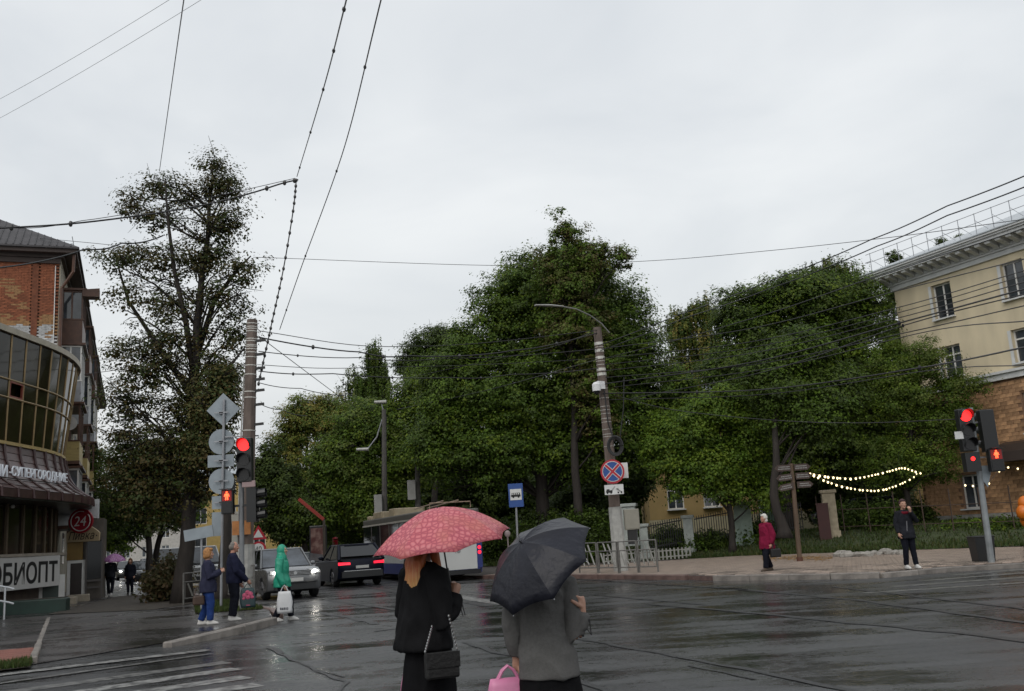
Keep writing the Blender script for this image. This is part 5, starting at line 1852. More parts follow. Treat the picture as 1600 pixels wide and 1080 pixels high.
# ---------------- wooden direction signpost
q = G(1250, 878, .12)
WS = thing('direction_signpost', 'dark wooden signpost with six pointing boards lettered in white', 'signpost', q)
c = P(1237, 730, q.y) - q
MB().tube([(0, 0, 0), (c.x, 0, c.z + .12)], [.085, .07], 8).build('post', wood_m, WS)
MB().tube([(0, 0, 0), (.005, 0, .16)], .11, 8).build('foot', mat('rust_foot', (.09, .035, .02), .7), WS)
bd = mat('board_dark', (.055, .035, .028), .6, var=.2)
let = mat('letter_white', (.26, .255, .245), .5, var=0)
for side in (-1, 1):
    for k in range(3):
        z = c.z - .02 - k * .30
        x = c.x + k * .015
        tilt = (-.08 * k if side < 0 else .0)
        L = .62
        pts2 = [(0.06, -.11), (L - .12, -.11), (L, 0), (L - .12, .11), (.06, .11)]
        bdm = MB().prism([(x + side * u, z + v + tilt * u) for u, v in pts2], -.10, -.07, 'y').build('pointer_board', bd, WS)
        fix_normals(bdm)
        for r_, (u0, u1) in enumerate(((.12, .5), (.10, .54))):
            zz = z + .035 - r_ * .07
            u0 += .05 * (k == 2)
            # rows of small strokes read as lettering too far away to make out
            q1 = MB()
            u = u0
            while u < u1 - .03:
                w = random.uniform(.02, .04)
                q1.box2((x + side * u - w / 2, -.108, zz + tilt * u - .018), (x + side * u + w / 2, -.1015, zz + tilt * u + .018))
                u += w + .012
            q1.build('lettering', let, bdm)

# ---------------- string of lights
hook = c + q
SL = thing('string_lights', 'drooping double string of warm glowing bulbs between signpost and corner tree', 'string lights', (hook.x, hook.y, hook.z))
bm_ = MB().ball((0, 0, -.04), (.036, .036, .042), 8, 6).mesh('bulb', bulb_on)
top_pix = [(1262, 738), (1275, 741), (1294, 744), (1312, 746), (1332, 747), (1352, 744), (1374, 739), (1390, 735), (1403, 731), (1412, 730), (1425, 734), (1433, 737)]
bot_pix = [(1262, 738), (1272, 742), (1288, 750), (1311, 758), (1339, 764), (1367, 766), (1385, 763), (1403, 757), (1420, 749), (1430, 743), (1433, 737), (1441, 739)]
for pix in (top_pix, bot_pix):
    pts_ = [P(px, py, hook.y + (px - 1262) * .05) - hook for px, py in pix]
    MB().tube(pts_, .01, 4).build('wire', black_m, SL)
    # bulbs at even spacing along the wire
    acc, nxt = 0, .2
    for a, b in zip(pts_[:-1], pts_[1:]):
        L = (b - a).length
        while nxt < acc + L:
            link('bulb', bm_, SL, Matrix.Translation(a.lerp(b, (nxt - acc) / L)) @ Matrix.Diagonal((random.uniform(.8, 1.15),) * 3 + (1,)))
            nxt += .36 * random.uniform(.7, 1.5)
        acc += L
S2 = P(1500, 758, 38)
SL2 = thing('string_lights', 'second short string of bulbs running past the right signal to the awning', 'string lights', S2)
pix = [(1508, 757), (1520, 758), (1532, 757), (1545, 754), (1561, 735), (1575, 729), (1590, 731)]
pts_ = [P(px, py, 38 + (px - 1500) * .02) - S2 for px, py in pix]
MB().tube(pts_, .01, 4).build('wire', black_m, SL2)
for p in pts_:
    link('bulb', bm_, SL2, Matrix.Translation(p))

# ---------------- balloons at the right edge
bo = mat('balloon_orange', (.60, .15, .012), .3, var=.03)
by_ = mat('balloon_yellow', (.62, .42, .02), .3, var=.03)
for px, py, mt_, lab, rr in ((1602, 787, bo, 'topmost orange balloon at the right edge', .26), (1606, 798, by_, 'yellow balloon among the orange ones at the right edge', .2), (1600, 801, bo, 'middle orange balloon left of the yellow one', .27), (1606, 813, bo, 'lowest orange balloon at the right edge', .27)):
    q = P(px, py, 37 + random.uniform(-.2, .2))
    t = thing('balloon', lab, 'balloon', q, 0, 'balloons at the right edge')
    MB().ball((0, 0, 0), (rr, rr, rr * 1.15), 14, 10).build('skin', mt_, t, True)
    MB().tube([(0, 0, -rr * 1.12), (0, 0, -rr * 1.12 - .05)], [.015, .035], 6).build('knot', mt_, t)

# ---------------- far street lamps, signs and panel along the street
def streetlamp(label, px, d, top, arms, boxpy=None):
    z0 = .1
    x = X(px, d)
    r = thing('street_lamp', label, 'street lamp', (x, d, z0), 0, 'concrete street lamps along the park')
    tp_ = P(px, top, d) - Vector((x, d, z0))
    MB().tube([(0, 0, 0), (tp_.x, 0, tp_.z)], [.17, .12], 8).build('post', mat('post_concrete', (.085, .08, .075), .8, var=.2) if 'post_concrete' not in MATS else MATS['post_concrete'], r)
    for (ax_, ay_) in arms:
        e = P(ax_, ay_, d) - Vector((x, d, z0))
        MB().tube([(tp_.x, 0, tp_.z - .2), (tp_.x * .7 + e.x * .3, 0, e.z * .7 + tp_.z * .3), (e.x + .5, 0, e.z), (e.x, 0, e.z + .02)], .04, 6).build('arm', grey_m, r)
        MB().tube([(e.x + .55, 0, e.z), (e.x - .1, 0, e.z + .02)], [.10, .08], 8).build('lamp_head', MATS['lamp_grey'], r)
    if boxpy:
        e = P(px - 5, boxpy, d) - Vector((x, d, z0))
        bevel(MB().box2((e.x - .3, -.4, e.z - .5), (e.x + .12, -.15, e.z + .5)).build('box', mat('box_grey', (.26, .26, .25), .6) if 'box_grey' not in MATS else MATS['box_grey'], r), .02)
    return r
streetlamp('grey lamp post over the trolleybus roof with pale box on it', 600, 52, 640, [(560, 703), (588, 629)], 788)
streetlamp('dark lamp post right of the trolleybus roof with dark box on it', 652, 50, 690, [], 766)
q = Vector((X(404, 44), 44, .1))
SG = thing('road_signs', 'small post with red triangle over red ringed speed sign behind the grey car', 'sign', q)
e = P(404, 858, 44) - q
MB().tube([(0, .04, 0), (e.x, .04, e.z + .8)], .03, 6).build('post', grey_m, SG)
MB().disc((e.x, 0, e.z), .34, .03, 20).build('ring', redp_m, SG)
MB().disc((e.x, -.02, e.z), .25, .012, 20).build('face', signw_m, SG)
text('numerals', '40', .3, .24, ink, SG, Matrix.Translation((e.x - .15, -.028, e.z - .12)), .002)
MB().prism([(e.x - .38, e.z + .42), (e.x + .38, e.z + .42), (e.x, e.z + 1.05)], -.02, .02, 'y').build('triangle', redp_m, SG)
MB().prism([(e.x - .22, e.z + .51), (e.x + .22, e.z + .51), (e.x, e.z + .87)], -.03, -.022, 'y').build('triangle_face', signw_m, SG)
q = Vector((X(497, 50), 50, .1))
AD = thing('advertising_panel', 'dark framed advertising panel with a dim reddish poster beside the road', 'advertising panel', q)
e = P(497, 863, 50) - q
bevel(MB().box2((-.44, 0, .5), (.44, .22, 2.6)).build('case', black_m, AD), .03)
MB().box2((-.3, .06, 0), (.3, .16, .5)).build('foot', black_m, AD)
MB().box2((-.36, -.02, .62), (.36, -.004, 2.48)).build('poster', mat('poster', (.07, .022, .02), .3, scale=2.2, col2=(.20, .13, .11), lo=.45, hi=.62), AD)
q = P(486, 795, 47)
RB_ = thing('red_boom', 'long red slanting boom among the dark branches above the road', 'boom', (q.x, q.y, 0))
a1, b1 = P(467, 780, 47) - Vector((q.x, q.y, 0)), P(506, 812, 47) - Vector((q.x, q.y, 0))
MB().bar(a1, b1, .12, .15).build('arm', mat('boom_red', (.26, .03, .02), .5, var=.15), RB_)
MB().tube([(b1.x, 0, 0), (b1.x, 0, b1.z)], .07, 8).build('mast', mat('mast_dark', (.05, .04, .03), .6), RB_)
q = Vector((X(524, 60), 60, .1))
RS_ = thing('red_post', 'small red upright post beside the dark car', 'post', q)
MB().tube([(0, 0, 0), (0, 0, 1.9)], .16, 8).build('shaft', redp_m, RS_)
MB().ball((0, 0, 1.95), (.18, .18, .12), 10, 6).build('cap', redp_m, RS_)
q = Vector((X(368, 46), 46, .1))
WPn = thing('white_gatepost', 'tall pale panel seen between the dark trunk and the concrete pole', 'panel', q)
bevel(MB().box2((-.35, -.1, 0), (.35, .1, 3.3)).build('panel_face', mat('panel_pale', (.44, .43, .38), .7, var=.12), WPn), .02)
MB().box2((-.4, -.12, 3.302), (.4, .12, 3.4)).build('cap', MATS['panel_pale'], WPn)

# ---------------- overhead wires
def cable(label, pts, r=.012, sag=0.0, n=14, group=None, knots=0, mt=None, name='overhead_cable'):
    """pts: (px, py, depth) knots of one cable"""
    w = [P(*p) for p in pts]
    out = []
    for k in range(len(w) - 1):
        p0, a, b, p3 = w[max(k - 1, 0)], w[k], w[k + 1], w[min(k + 2, len(w) - 1)]
        if len(w) == 2:
            p0, p3 = a, b
        for i in range(n):
            t = i / n
            m0, m1 = (b - p0) * .5, (p3 - a) * .5
            if k == 0:
                m0 = b - a
            if k == len(w) - 2:
                m1 = b - a
            h = a * (2 * t ** 3 - 3 * t * t + 1) + m0 * (t ** 3 - 2 * t * t + t) + b * (3 * t * t - 2 * t ** 3) + m1 * (t ** 3 - t * t)
            out.append(h + Vector((0, 0, -4 * sag * t * (1 - t))))
    out.append(w[-1])
    # a cable that leaves the frame runs on beyond it
    def outside(p):
        return p[0] < 0 or p[0] > 1600 or p[1] < 0
    full = list(out)
    if outside(pts[0]):
        full = [out[0] + (out[0] - out[3]).normalized() * 25] + full
    if outside(pts[-1]):
        full = full + [out[-1] + (out[-1] - out[-4]).normalized() * 25]
    m_ = MB()
    m_.tube(full, r, 5)
    o = m_.build(name, mt or black_m)
    tag(o, label, 'cable', group)
    if knots:
        L = len(out)
        for k in range(knots):
            p = out[int((k + .5) * L / knots)]
            MB().ball(p, (r * 2.4, r * 2.4, r * 3.4), 6, 4).build('clamp', black_m, o)
    return o
cable('thin wire going straight up from the crown of the tall linden', [(290, -20, 13), (270, 120, 20), (249, 268, 31)], .011)
cable('overhead wire from the top edge down to the hooked span end', [(545, -15, 11), (505, 140, 17), (464, 276, 26)], .012, 0, 14, None, 5)
cable('rightmost overhead wire from the top edge down to the concrete pole', [(599, -15, 11), (535, 240, 19), (470, 420, 24), (437, 515, 27)], .011, 0, 14, None, 4)
cable('beaded hanging cable from the span end down to the concrete pole', [(463, 282, 26), (458, 330, 26), (443, 420, 26.5), (428, 490, 27), (416, 545, 27), (404, 600, 27)], .018, 0, 10, None, 26)
cable('thick black span cable through the linden top with clamps', [(-20, 358, 22), (130, 348, 23), (290, 326, 25), (385, 304, 25.5), (440, 287, 26), (466, 281, 26)], .024, .0, 8, None, 8)
cable('thin second strand just above the thick span cable', [(-20, 354, 22.3), (128, 345, 23.3), (460, 279, 26)], .010, .05)
cable('black cable crossing the brick house into the linden crown', [(-20, 420, 24), (130, 390, 28), (190, 380, 30), (255, 368, 31.5)], .024, .1)
cable('faint wire from the brick roof towards the linden crown', [(60, 372, 43), (190, 385, 38), (260, 400, 33)], .012)
cable('thin wire high behind the tree tops across the middle', [(396, 402, 60), (780, 415, 62), (1010, 408, 60), (1200, 392, 55), (1400, 370, 48), (1620, 340, 40)], .018, .0)
for k, (y0, y1, lab) in enumerate(((590, 583, 'highest'), (620, 615, 'middle'), (636, 632, 'lowest'))):
    cable('%s of three faint wires between brick balconies and linden' % lab, [(132, 545 + k * 20, 44), (200, 542 + k * 17, 38), (290, 540 + k * 12, 33)], .014)
y0s = [('topmost cable leaving the concrete pole towards the park', 517, [(640, 541), (940, 515)], .012), ('thick drooping cable second below the pole top', 527, [(560, 550), (640, 556), (800, 548), (935, 520)], .022),
       ('third cable from the concrete pole, nearly level', 549, [(560, 559), (700, 560), (936, 545)], .014), ('fourth cable from the concrete pole, quite straight', 570, [(600, 573), (936, 560)], .010),
       ('fifth cable from the concrete pole with clamps at its end', 580, [(520, 584), (700, 590), (800, 585), (938, 575)], .016), ('sixth short cable ending in the olive tree', 598, [(470, 607), (540, 618)], .012), ('lowest cable from the concrete pole into the foliage', 630, [(440, 640), (480, 650)], .012)]
for lab, y0, rest, r in y0s:
    n_ = len(rest)
    cable(lab, [(404, y0, 27)] + [(x, y, 27 + (x - 404) / 531 * 7.5) for x, y in rest], r, .05, 8, None, 4 if r > .013 else 0)
cable('slanting stay wire from the concrete pole down into the park', [(404, 525, 27), (520, 612, 36), (560, 640, 40)], .012)
fan = [((1400, 455), (1600, 405), .014, 'just under the cornice'), ((1402, 481), (1600, 423), .013, 'through the heads of the top windows'), ((1403, 489), (1600, 431), .012, 'close below the top window heads'),
       ((1404, 497), (1600, 441), .014, 'halfway down the top windows'), ((1405, 505), (1600, 452), .022, 'thick and twisted at the top window sills'), ((1411, 509), (1600, 460), .016, 'just under the top window sills'),
       ((1406, 522), (1600, 478), .015, 'below the top windows, first alone'), ((1450, 518), (1600, 502), .014, 'flattest, below the top windows'), ((1437, 575), (1600, 543), .022, 'thick, through the middle windows'), ((1452, 579), (1600, 571), .013, 'lowest, above the string course')]
ends = [(940, 545), (942, 560), (944, 570), (940, 580), (944, 600), (990, 622), (946, 590), (960, 605), (942, 615), (946, 625)]
for (a, b, r, lab), e in zip(fan, ends):
    s = (b[1] - a[1]) / (b[0] - a[0])
    cable('black cable over the yellow building ' + lab, [(e[0], e[1], 34.4), ((e[0] + a[0]) / 2, (e[1] + a[1]) / 2 + 14, 31), (a[0], a[1], 26), (b[0], b[1], 21), (1640, b[1] + s * 40, 20)], r, .0, 10, None, 3 if r > .015 else 0)
cable('upper of two black cables rising to the right top above the roof', [(935, 540, 34.4), (1060, 492, 31), (1200, 440, 27), (1360, 375, 24), (1480, 322, 21), (1640, 258, 18)], .016, .03)
cable('lower of two black cables rising to the right top above the roof', [(938, 548, 34.4), (1070, 497, 31), (1200, 452, 27), (1370, 385, 24), (1480, 337, 21), (1640, 276, 18)], .016, .03)
cable('black cable lying along the cornice of the yellow building', [(945, 560, 34.4), (1150, 505, 30), (1340, 442, 26), (1460, 402, 23), (1640, 343, 20)], .014, .02)
cable('slack pale wire from the middle pole to the right signal', [(960, 618, 34.3), (1050, 640, 32), (1200, 656, 29), (1340, 661, 27.5), (1500, 655, 25.8)], .011)
cable('wire from the lamp arm down left into the dark trees', [(930, 517, 34.5), (870, 540, 38), (800, 556, 42), (640, 590, 48)], .014)
cable('far thin wire over the park from left pole side', [(620, 640, 50), (760, 610, 44), (940, 560, 35)], .012)
for k, (xa, ya, xb, yb) in enumerate(((-10, 160, 280, -10), (-10, 190, 330, -10))):
    cable('%s of two faint high wires crossing the top left sky' % ('upper' if k == 0 else 'lower'), [(xa, ya, 40), (xb, yb, 30)], .008, .1, mt=mat('wire_grey', (.25, .26, .27), .6) if 'wire_grey' not in MATS else MATS['wire_grey'])
# ================================================================ vehicles
def paint(name, col, rough=.25, metal=.35):
    return mat(name, col, rough, metal, var=.05, scale=2, coat=.6)
silver_m = paint('paint_silver', (.17, .175, .18))
night_m = mat('paint_night_blue', (.008, .010, .020), .34, var=.05, scale=2, spec=.16)
white_v = paint('paint_white', (.55, .56, .56), .35, 0)
dgrey_v = paint('paint_dark_grey', (.05, .052, .056))
chrome_m = mat('chrome', (.5, .5, .5), .18, metal=.9, var=0)
plate_m = mat('plate', (.5, .5, .48), .4, var=0)
rim_m = mat('rim_alloy', (.22, .22, .23), .35, metal=.6, var=.05)

def car(name, label, loc, head, L, W, H, belt, hood, pm_, lit='', cowl=.16, tail=.42, fr=-.02, group=None, cat='car', detail=True, rear_top=.42, lower=None, fogs=False):
    rz = math.atan2(-head[0], head[1])
    root = thing(name, label, cat, loc, rz, group)
    yf, yr = L * .30, -L * .285
    wr = .355
    Ra = .40
    def arch(yc):
        return [(yc + Ra * math.cos(t), .34 + Ra * math.sin(t)) for t in [R(200) - R(220) * i / 8 for i in range(9)]]
    pr = [(-L / 2 + .14, .30)] + arch(yr) + arch(yf) + [(L / 2 - .14, .28), (L / 2 - .02, .46), (L / 2, hood - .30), (L / 2 - .06, hood - .12), (L / 2 - .30, hood - .015), (L * .30, hood + .01), (L * cowl + .05, belt), (-L / 2 + .10, belt + .01), (-L / 2, belt - .16), (-L / 2 + .0, .62)]
    sl = []
    for t in (-1, -.95, -.72, 0, .72, .95, 1):
        a = abs(t)
        ys = 1 - .055 * a ** 5 - .015 * a * a
        dz = .10 * a ** 6
        wz = []
        for y, z in pr:
            zz = z - dz * max(0, z - .55)
            xs = W / 2 * t * (1 - .05 * max(0, z - .75) - .05 * max(0, (abs(y) - L * .38) / (L * .12)))
            wz.append((xs, y * ys, zz))
        sl.append(wz)
    b = fix_normals(MB().loft(sl).build('body', pm_, root, False))
    b.data.polygons.foreach_set('use_smooth', [True] * len(b.data.polygons))
    b.data.set_sharp_from_angle(angle=R(38))
    bevel(b, .03, 2, 38)
    lowm = lower or dark_m
    # sills and bumpers
    bm_ = MB()
    bm_.box2((-W / 2 + .06, yr + Ra, .2), (W / 2 - .06, yf - Ra, .33))
    bm_.build('sill', lowm, root)
    # cabin
    y0, y1 = -L / 2 + .10, L * cowl + .04
    y2, y3 = -L / 2 + rear_top, L * fr
    zb, zr = belt - .03, H - .05
    w0, w1 = W / 2 - .08, W / 2 - .25
    ring = lambda ya, yb, w, z: [(-w, ya, z), (w, ya, z), (w, yb, z), (-w, yb, z)]
    MB().loft([ring(y0, y1, w0, zb), ring(y2, y3, w1, zr)]).build('cabin', dark_m, root)
    rf = MB().loft([ring(y2 - .03, y3 + .02, w1 + .02, zr), ring(y2 + .02, y3 - .04, w1 - .01, zr + .045), ring(y2 + .2, y3 - .25, w1 - .18, H)])
    bevel(rf.build('roof', pm_, root), .02)
    def pane(nm, a, b_, c, d, ins=.06, out=.006):
        A = [Vector(p) for p in (a, b_, c, d)]
        m0 = sum(A, Vector()) / 4
        n = (A[1] - A[0]).cross(A[3] - A[0]).normalized()
        q = [p.lerp(m0, ins) + n * out for p in A]
        q2 = [p - n * (out - .001) for p in q]
        MB().loft([[tuple(p) for p in q2], [tuple(p) for p in q]]).build(nm, glassb_m if nm == 'windscreen' else glass_m, root)
    pane('windscreen', (w0, y1, zb + .03), (-w0, y1, zb + .03), (-w1, y3, zr), (w1, y3, zr))
    pane('rear_window', (-w0, y0, zb + .12), (w0, y0, zb + .12), (w1, y2, zr), (-w1, y2, zr), .09)
    for s in (-1, 1):
        ym = (y1 + y0) / 2 + .1
        yt = (y3 + y2) / 2 + .05
        P4 = [(s * w0, y1 - .25, zb + .03), (s * w0, ym + .04, zb + .03), (s * w1, yt + .04, zr), (s * w1, y3 - .05, zr)]
        P5 = [(s * w0, ym - .04, zb + .03), (s * w0, y0 + .35, zb + .05), (s * w1, y2 + .25, zr), (s * w1, yt - .04, zr)]
        for q in (P4, P5):
            q = q if s < 0 else q[::-1]
            pane('side_window', *q, ins=.05)
    pil_ = MB()
    for s in (-1, 1):
        pil_.tube([(s * w0, y1, zb), (s * w1, y3, zr + .01)], .045, 6)
        pil_.tube([(s * w0, y0, zb), (s * w1, y2, zr + .01)], .07, 6)
        pil_.tube([(s * w0, ym, zb), (s * w1, yt, zr)], .03, 6)
    pil_.build('pillars', pm_, root)
    for y in (yf, yr):
        for s in (-1, 1):
            x = s * (W / 2 - .13)
            ty = MB()
            n = 20
            rr = [(.20, -.11), (.33, -.115), (wr, -.08), (wr, .08), (.33, .115), (.20, .11)]
            ty.loft([[(x + o, y + r_ * math.cos(2 * math.pi * i / n), wr + r_ * math.sin(2 * math.pi * i / n)) for i in range(n)] for r_, o in rr])
            wl_ = fix_normals(ty.build('wheel', rubber_m, root, False))
            if detail:
                m2 = MB()
                m2.disc((x + s * .10, y, wr), .235, .02, 20, 'x')
                m2.build('rim', dark_m, wl_)
                m3 = MB()
                for k in range(5):
                    a = 2 * math.pi * k / 5 + .3
                    m3.bar((x + s * .118, y + .04 * math.cos(a), wr + .04 * math.sin(a)), (x + s * .118, y + .23 * math.cos(a), wr + .23 * math.sin(a)), .02, .07, (1, 0, 0))
                m3.tube([(x + s * .118, y + .225 * math.cos(t), wr + .225 * math.sin(t)) for t in arc(0, 6.2832, 18)], .018, 5)
                m3.build('spokes', rim_m, wl_)
    fy = L / 2
    hz = hood - .17
    for s in (-1, 1):
        c = (s * (W / 2 - .30), fy - .085, hz)
        hl = MB().loft([[(c[0] - .22, c[1] + .06, c[2] - .06), (c[0] + .2, c[1] - .06, c[2] - .04), (c[0] + .2, c[1] - .08, c[2] + .09), (c[0] - .2, c[1] + .03, c[2] + .05)], [(c[0] - .2, c[1] + .11, c[2] - .055), (c[0] + .17, c[1] - .01, c[2] - .03), (c[0] + .17, c[1] - .03, c[2] + .08), (c[0] - .18, c[1] + .08, c[2] + .045)]])
        h_ = fix_normals(hl.build('headlight', mat('lamp_clear', (.25, .26, .27), .1, var=0) if 'lamp_clear' not in MATS else MATS['lamp_clear'], root))
        if lit == 'front':
            MB().ball((c[0] + s * .02, c[1] + .085, c[2] + .01), (.08, .05, .04), 10, 6).build('lamp', white_on, h_)
        ry = -L / 2
        tl = MB().loft([[(s * (W / 2 - .50), ry - .03, belt - .20), (s * (W / 2 - .05), ry + .13, belt - .21), (s * (W / 2 - .05), ry + .13, belt - .10), (s * (W / 2 - .50), ry - .01, belt - .12)], [(s * (W / 2 - .50), ry + .2, belt - .24), (s * (W / 2 - .08), ry + .3, belt - .24), (s * (W / 2 - .08), ry + .3, belt - .10), (s * (W / 2 - .50), ry + .2, belt - .12)]])
        fix_normals(tl.build('tail_light', tail_on if lit == 'rear' else (mat('tail_dull', (.16, .01, .015), .2, var=0) if 'tail_dull' not in MATS else MATS['tail_dull']), root))
        mi = MB().ball((s * (W / 2 + .06), y1 - .35, belt + .08), (.11, .06, .075), 10, 7)
        mi.build('mirror', pm_ if not lower else dark_m, root, True)
    if detail:
        g = MB().box2((-W * .28, fy - .05, hood - .26), (W * .28, fy + .012, hood - .12)).build('grille', dark_m, root)
        q = MB()
        for k in range(3):
            q.box2((-W * .275, fy + .0125, hood - .245 + k * .042), (W * .275, fy + .022, hood - .23 + k * .042))
        q.build('grille_bar', chrome_m, g)
        MB().box2((-W * .36, fy - .08, .30), (W * .36, fy + .015, .50)).build('lower_grille', dark_m, root)
        q = MB()
        q.tube([(-W * .40, fy - .09, .53), (-W * .2, fy + .03, .53), (W * .2, fy + .03, .53), (W * .40, fy - .09, .53)], .03, 6)
        q.build('bumper', lowm if not lower else pm_, root)
        MB().box2((-.26, fy + .016, .56), (.26, fy + .03, .67)).build('number_plate', plate_m, root)
        MB().box2((-.26, -L / 2 - .03, belt - .36), (.26, -L / 2 - .005, belt - .25)).build('number_plate', plate_m, root)
        MB().box2((-W * .42, -L / 2 - .045, .36), (W * .42, -L / 2 + .1, .60)).build('rear_bumper', lowm, root)
        MB().box2((-W * .38, -L / 2 - .05, .605), (W * .38, -L / 2 + .05, .63)).build('bumper_trim', chrome_m, root)
        MB().box2((-.5, y2 - .05, H - .07), (.5, y2 + .12, H - .02)).build('spoiler', pm_, root)
        if fogs:
            for s in (-1, 1):
                MB().ball((s * W * .40, fy - .06, .42), (.06, .04, .04), 8, 6).build('fog_lamp', white_on if s > 0 else bulb_on, root)
        MB().disc((0, fy + .026, hood - .19), .06, .012, 16).build('badge', chrome_m, root)
    return root

def gl(px, d):
    return Vector((X(px, d), d, 0))
car('parked_suv', 'silver grey off-road car with lit headlights waiting behind the green raincoat', gl(440, 34.4), (.42, -.91), 4.5, 1.86, 1.66, 1.02, 1.02, silver_m, 'front')
car('dark_suv', 'dark blue off-road car seen from behind with glowing tail lights', gl(543, 41.2), (-.40, .91), 4.75, 1.96, 1.66, 1.06, 1.04, night_m, 'rear', rear_top=.85)
car('sedan_car', 'silver saloon car half hidden behind the silver grey off-road car', gl(489, 50), (.42, -.91), 4.4, 1.74, 1.42, .92, .86, silver_m, '', cowl=.2, rear_top=.95)
car('white_van', 'white van standing behind the sign stack, only its front top visible', gl(311, 52), (.42, -.91), 5.0, 1.95, 2.05, 1.18, 1.10, white_v, '', cowl=.33, fr=.2, cat='van')
car('white_van', 'farther white van whose lit headlight shows left of the tall trunk', gl(258, 57), (.42, -.91), 5.0, 1.95, 2.1, 1.18, 1.1, white_v, 'front', cowl=.33, fr=.2, cat='van', detail=False)
car('distant_car', 'dark car with lit headlights nearest to the two slim trunks', gl(221, 62), (.42, -.91), 4.4, 1.8, 1.48, .95, .9, dgrey_v, 'front', detail=False, group='cars far down the left street')
car('distant_car', 'pale car with lit headlights behind the lilac umbrella', gl(200, 78), (.42, -.91), 4.4, 1.8, 1.48, .95, .9, silver_m, 'front', detail=False, group='cars far down the left street')
car('distant_car', 'silver car between the two slim trunks down the street', gl(238, 72), (.42, -.91), 4.4, 1.8, 1.6, 1.0, .95, silver_m, 'front', detail=False, group='cars far down the left street')
car('parked_car', 'dark car parked behind the fence beyond the beige brick pillar', Vector((gnd(1335, 52)[0], 52, .92)), (-1, .1), 4.4, 1.78, 1.5, .95, .9, night_m, '', detail=False)

# ---------------- trolleybus
bd_ = Vector((-.36, .933))
rear = Vector((X(708, 38.0), 38.0, 0))
ctr = rear + Vector((bd_.x, bd_.y, 0)) * 5.7
TB = thing('trolleybus', 'white and blue trolleybus with roof boxes leaving the stop beyond the pink umbrella', 'trolleybus', ctr, math.atan2(-bd_.x, bd_.y))
busw = mat('bus_white', (.50, .51, .50), .35, var=.06, scale=1)
busb = mat('bus_blue', (.022, .035, .16), .3, var=.05)
busd = mat('bus_dark', (.012, .012, .014), .2, var=0)
L, Wd = 12.0, 2.5
def rbox(mb, x0, x1, y0, y1, z0, z1, k=.12):
    pts_ = [(x0 + k, y0), (x1 - k, y0), (x1, y0 + k), (x1, y1 - k), (x1 - k, y1), (x0 + k, y1), (x0, y1 - k), (x0, y0 + k)]
    mb.prism(pts_, z0, z1, 'z')
q = MB(); rbox(q, -1.25, 1.25, -6, 6, .30, .78); q.build('skirt', busb, TB)
q = MB(); rbox(q, -1.25, 1.25, -6, 6, .782, 1.42); q.build('side_panels', busw, TB)
q = MB(); rbox(q, -1.235, 1.235, -5.99, 5.99, 1.422, 2.66); q.build('window_band', busd, TB)
q = MB(); rbox(q, -1.25, 1.25, -6, 6, 2.662, 2.95, .15); bevel(q.build('roof', mat('bus_roof', (.10, .095, .085), .5), TB), .06)
for s in (-1, 1):
    for k in range(6):
        y = -5.6 + k * 1.9
        MB().box2((s * 1.236, y + .06, 1.5), (s * 1.244, y + 1.78, 2.58)).build('side_window', glass_m, TB)
        MB().box2((s * 1.236, y - .05, 1.43), (s * 1.25, y + .05, 2.65)).build('window_post', mat('bus_post', (.10, .09, .085), .5) if 'bus_post' not in MATS else MATS['bus_post'], TB)
MB().box2((-1.27, -5.9, 2.60), (-1.24, 5.9, 2.68)).build('gutter', mat('gutter_pale', (.4, .38, .34), .5), TB)
MB().box2((-1.0, -6.03, .46), (1.0, -6.002, 1.72)).build('rear_panel', busw, TB)
MB().box2((-1.0, -6.035, 1.74), (1.0, -6.002, 2.6)).build('rear_window', glass_m, TB)
for s in (-1, 1):
    q = MB()
    q.box2((s * 1.01, -6.02, .5), (s * 1.24, -5.86, 2.6))
    c_ = q.build('corner_panel', busb, TB)
    for z in (1.12, 1.32):
        MB().disc((s * 1.12, -6.028, z), .075, .02, 12).build('tail_light', tail_on, c_)
MB().box2((-1.15, -6.05, .26), (1.15, -5.9, .44)).build('rear_bumper', busd, TB)
MB().disc((.2, -6.035, 1.22), .09, .012, 16).build('emblem', mat('emblem_grey', (.25, .25, .25), .5), TB)
for y in (-3.0, 3.4):
    for s in (-1, 1):
        w_ = MB().disc((s * 1.12, y, .48), .48, .3, 22, 'x').build('wheel', rubber_m, TB)
        MB().disc((s * 1.276, y, .48), .26, .02, 18, 'x').build('rim', rim_m, w_)
        MB().prism([(y + .62 * math.cos(t), .48 + .62 * math.sin(t)) for t in arc(R(-12), R(192), 12)], s * 1.252, s * 1.262, 'x').build('wheel_arch', busd, TB)
beige_r = mat('roof_box_beige', (.30, .25, .17), .6, var=.15)
for y0, y1, h, x in ((2.6, 4.6, .34, -.2), (1.2, 2.4, .42, .1), (5.0, 5.6, .2, -.3)):
    q = MB(); rbox(q, -.8 + x, .8 + x, y0, y1, 2.952, 2.95 + h, .12); bevel(q.build('roof_box', beige_r, TB), .04)
q = MB()
for s in (-.3, .3):
    q.tube([(s, -1.2, 3.2), (s * 1.1, -5.9, 3.32)], .028, 6)
q.build('trolley_poles', mat('pole_tan', (.28, .20, .14), .5), TB)
q = MB()
q.tube([(-.9, -5.8, 3.0), (-.9, -5.8, 3.25), (.9, -5.8, 3.25), (.9, -5.8, 3.0)], .025, 5)
q.build('rear_rack', MATS['pole_tan'], TB)
TB.scale = (.93, .95, .93)
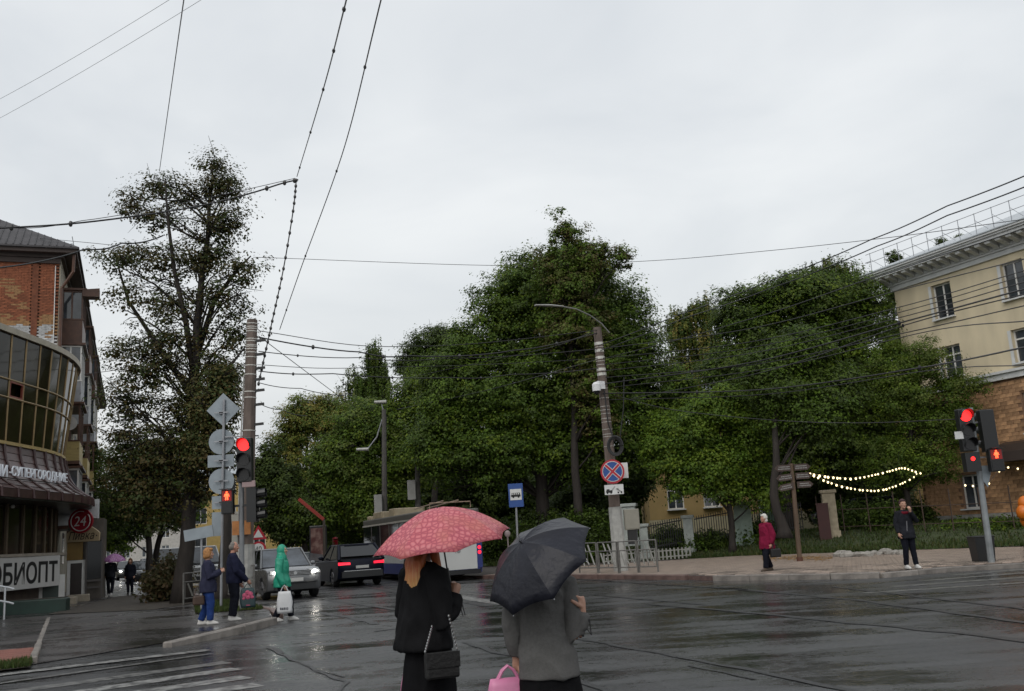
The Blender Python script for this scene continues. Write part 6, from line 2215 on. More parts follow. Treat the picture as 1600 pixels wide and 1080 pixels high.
# ================================================================ people
skin_m = mat('skin', (.42, .235, .165), .5, var=.08, scale=12)
skinp_m = mat('skin_ruddy', (.40, .20, .14), .5, var=.08, scale=12)
eye_m = mat('eye_dark', (.03, .02, .018), .3, var=0)
lip_m = mat('lips', (.26, .09, .075), .45, var=0)
def cloth(name, col, rough=.85, var=.18, scale=14):
    return mat(name, col, rough, var=var, scale=scale, bump=.35, bscale=220, spec=.08)
blackc = cloth('cloth_black', (.010, .010, .011))
blackw = cloth('cloth_black_skirt', (.007, .007, .008))
greyc = cloth('cloth_grey_tweed', (.115, .113, .110), .9, .10, 60)
navyc = cloth('cloth_navy', (.016, .018, .038))
navyq = cloth('cloth_navy_quilt', (.028, .030, .055))
jeans = cloth('cloth_jeans', (.020, .045, .16))
darkt = cloth('cloth_dark_trousers', (.010, .011, .017))
redc = cloth('cloth_crimson', (.18, .012, .040))
greenc = mat('raincoat_green', (.012, .27, .17), .42, var=.12, scale=6, bump=.3, bscale=90)
greyd = cloth('cloth_charcoal', (.018, .019, .024))
shoew = mat('shoe_white', (.55, .54, .52), .5, var=.1)
shoed = mat('shoe_dark', (.018, .016, .015), .5, var=.1)
shoeb = mat('shoe_brown', (.06, .04, .025), .5, var=.1)
scarf = cloth('scarf_crimson', (.13, .012, .022))

def hand(mb, wrist, d, palm_n, thumb_side, curl=.5, s=1.0):
    """palm, four fingers of different length with knuckle bends and a thumb leaving the palm's side"""
    d = Vector(d).normalized()
    n = Vector(palm_n)
    n = (n - d * n.dot(d)).normalized()
    t = d.cross(n) * (1 if thumb_side > 0 else -1)
    w = Vector(wrist)
    mb.tube([w - d * .02 * s, w + d * .02 * s, w + d * .06 * s, w + d * .088 * s], [.024 * s, .030 * s, .036 * s, .032 * s], 10, True)
    def rot(v, a):
        return Matrix.Rotation(a, 3, d.cross(n)) @ v
    for k, (o, ln) in enumerate(((.027, .070), (.009, .080), (-.009, .074), (-.026, .058))):
        b = w + d * (.083 - .005 * abs(k - 1)) * s + t * o * s
        pts = [w + d * .05 * s + t * o * .7 * s, b]
        a = 0
        dd = d
        for seg, f in ((.46, .8), (.31, 1.15), (.23, .8)):
            a += curl * f
            dd = (d * math.cos(a) + n * math.sin(a))
            pts.append(pts[-1] + dd * ln * seg * s)
        mb.tube(pts, [.012 * s, .0115 * s, .0105 * s, .0095 * s, .0075 * s], 7)
    tb = w + d * .028 * s + t * .026 * s
    td = (t * .75 + d * .55 + n * .35 * (1 + curl)).normalized()
    td2 = (d * .8 + t * .25 * (1 - curl) + n * (.3 + .5 * curl)).normalized()
    mb.tube([tb - t * .01 * s, tb + td * .032 * s, tb + td * .032 * s + td2 * .028 * s, tb + td * .032 * s + td2 * .05 * s], [.014 * s, .0135 * s, .0115 * s, .009 * s], 7)

DEF = dict(head=(0, .02, 1.585), neck=(0, -.015, 1.42), shL=(-.17, -.01, 1.375), shR=(.17, -.01, 1.375), elL=(-.225, -.03, 1.10), elR=(.225, -.03, 1.10),
           wrL=(-.215, .06, .87), wrR=(.215, .06, .87), hipL=(-.09, 0, .88), hipR=(.09, 0, .88), knL=(-.095, .03, .48), knR=(.095, .03, .48), anL=(-.095, -.03, .09), anR=(.095, -.03, .09))

def person(label, loc, heading, H=1.7, pose=None, coat=None, coat_m=None, sleeve=(.066, .056, .046), legs='trousers', legs_m=None, leg_r=(.098, .072, .058), skirt=None,
           shoe_m=None, hair=None, hair_m=None, hood=None, voxel=.009, cvox=.012, grip=(None, None), collar=.075, yaw=0.0, skin=None, wr=.007, pitch=0.0, glasses=False, group=None, extra=None):
    rz = math.atan2(-heading[0], heading[1])
    root = thing('person', label, 'person', loc, rz, group)
    J = {k: Vector(v) for k, v in DEF.items()}
    for k, v in (pose or {}).items():
        J[k] = Vector(v)
    sc = Matrix.Scale(H / 1.7, 4)
    skin = skin or skin_m
    # ---- body: one skin from head to feet
    b = MB()
    b.T = sc
    hT = Matrix.Translation(J['head']) @ Matrix.Rotation(yaw, 4, 'Z') @ Matrix.Rotation(pitch, 4, 'X')
    b.T = sc @ hT
    b.ball((0, -.004, .012), (.073, .092, .108), 20, 14)
    b.ball((0, .026, -.060), (.054, .060, .058), 16, 10)
    b.ball((0, .012, -.03), (.066, .075, .07), 16, 10)
    b.tube([(0, .078, .022), (0, .098, -.012), (0, .104, -.024), (0, .086, -.034)], [.009, .012, .0155, .010], 8)
    b.ball((0, .072, -.095), (.022, .02, .016), 8, 6)
    for s in (-1, 1):
        b.ball((s * .074, -.006, -.012), (.011, .022, .032), 8, 6)
        b.tube([(s * .012, .086, .030), (s * .046, .074, .030)], .008, 6)
        b.ball((s * .04, .066, -.02), (.022, .02, .02), 8, 6)
    b.cur = 1
    for s in (-1, 1):
        b.ball((s * .030, .079, .010), (.0125, .0085, .0075), 8, 6)
    b.cur = 2
    b.ball((0, .083, -.060), (.024, .008, .0075), 10, 6)
    b.cur = 0
    b.T = sc
    b.tube([J['neck'] + Vector((0, -.005, -.06)), J['neck'], J['head'] + Vector((0, -.015, -.05))], [.075, .055, .056], 12)
    b.rings([(0, 0, .80, .12, .09), (0, 0, .88, .155, .11), (0, 0, 1.02, .125, .09), (0, 0, 1.2, .145, .10), (0, -.005, 1.33, .165, .095), (0, -.01, 1.40, .12, .07), (0, -.012, 1.44, .05, .05)], 18)
    for s, h_ in (('L', 0), ('R', 1)):
        b.tube([J['sh' + s] + Vector((.03 if s == 'L' else -.03, 0, -.01)), J['sh' + s], J['sh' + s].lerp(J['el' + s], .5), J['el' + s], J['el' + s].lerp(J['wr' + s], .35), J['wr' + s]], [.05, .05, .046, .038, .038, .026], 10)
        fd = (J['wr' + s] - J['el' + s]).normalized()
        g = grip[h_]
        inn = Vector((1 if s == 'L' else -1, 0, 0))
        if g is None:
            hand(b, J['wr' + s], fd, inn, 1 if s == 'R' else -1, .35)
        else:
            hand(b, J['wr' + s], g[0], g[1], g[2], g[3], 1.08)
        b.tube([J['hip' + s], J['hip' + s].lerp(J['kn' + s], .5), J['kn' + s], J['kn' + s].lerp(J['an' + s], .35), J['an' + s], J['an' + s] + Vector((0, .0, -.05))], [.085, .074, .052, .052, .034, .036], 12)
        b.tube([J['an' + s] + Vector((0, -.03, -.05)), J['an' + s] + Vector((0, .06, -.055)), J['an' + s] + Vector((0, .15, -.068))], [.034, .036, .022], 8)
    fuse('body', b, voxel, [skin, eye_m, lip_m], root, 0, smooth=1)
    # ---- coat
    if coat:
        c = MB()
        c.T = sc
        c.rings(coat, 26)
        c.ball((0, -.01, 1.375), (.19, .095, .055), 18, 8)
        for s in ('L', 'R'):
            c.tube([J['sh' + s] + Vector((.05 if s == 'L' else -.05, 0, -.01)), J['sh' + s] + Vector((0, 0, -.005)), J['sh' + s].lerp(J['el' + s], .5), J['el' + s], J['el' + s].lerp(J['wr' + s], .5), J['el' + s].lerp(J['wr' + s], .96)], [sleeve[0] * 1.05, sleeve[0] * 1.08, sleeve[0], sleeve[1] * 1.05, sleeve[1], sleeve[2]], 14)
        if collar:
            c.tube([Vector((0, -.02, 1.36)), J['neck'] + Vector((0, -.008, .025))], [collar * 1.3, collar], 16)
        if hood:
            c.T = sc @ hT
            c.ball((0, -.022, .008), hood, 18, 12)
            c.tube([(0, -.03, -.06), (0, -.03, -.2)], [.095, .12], 14)
            c.T = sc
        fuse('coat', c, cvox, [coat_m], root, wr, 8.0, 2, (1, 1, .7))
    # ---- legs
    if legs == 'trousers':
        t = MB()
        t.T = sc
        t.rings([(0, 0, .82, .10, .09), (0, 0, .88, .165, .12), (0, 0, .98, .15, .11), (0, 0, 1.03, .14, .10)], 20)
        for s in ('L', 'R'):
            t.tube([J['hip' + s] + Vector((0, 0, .02)), J['hip' + s].lerp(J['kn' + s], .5), J['kn' + s], J['kn' + s].lerp(J['an' + s], .5), J['an' + s] + Vector((0, .0, .01))], [leg_r[0] * 1.03, leg_r[0] * .9, leg_r[1], (leg_r[1] + leg_r[2]) / 2, leg_r[2]], 14)
        fuse('trousers', t, cvox, [legs_m], root, wr * .8, 10.0, 2, (1, 1, .8))
    if skirt:
        t = MB()
        t.T = sc
        t.rings(skirt, 30)
        fuse('skirt', t, cvox, [legs_m], root, wr, 7.0, 2, (1.2, 1.2, .25))
    for s in ('L', 'R'):
        a = J['an' + s]
        t = MB()
        t.T = sc
        z0 = a.z - .09
        t.rings([(a.x, a.y + .055, z0 + .004, .040, .128), (a.x, a.y + .055, z0 + .025, .046, .138), (a.x, a.y + .05, z0 + .052, .042, .125), (a.x, a.y + .02, z0 + .08, .040, .085), (a.x, a.y - .01, z0 + .115, .040, .055)], 16)
        t.build('shoe', shoe_m or shoed, root, True)
    # ---- hair
    if hair:
        hmb = MB()
        hmb.T = sc @ hT
        hair(hmb)
        fuse('hair', hmb, cvox * .8, [hair_m], root, .006, 30.0, 1, (1, 1, .35))
    return root, J, rz, sc

def w_of(root, J, rz, sc, v):
    """local body point -> place in the scene"""
    return root.location + Matrix.Rotation(rz, 3, 'Z') @ (sc @ Vector(v))

# ---------------------------------------------------------------- umbrellas
def umbrella(label, rim, axis, Rr, depth, mt, hand_len, under=None, n=8, group=None, tip=.05, phase=0.0):
    root = thing('umbrella', label, 'umbrella', rim, 0, group)
    Z = Vector(axis).normalized()
    A = Vector((1, 0, 0))
    A = (A - Z * A.dot(Z)).normalized()
    B = Z.cross(A)
    M3 = Matrix((A, B, Z)).transposed().to_4x4()
    seg = n * 6
    rings = []
    for i in range(9):
        f = max(i / 8, .004)
        r_ = []
        for j in range(seg):
            t = 2 * math.pi * (j / seg) + phase
            u = (j % 6) / 6
            sag = math.sin(math.pi * u)
            # the cloth spans flat from rib to rib
            rr = Rr * f * math.cos(math.pi / n) / math.cos((u - .5) * 2 * math.pi / n) * (1 - .03 * sag * f)
            z = depth * (1 - f ** 1.9) - .010 * sag * f * (1 - f) * 3 + .014 * sag * f * f
            r_.append(tuple(M3 @ Vector((rr * math.cos(t), rr * math.sin(t), z))))
        rings.append(r_)
    c = MB()
    vs = [p for r_ in rings for p in r_]
    fs = []
    for i in range(8):
        for j in range(seg):
            j2 = (j + 1) % seg
            fs.append((i * seg + j, (i + 1) * seg + j, (i + 1) * seg + j2, i * seg + j2))
    c.add(vs, fs)
    co = c.build('canopy', [mt, under or mt], root, True)
    sd = co.modifiers.new('t', 'SOLIDIFY')
    sd.thickness = .003
    sd.offset = -1
    if under:
        sd.material_offset = 1
    # sharp creases along the ribs
    me = co.data
    ek = [e.vertices[:] for e in me.edges]
    sh_ = me.attributes.new('sharp_edge', 'BOOLEAN', 'EDGE')
    sh_.data.foreach_set('value', [(a % seg) % 6 == 0 and (b_ % seg) == (a % seg) for a, b_ in ek])
    for k in range(n):
        t = 2 * math.pi * k / n + phase
        pts = []
        for i in range(9):
            f = max(i / 8, .01)
            pts.append(M3 @ Vector((Rr * f * math.cos(t), Rr * f * math.sin(t), depth * (1 - f ** 1.9) - .008)))
        rb = MB().tube(pts, .0035, 4).build('rib', grey_m, root)
        MB().tube([M3 @ Vector((0, 0, depth * .35)), pts[4]], .003, 4).build('stretcher', grey_m, rb)
    MB().tube([M3 @ Vector((0, 0, depth + tip)), M3 @ Vector((0, 0, depth - .02)), M3 @ Vector((0, 0, -hand_len + .1))], [.004, .006, .006], 8).build('shaft', black_m, root)
    MB().tube([M3 @ Vector((0, 0, -hand_len + .11)), M3 @ Vector((0, 0, -hand_len)), M3 @ Vector((0, 0, -hand_len - .05))], [.012, .016, .014], 10).build('handle', dark_m, root)
    return root, M3

def pattern_mat(name, ca, cb, cc, scale):
    M = mat(name, ca, .5, var=0)
    n, l = M.node_tree.nodes, M.node_tree.links
    b = n['Principled BSDF']
    t = n.new('ShaderNodeTexCoord')
    v = n.new('ShaderNodeTexVoronoi')
    v.feature = 'DISTANCE_TO_EDGE'
    v.inputs['Scale'].default_value = scale
    v.inputs['Randomness'].default_value = .55
    l.new(t.outputs['Object'], v.inputs['Vector'])
    r_ = n.new('ShaderNodeValToRGB')
    e = r_.color_ramp.elements
    e[0].position, e[0].color = .03, (*cb, 1)
    e[1].position, e[1].color = .16, (*ca, 1)
    x = e.new(.34)
    x.color = (*cc, 1)
    l.new(v.outputs['Distance'], r_.inputs[0])
    nz_ = n.new('ShaderNodeTexNoise')
    nz_.inputs['Scale'].default_value = 5
    l.new(t.outputs['Object'], nz_.inputs['Vector'])
    mx = n.new('ShaderNodeMix')
    mx.data_type = 'RGBA'
    mr = n.new('ShaderNodeMapRange')
    mr.inputs['From Min'].default_value = .5
    mr.inputs['From Max'].default_value = .7
    mr.inputs['To Max'].default_value = .45
    l.new(nz_.outputs[0], mr.inputs[0])
    l.new(mr.outputs[0], mx.inputs[0])
    l.new(r_.outputs[0], mx.inputs[6])
    mx.inputs[7].default_value = (ca[0] * .85, ca[1] * 1.2, ca[2] * .7, 1)
    l.new(mx.outputs[2], b.inputs['Base Color'])
    # thin cloth lets some light through
    tr = n.new('ShaderNodeBsdfTranslucent')
    l.new(mx.outputs[2], tr.inputs['Color'])
    ms = n.new('ShaderNodeMixShader')
    ms.inputs[0].default_value = .25
    l.new(b.outputs[0], ms.inputs[1])
    l.new(tr.outputs[0], ms.inputs[2])
    l.new(ms.outputs[0], n['Material Output'].inputs['Surface'])
    return M
pinku = pattern_mat('umbrella_pink', (.66, .165, .19), (.46, .085, .125), (.72, .235, .26), 27)
lilacu = pattern_mat('umbrella_lilac', (.52, .24, .50), (.38, .12, .36), (.65, .45, .65), 14)
blacku = mat('umbrella_black', (.012, .013, .020), .38, var=.22, scale=4, bump=.5, bscale=16, spec=.26)
undru = mat('umbrella_lining', (.02, .012, .014), .7, var=.1)

def carrier(label, loc, rz, w, h, t, mt, print_m=None, marks=(), cat='bag', name='carrier_bag', loops=.14):
    root = thing(name, label, cat, loc, rz)
    rg = []
    for i in range(9):
        f = i / 8
        ww = w / 2 * (1 - .18 * f ** 3) * (.93 + .07 * math.sin(f * 3))
        tt = t / 2 * (1 - .75 * f ** 2) + .006
        r_ = []
        for j in range(18):
            a = 2 * math.pi * j / 18
            c, s = math.cos(a), math.sin(a)
            k = 1 + .09 * noise.noise(Vector((c * 2 + rz * 9, s * 2, f * 5)))
            r_.append((ww * k * math.copysign(abs(c) ** .55, c), tt * k * math.copysign(abs(s) ** .7, s), -loops - h + h * f))
        rg.append(r_)
    MB().loft(rg).build('bag', mt, root, True)
    for s in (-1, 1):
        MB().tube([(-w * .26, s * .012, -loops - .02), (-w * .12, s * .010, -loops * .4), (0, s * .008, -.004), (w * .12, s * .010, -loops * .4), (w * .26, s * .012, -loops - .02)], .009, 6).build('handle', mt, root)
    for k, (x0, z0, x1, z1) in enumerate(marks):
        for s in (-1, 1):
            MB().box2((x0 * w, s * (t / 2 + .006), -loops - h + z0 * h), (x1 * w, s * (t / 2 + .012), -loops - h + z1 * h)).build('print', print_m, root)
    return root

def hair_short(k=1.0, back=.0):
    def f(m_):
        m_.ball((0, -.030, .030), (.083 * k, .084 * k, .104 * k), 18, 12)
        m_.ball((0, -.05, -.03 - back), (.076 * k, .06 * k, .07 * k), 14, 8)
        m_.ball((0, .03, .088), (.062 * k, .052, .036), 14, 8)
    return f
def hair_puffy(m_):
    m_.ball((0, -.030, .030), (.100, .100, .118), 18, 12)
    m_.ball((0, -.06, -.05), (.092, .07, .08), 14, 8)
    m_.ball((0, .035, .095), (.075, .055, .04), 14, 8)
    for s in (-1, 1):
        m_.ball((s * .075, -.02, -.03), (.035, .06, .07), 10, 8)
def hair_bald(m_):
    m_.ball((0, -.045, .005), (.081, .068, .075), 18, 12)
    m_.ball((0, -.03, .06), (.072, .06, .06), 18, 12)
def hair_long(m_):
    m_.ball((0, -.028, .028), (.092, .094, .112), 20, 12)
    m_.ball((0, .028, .088), (.07, .055, .04), 14, 8)
    m_.rings([(0, -.100, -.46, .066, .018), (0.0, -.106, -.38, .098, .032), (0, -.102, -.24, .114, .046), (0, -.085, -.12, .108, .06), (0, -.055, -.02, .098, .075), (0, -.04, .04, .09, .08)], 24)
    for k, (x, z) in enumerate(((-.075, -.44), (-.04, -.47), (.0, -.45), (.035, -.48), (.07, -.43))):
        m_.tube([(x * .9, -.09, -.25), (x, -.105, -.36), (x * 1.05, -.1, z)], [.03, .024, .006], 8)
    for k in range(22):
        x = -.095 + .19 * k / 21 + random.uniform(-.006, .006)
        zz = -.40 - random.uniform(0, .13) - .03 * math.cos(x * 16)
        m_.tube([(x * .8, -.10, .02), (x * 1.02, -.118 + abs(x) * .25, -.12), (x * 1.08, -.138 + abs(x) * .3, -.26), (x * 1.0 + random.uniform(-.012, .012), -.12 + abs(x) * .2, zz)], [.012, .014, .012, .004], 6)
    m_.tube([(.078, .01, .02), (.088, .03, -.1), (.085, .06, -.25), (.075, .09, -.36)], [.03, .03, .024, .008], 8)

def pink_lit_hair(name, c0, c1, z0, z1):  # hair colour by height, the top tinted as if lit
    M = mat(name, c0, .45, var=0, spec=.4)
    n, l = M.node_tree.nodes, M.node_tree.links
    t = n.new('ShaderNodeTexCoord')
    sx = n.new('ShaderNodeSeparateXYZ')
    l.new(t.outputs['Object'], sx.inputs[0])
    mp_ = n.new('ShaderNodeMapping')
    mp_.inputs['Scale'].default_value = (95, 95, 2.0)
    l.new(t.outputs['Object'], mp_.inputs['Vector'])
    nz_ = n.new('ShaderNodeTexNoise')
    nz_.inputs['Scale'].default_value = 1.0
    nz_.inputs['Detail'].default_value = 3
    l.new(mp_.outputs[0], nz_.inputs['Vector'])
    mr = n.new('ShaderNodeMapRange')
    mr.inputs['From Min'].default_value = z0
    mr.inputs['From Max'].default_value = z1
    l.new(sx.outputs['Z'], mr.inputs[0])
    ad_ = n.new('ShaderNodeMath')
    ad_.operation = 'MULTIPLY_ADD'
    ad_.inputs[1].default_value = 1.2
    ad_.inputs[2].default_value = -.6
    l.new(nz_.outputs[0], ad_.inputs[0])
    a2 = n.new('ShaderNodeMath')
    l.new(ad_.outputs[0], a2.inputs[0])
    l.new(mr.outputs[0], a2.inputs[1])
    r_ = n.new('ShaderNodeValToRGB')
    r_.color_ramp.elements[0].color = (*c1, 1)
    r_.color_ramp.elements[0].position = .15
    r_.color_ramp.elements[1].color = (*c0, 1)
    r_.color_ramp.elements[1].position = .95
    l.new(a2.outputs[0], r_.inputs[0])
    l.new(r_.outputs[0], n['Principled BSDF'].inputs['Base Color'])
    bp = n.new('ShaderNodeBump')
    bp.inputs['Strength'].default_value = .6
    bp.inputs['Distance'].default_value = .01
    l.new(nz_.outputs[0], bp.inputs['Height'])
    l.new(bp.outputs[0], n['Principled BSDF'].inputs['Normal'])
    return M
blond = pink_lit_hair('hair_blond', (.50, .115, .032), (.64, .38, .15), 1.20, 1.47)  # blond-orange hair; redder top paints in pink light through the umbrella
ginger = mat('hair_ginger', (.36, .17, .055), .6, var=.35, scale=40, bump=.8, bscale=90)
greyh = mat('hair_grey', (.16, .145, .13), .6, var=.3, scale=40, bump=.6, bscale=90)
whiteh = mat('hair_white', (.62, .60, .55), .6, var=.15, scale=40, bump=.6, bscale=90)
brownh = mat('hair_brown', (.05, .035, .025), .6, var=.3, scale=40, bump=.6, bscale=90)

CO = lambda hem, a, b, wa, ch, sh, top=1.42, br=.10: [(0, 0, hem, a, b), (0, 0, hem + .03, a * 1.01, b * 1.01), (0, 0, (hem + 1.05) / 2, (a + wa) / 2, b), (0, 0, 1.05, wa, br + .01), (0, .005, 1.22, ch, br + .012), (0, 0, 1.33, sh, br), (0, -.01, 1.39, sh * .8, .085), (0, -.012, top, .075, .065)]

# ---- 1. woman under the pink umbrella
hd = (.80, .60)
p1 = Vector((X(661, 7.0), 7.0, 0))
c1 = [(-.01, -.03, .865, .235, .185), (-.01, -.03, .90, .235, .185), (0, -.02, 1.05, .215, .165), (0, -.01, 1.2, .20, .14), (0, -.005, 1.32, .185, .115), (0, -.01, 1.39, .145, .085), (0, -.012, 1.43, .07, .06)]
pr1 = person('long-haired blond woman in black cape jacket and black skirt under the pink umbrella', p1, hd, 1.70,
             dict(wrR=(.13, .155, 1.20), elR=(.235, .0, 1.05), wrL=(-.225, .10, .88), elL=(-.25, -.02, 1.1)),
             c1, blackc, (.075, .072, .062), None, None, skirt=[(0, 0, .53, .205, .185), (0, 0, .56, .203, .183), (0, 0, .75, .195, .165), (0, 0, .92, .175, .13), (0, 0, 1.02, .14, .10)],
             shoe_m=shoed, hair=hair_long, hair_m=blond, voxel=.006, cvox=.009, grip=(None, ((-.15, .35, .93), (-.9, .3, -.1), 1, 1.25)), yaw=-.12, wr=.014)
for o in list(pr1[0].children):
    if o.name.startswith('skirt'):
        o.data.materials[0] = blackw
hp = w_of(*pr1, (.115, .20, 1.26))
ax = Vector((-.10, -.17, 1)).normalized()
rim = Vector((X(691, 6.95), 6.98, 1.585))
umbrella('pink umbrella patterned with pale rosettes held by the blond woman', rim, ax, .50, .245, pinku, .30, undru, 8, None, .01, .25)
bg = w_of(*pr1, (.275, -.06, .86))
BG = thing('shoulder_bag', 'small black shoulder bag with chain hanging at the blond woman\'s side', 'handbag', bg, pr1[2] + R(72))
bevel(MB().box2((-.115, -.04, -.17), (.115, .04, .0)).build('bag', mat('leather_black', (.006, .006, .006), .5, var=.15, scale=20, bump=.3), BG), .015)
bevel(MB().box2((-.118, -.048, -.10), (.118, -.041, .004)).build('flap', MATS['leather_black'], BG), .006)
q = MB()
for k in range(10):
    t = k / 9
    for c_ in ((-.11 + .05 * t, -.0 - .02 * t, .01 + .16 * t), (.11 - .05 * t, -.02 * t, .01 + .22 * t)):
        MB().ball(c_, (.007, .005, .012), 6, 4).build('chain_link', chrome_m, BG)
wp = w_of(*pr1, (-.225, .11, .84))
carrier('pink carrier bag in the blond woman\'s left hand, cut off by the lower edge', Vector((X(645, 7.1) - .04, 7.12, .84)), pr1[2], .30, .36, .12, mat('bag_pink', (.58, .20, .35), .4, var=.12, scale=9))
q = MB()
q.tube([hp + Vector((0.01, -.02, -.06)), hp + Vector((.03, -.03, -.12)), hp + Vector((.045, -.03, -.19)), hp + Vector((.03, -.03, -.2)), hp + Vector((.015, -.03, -.13)), hp + Vector((.0, -.02, -.06))], .004, 5)
tag(q.build('wrist_strap', black_m), 'thin black strap loop dangling under the hand holding the pink umbrella', 'strap')

# ---- 2. woman in grey jacket under the black umbrella
p2 = Vector((X(840, 5.8), 5.8, 0))
c2 = [(.015, -.01, .82, .186, .150), (.015, -.01, .85, .185, .150), (.012, -.005, .95, .168, .135), (.005, 0, 1.08, .146, .115), (0, 0, 1.2, .155, .118), (0, -.005, 1.31, .162, .11), (0, -.01, 1.38, .15, .085), (0, -.012, 1.43, .075, .062)]
pr2 = person('woman in grey jacket and black skirt hidden from the shoulders up by the black umbrella', p2, (.06, 1), 1.63,
             dict(shR=(.155, -.01, 1.37), shL=(-.155, -.01, 1.37), wrR=(.235, -.035, 1.185), elR=(.195, -.05, 1.03), elL=(-.195, -.02, 1.13), wrL=(-.18, .04, .95), head=(.035, .06, 1.545)),
             c2, greyc, (.056, .048, .042), None, None, skirt=[(.03, 0, .40, .23, .19), (.03, 0, .44, .228, .19), (.025, 0, .65, .20, .165), (.015, 0, .82, .172, .135), (0, 0, .98, .15, .11)],
             shoe_m=shoed, hair=hair_short(1.05, .05), hair_m=brownh, voxel=.006, cvox=.009, grip=(None, ((-.12, .10, .98), (-.92, -.25, 0), 1, 1.25)), wr=.012)
for o in list(pr2[0].children):
    if o.name.startswith('skirt'):
        o.data.materials[0] = blackw
ax = Vector((-.52, -.50, .69)).normalized()
rim = P(843, 882, 5.62)
umbrella('black umbrella tilted back over the shoulders of the woman in grey', rim, ax, .355, .185, blacku, .33, undru, 8, None, .02, .2)
q = w_of(*pr2, (-.205, .03, .875))
carrier('pink carrier bag with magenta print hanging beside the black skirt', q + Vector((-.03, -.05, .03)), R(14), .27, .36, .12, MATS['bag_pink'], mat('print_magenta', (.40, .02, .12), .5, var=.1), ((-.36, .60, -.0, .70), (-.36, .34, -.02, .50), (-.3, .5, -.22, .62)), loops=.07)
q = w_of(*pr2, (.225, -.02, 1.20))
MBt = MB().tube([q + Vector((.02, -.03, 0)), q + Vector((.05, -.04, -.05)), q + Vector((.055, -.04, -.14)), q + Vector((.03, -.04, -.10)), q + Vector((.02, -.03, -.02))], .004, 5)
tag(MBt.build('wrist_strap', black_m), 'dark strap loop round the wrist of the woman in grey', 'strap')

# ---- 3..5 people waiting at the left corner
p3 = G(325, 976, .12)
pr3 = person('ginger-haired woman in dark patterned jacket, blue jeans and white shoes at the kerb', p3, (.93, .25), 1.60,
             dict(wrL=(-.08, .27, 1.18), elL=(-.24, .05, 1.08), wrR=(.07, .28, 1.16), elR=(.24, .04, 1.07), anL=(-.10, -.16, .09), knL=(-.1, -.02, .49), anR=(.1, .05, .09), knR=(.1, .06, .49)),
             CO(.72, .235, .19, .215, .205, .185, 1.44, .135), navyq, (.08, .075, .06), 'trousers', jeans, (.115, .088, .072), shoe_m=shoew, hair=hair_puffy, hair_m=ginger, wr=.010)
q = w_of(*pr3, (.1, -.2, .62))
HB = thing('handbag', 'small brown bag hanging behind the ginger-haired woman', 'handbag', q, .5)
bevel(MB().box2((-.12, -.06, -.16), (.12, .06, .04)).build('bag', mat('leather_tan', (.05, .028, .018), .5, var=.2), HB), .03)
MB().tube([(-.09, 0, .03), (-.05, 0, .22), (.05, 0, .22), (.09, 0, .03)], .012, 6).build('handle', MATS['leather_tan'], HB)
p4 = G(365, 970, .12)
pr4 = person('stout man in navy jacket and dark trousers holding a flowered bag by the pole', p4, (.86, .42), 1.72,
             dict(wrL=(-.20, .16, .80), elL=(-.25, -.02, 1.08), wrR=(.16, .27, .84), elR=(.26, .03, 1.07)),
             [(0, .02, .80, .20, .17), (0, .02, .84, .205, .175), (0, .05, 1.0, .22, .205), (0, .05, 1.12, .22, .20), (0, .02, 1.25, .215, .16), (0, 0, 1.34, .19, .12), (0, -.01, 1.40, .15, .09), (0, -.012, 1.46, .075, .065)],
             navyc, (.078, .068, .056), 'trousers', darkt, (.11, .082, .07), shoe_m=shoew, hair=hair_bald, hair_m=greyh, skin=skinp_m, wr=.009)
q = w_of(*pr4, (.16, .28, .78))
carrier('dark teal bag with large pink flower held by the man in navy', q, pr4[2] + R(85), .34, .42, .10, mat('bag_teal', (.018, .040, .045), .5, var=.2), mat('flower_pink', (.42, .07, .14), .5, var=.3, scale=20), ((-.12, .10, .12, .14),), loops=.10)
fl = [o for o in S.objects if o.name.startswith('carrier_bag') and 'flower' in o['label']][0]
for px_, pz_, r_ in ((-.07, -.25, .055), (.05, -.23, .06), (-.01, -.19, .05), (.0, -.30, .05), (.09, -.30, .04), (-.09, -.32, .035)):
    for s_ in (-1, 1):
        MB().ball((px_, s_ * .05, pz_), (r_, .012, r_ * .9), 10, 6).build('petal', MATS['flower_pink'], fl)
p5 = G(442, 971, 0)
pr5 = person('person in bright green hooded raincoat and white shoes crossing before the car', p5, (.97, -.05), 1.70,
             dict(wrL=(-.22, .02, .86), elL=(-.24, -.04, 1.1), wrR=(.21, .10, .80), elR=(.245, -.01, 1.07), anL=(-.1, .16, .09), knL=(-.1, .14, .5), anR=(.1, -.14, .09), knR=(.1, .04, .48)),
             CO(.76, .225, .19, .20, .195, .18, 1.44, .13), greenc, (.082, .076, .064), 'trousers', darkt, (.10, .078, .064), shoe_m=shoew, hood=(.096, .108, .128), wr=.010)
q = w_of(*pr5, (.21, .10, .755))
carrier('white plastic carrier bag with small dark print carried by the person in green', q + Vector((.02, -.04, .06)), .05, .36, .48, .12, mat('bag_white', (.52, .53, .54), .4, var=.08), mat('print_dark', (.05, .055, .07), .5, var=.1), ((-.25, .16, -.18, .27), (-.15, .16, -.04, .20), (-.15, .22, -.04, .26), (.0, .16, .06, .27), (.10, .16, .14, .27), (.18, .16, .25, .20), (.18, .22, .25, .26)))

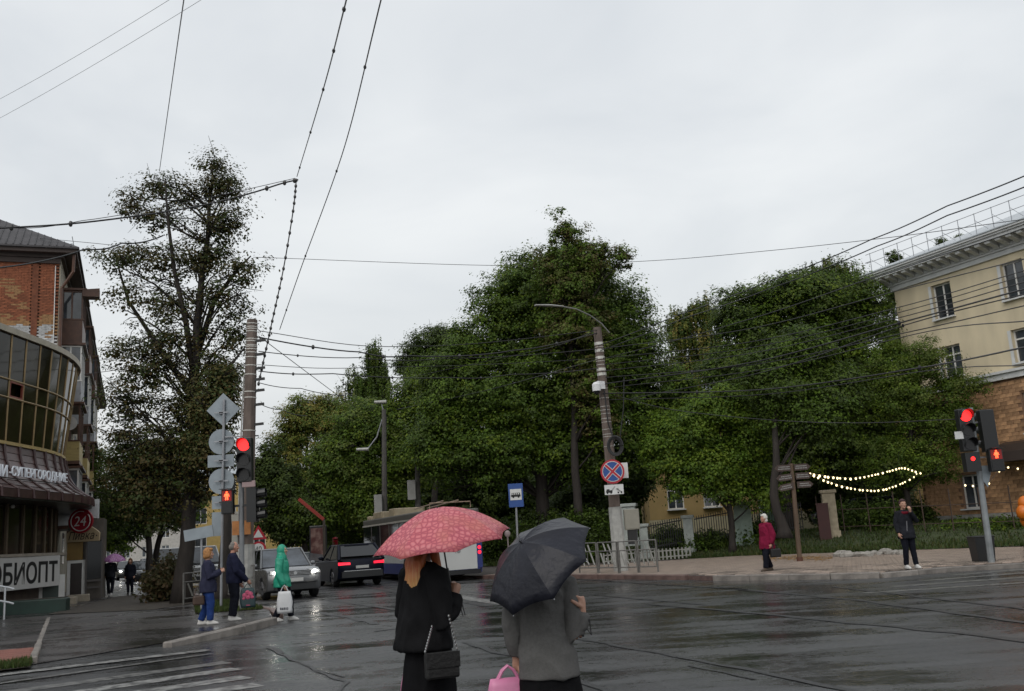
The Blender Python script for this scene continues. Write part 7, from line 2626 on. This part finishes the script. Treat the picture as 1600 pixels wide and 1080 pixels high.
# ---- 6..8 people far along the left pavement
p6 = G(172, 932, .1)
pr6 = person('distant person in dark clothes walking under the lilac umbrella', p6, (-.2, 1), 1.68, dict(wrR=(.16, .20, 1.22), elR=(.24, 0, 1.06), anL=(-.08, .12, .09), anR=(.08, -.16, .12), knR=(.09, .02, .49)),
             CO(.80, .20, .15, .18, .18, .18), greyd, legs_m=darkt, shoe_m=shoew, hair=hair_short(), hair_m=brownh, voxel=.014, cvox=.016, grip=(None, ((0, .2, .95), (-.8, .5, 0), 1, 1.2)))
umbrella('lilac umbrella with pale pattern over the distant walker', w_of(*pr6, (.12, .1, 1.50)), Vector((.05, -.12, 1)), .52, .30, lilacu, .3, None, 8, None, .04)
pr7 = person('distant dark figure with orange-brown hair beside the lilac umbrella', G(203, 929, .1), (.1, -1), 1.52, None, CO(.74, .22, .17, .2, .19, .18), darkt, legs_m=darkt, hair=hair_puffy, hair_m=mat('hair_auburn', (.13, .055, .02), .6, var=.2), voxel=.014, cvox=.016)
pr8 = person('distant pale-haired person half hidden by the kiosk and the lilac umbrella', G(157, 926, .1), (-.3, 1), 1.6, None, CO(.78, .2, .15, .19, .19, .18), navyq, legs_m=darkt, hair=hair_short(1.1), hair_m=whiteh, voxel=.014, cvox=.016)

# ---- 9, 10 people on the plaza
p9 = G(1203, 892, .14)
pr9 = person('white-haired woman in crimson coat and dark trousers walking along the plaza kerb', p9, (-.93, -.34), 1.60,
             dict(wrL=(-.26, .03, .80), elL=(-.28, -.06, 1.08), wrR=(.26, .0, .82), elR=(.28, -.06, 1.08), anL=(-.10, .20, .09), knL=(-.1, .14, .5), anR=(.1, -.12, .09), knR=(.1, .03, .48)),
             CO(.66, .265, .215, .245, .23, .20, 1.44, .155), redc, (.09, .082, .064), 'trousers', darkt, (.125, .095, .075), shoe_m=shoeb, hair=hair_short(1.12, .03), hair_m=whiteh, skin=skinp_m, wr=.010)
q = w_of(*pr9, (-.27, -.02, .70))
HB = thing('handbag', 'black handbag swinging behind the woman in the crimson coat', 'handbag', q + Vector((.05, 0, 0)), .3)
bevel(MB().box2((-.16, -.06, -.28), (.16, .06, -.04)).build('bag', MATS['leather_black'], HB), .03)
MB().tube([(-.10, 0, -.06), (-.05, 0, .08), (.05, 0, .08), (.10, 0, -.06)], .012, 6).build('handle', MATS['leather_black'], HB)
p10 = G(1424, 889, .14)
pr10 = person('man in dark open coat and reddish cap holding a hand to his face', p10, (.18, -1), 1.74,
              dict(wrL=(-.06, .20, 1.40), elL=(-.26, .10, 1.16), wrR=(.235, .05, .88), elR=(.235, -.03, 1.12), anL=(-.12, .05, .09), anR=(.09, -.05, .09)),
              CO(.74, .22, .17, .195, .20, .19), greyd, legs_m=darkt, shoe_m=shoew, hair=hair_short(1.03), hair_m=mat('cap_maroon', (.05, .018, .018), .7, var=.2), grip=(((.2, .1, .95), (0, -1, 0), -1, .8), None), yaw=-.2)
sk = w_of(*pr10, (0, .055, 1.40))
MB().tube([(-.08, .04, 1.41), (-.04, .075, 1.40), (.04, .075, 1.40), (.08, .04, 1.41)], .04, 8).build('scarf', scarf, pr10[0])
q = MB().bar((.03, .135, 1.2), (.07, .15, .92), .02).build('coat_edge', mat('coat_trim', (.12, .12, .13), .6), pr10[0])
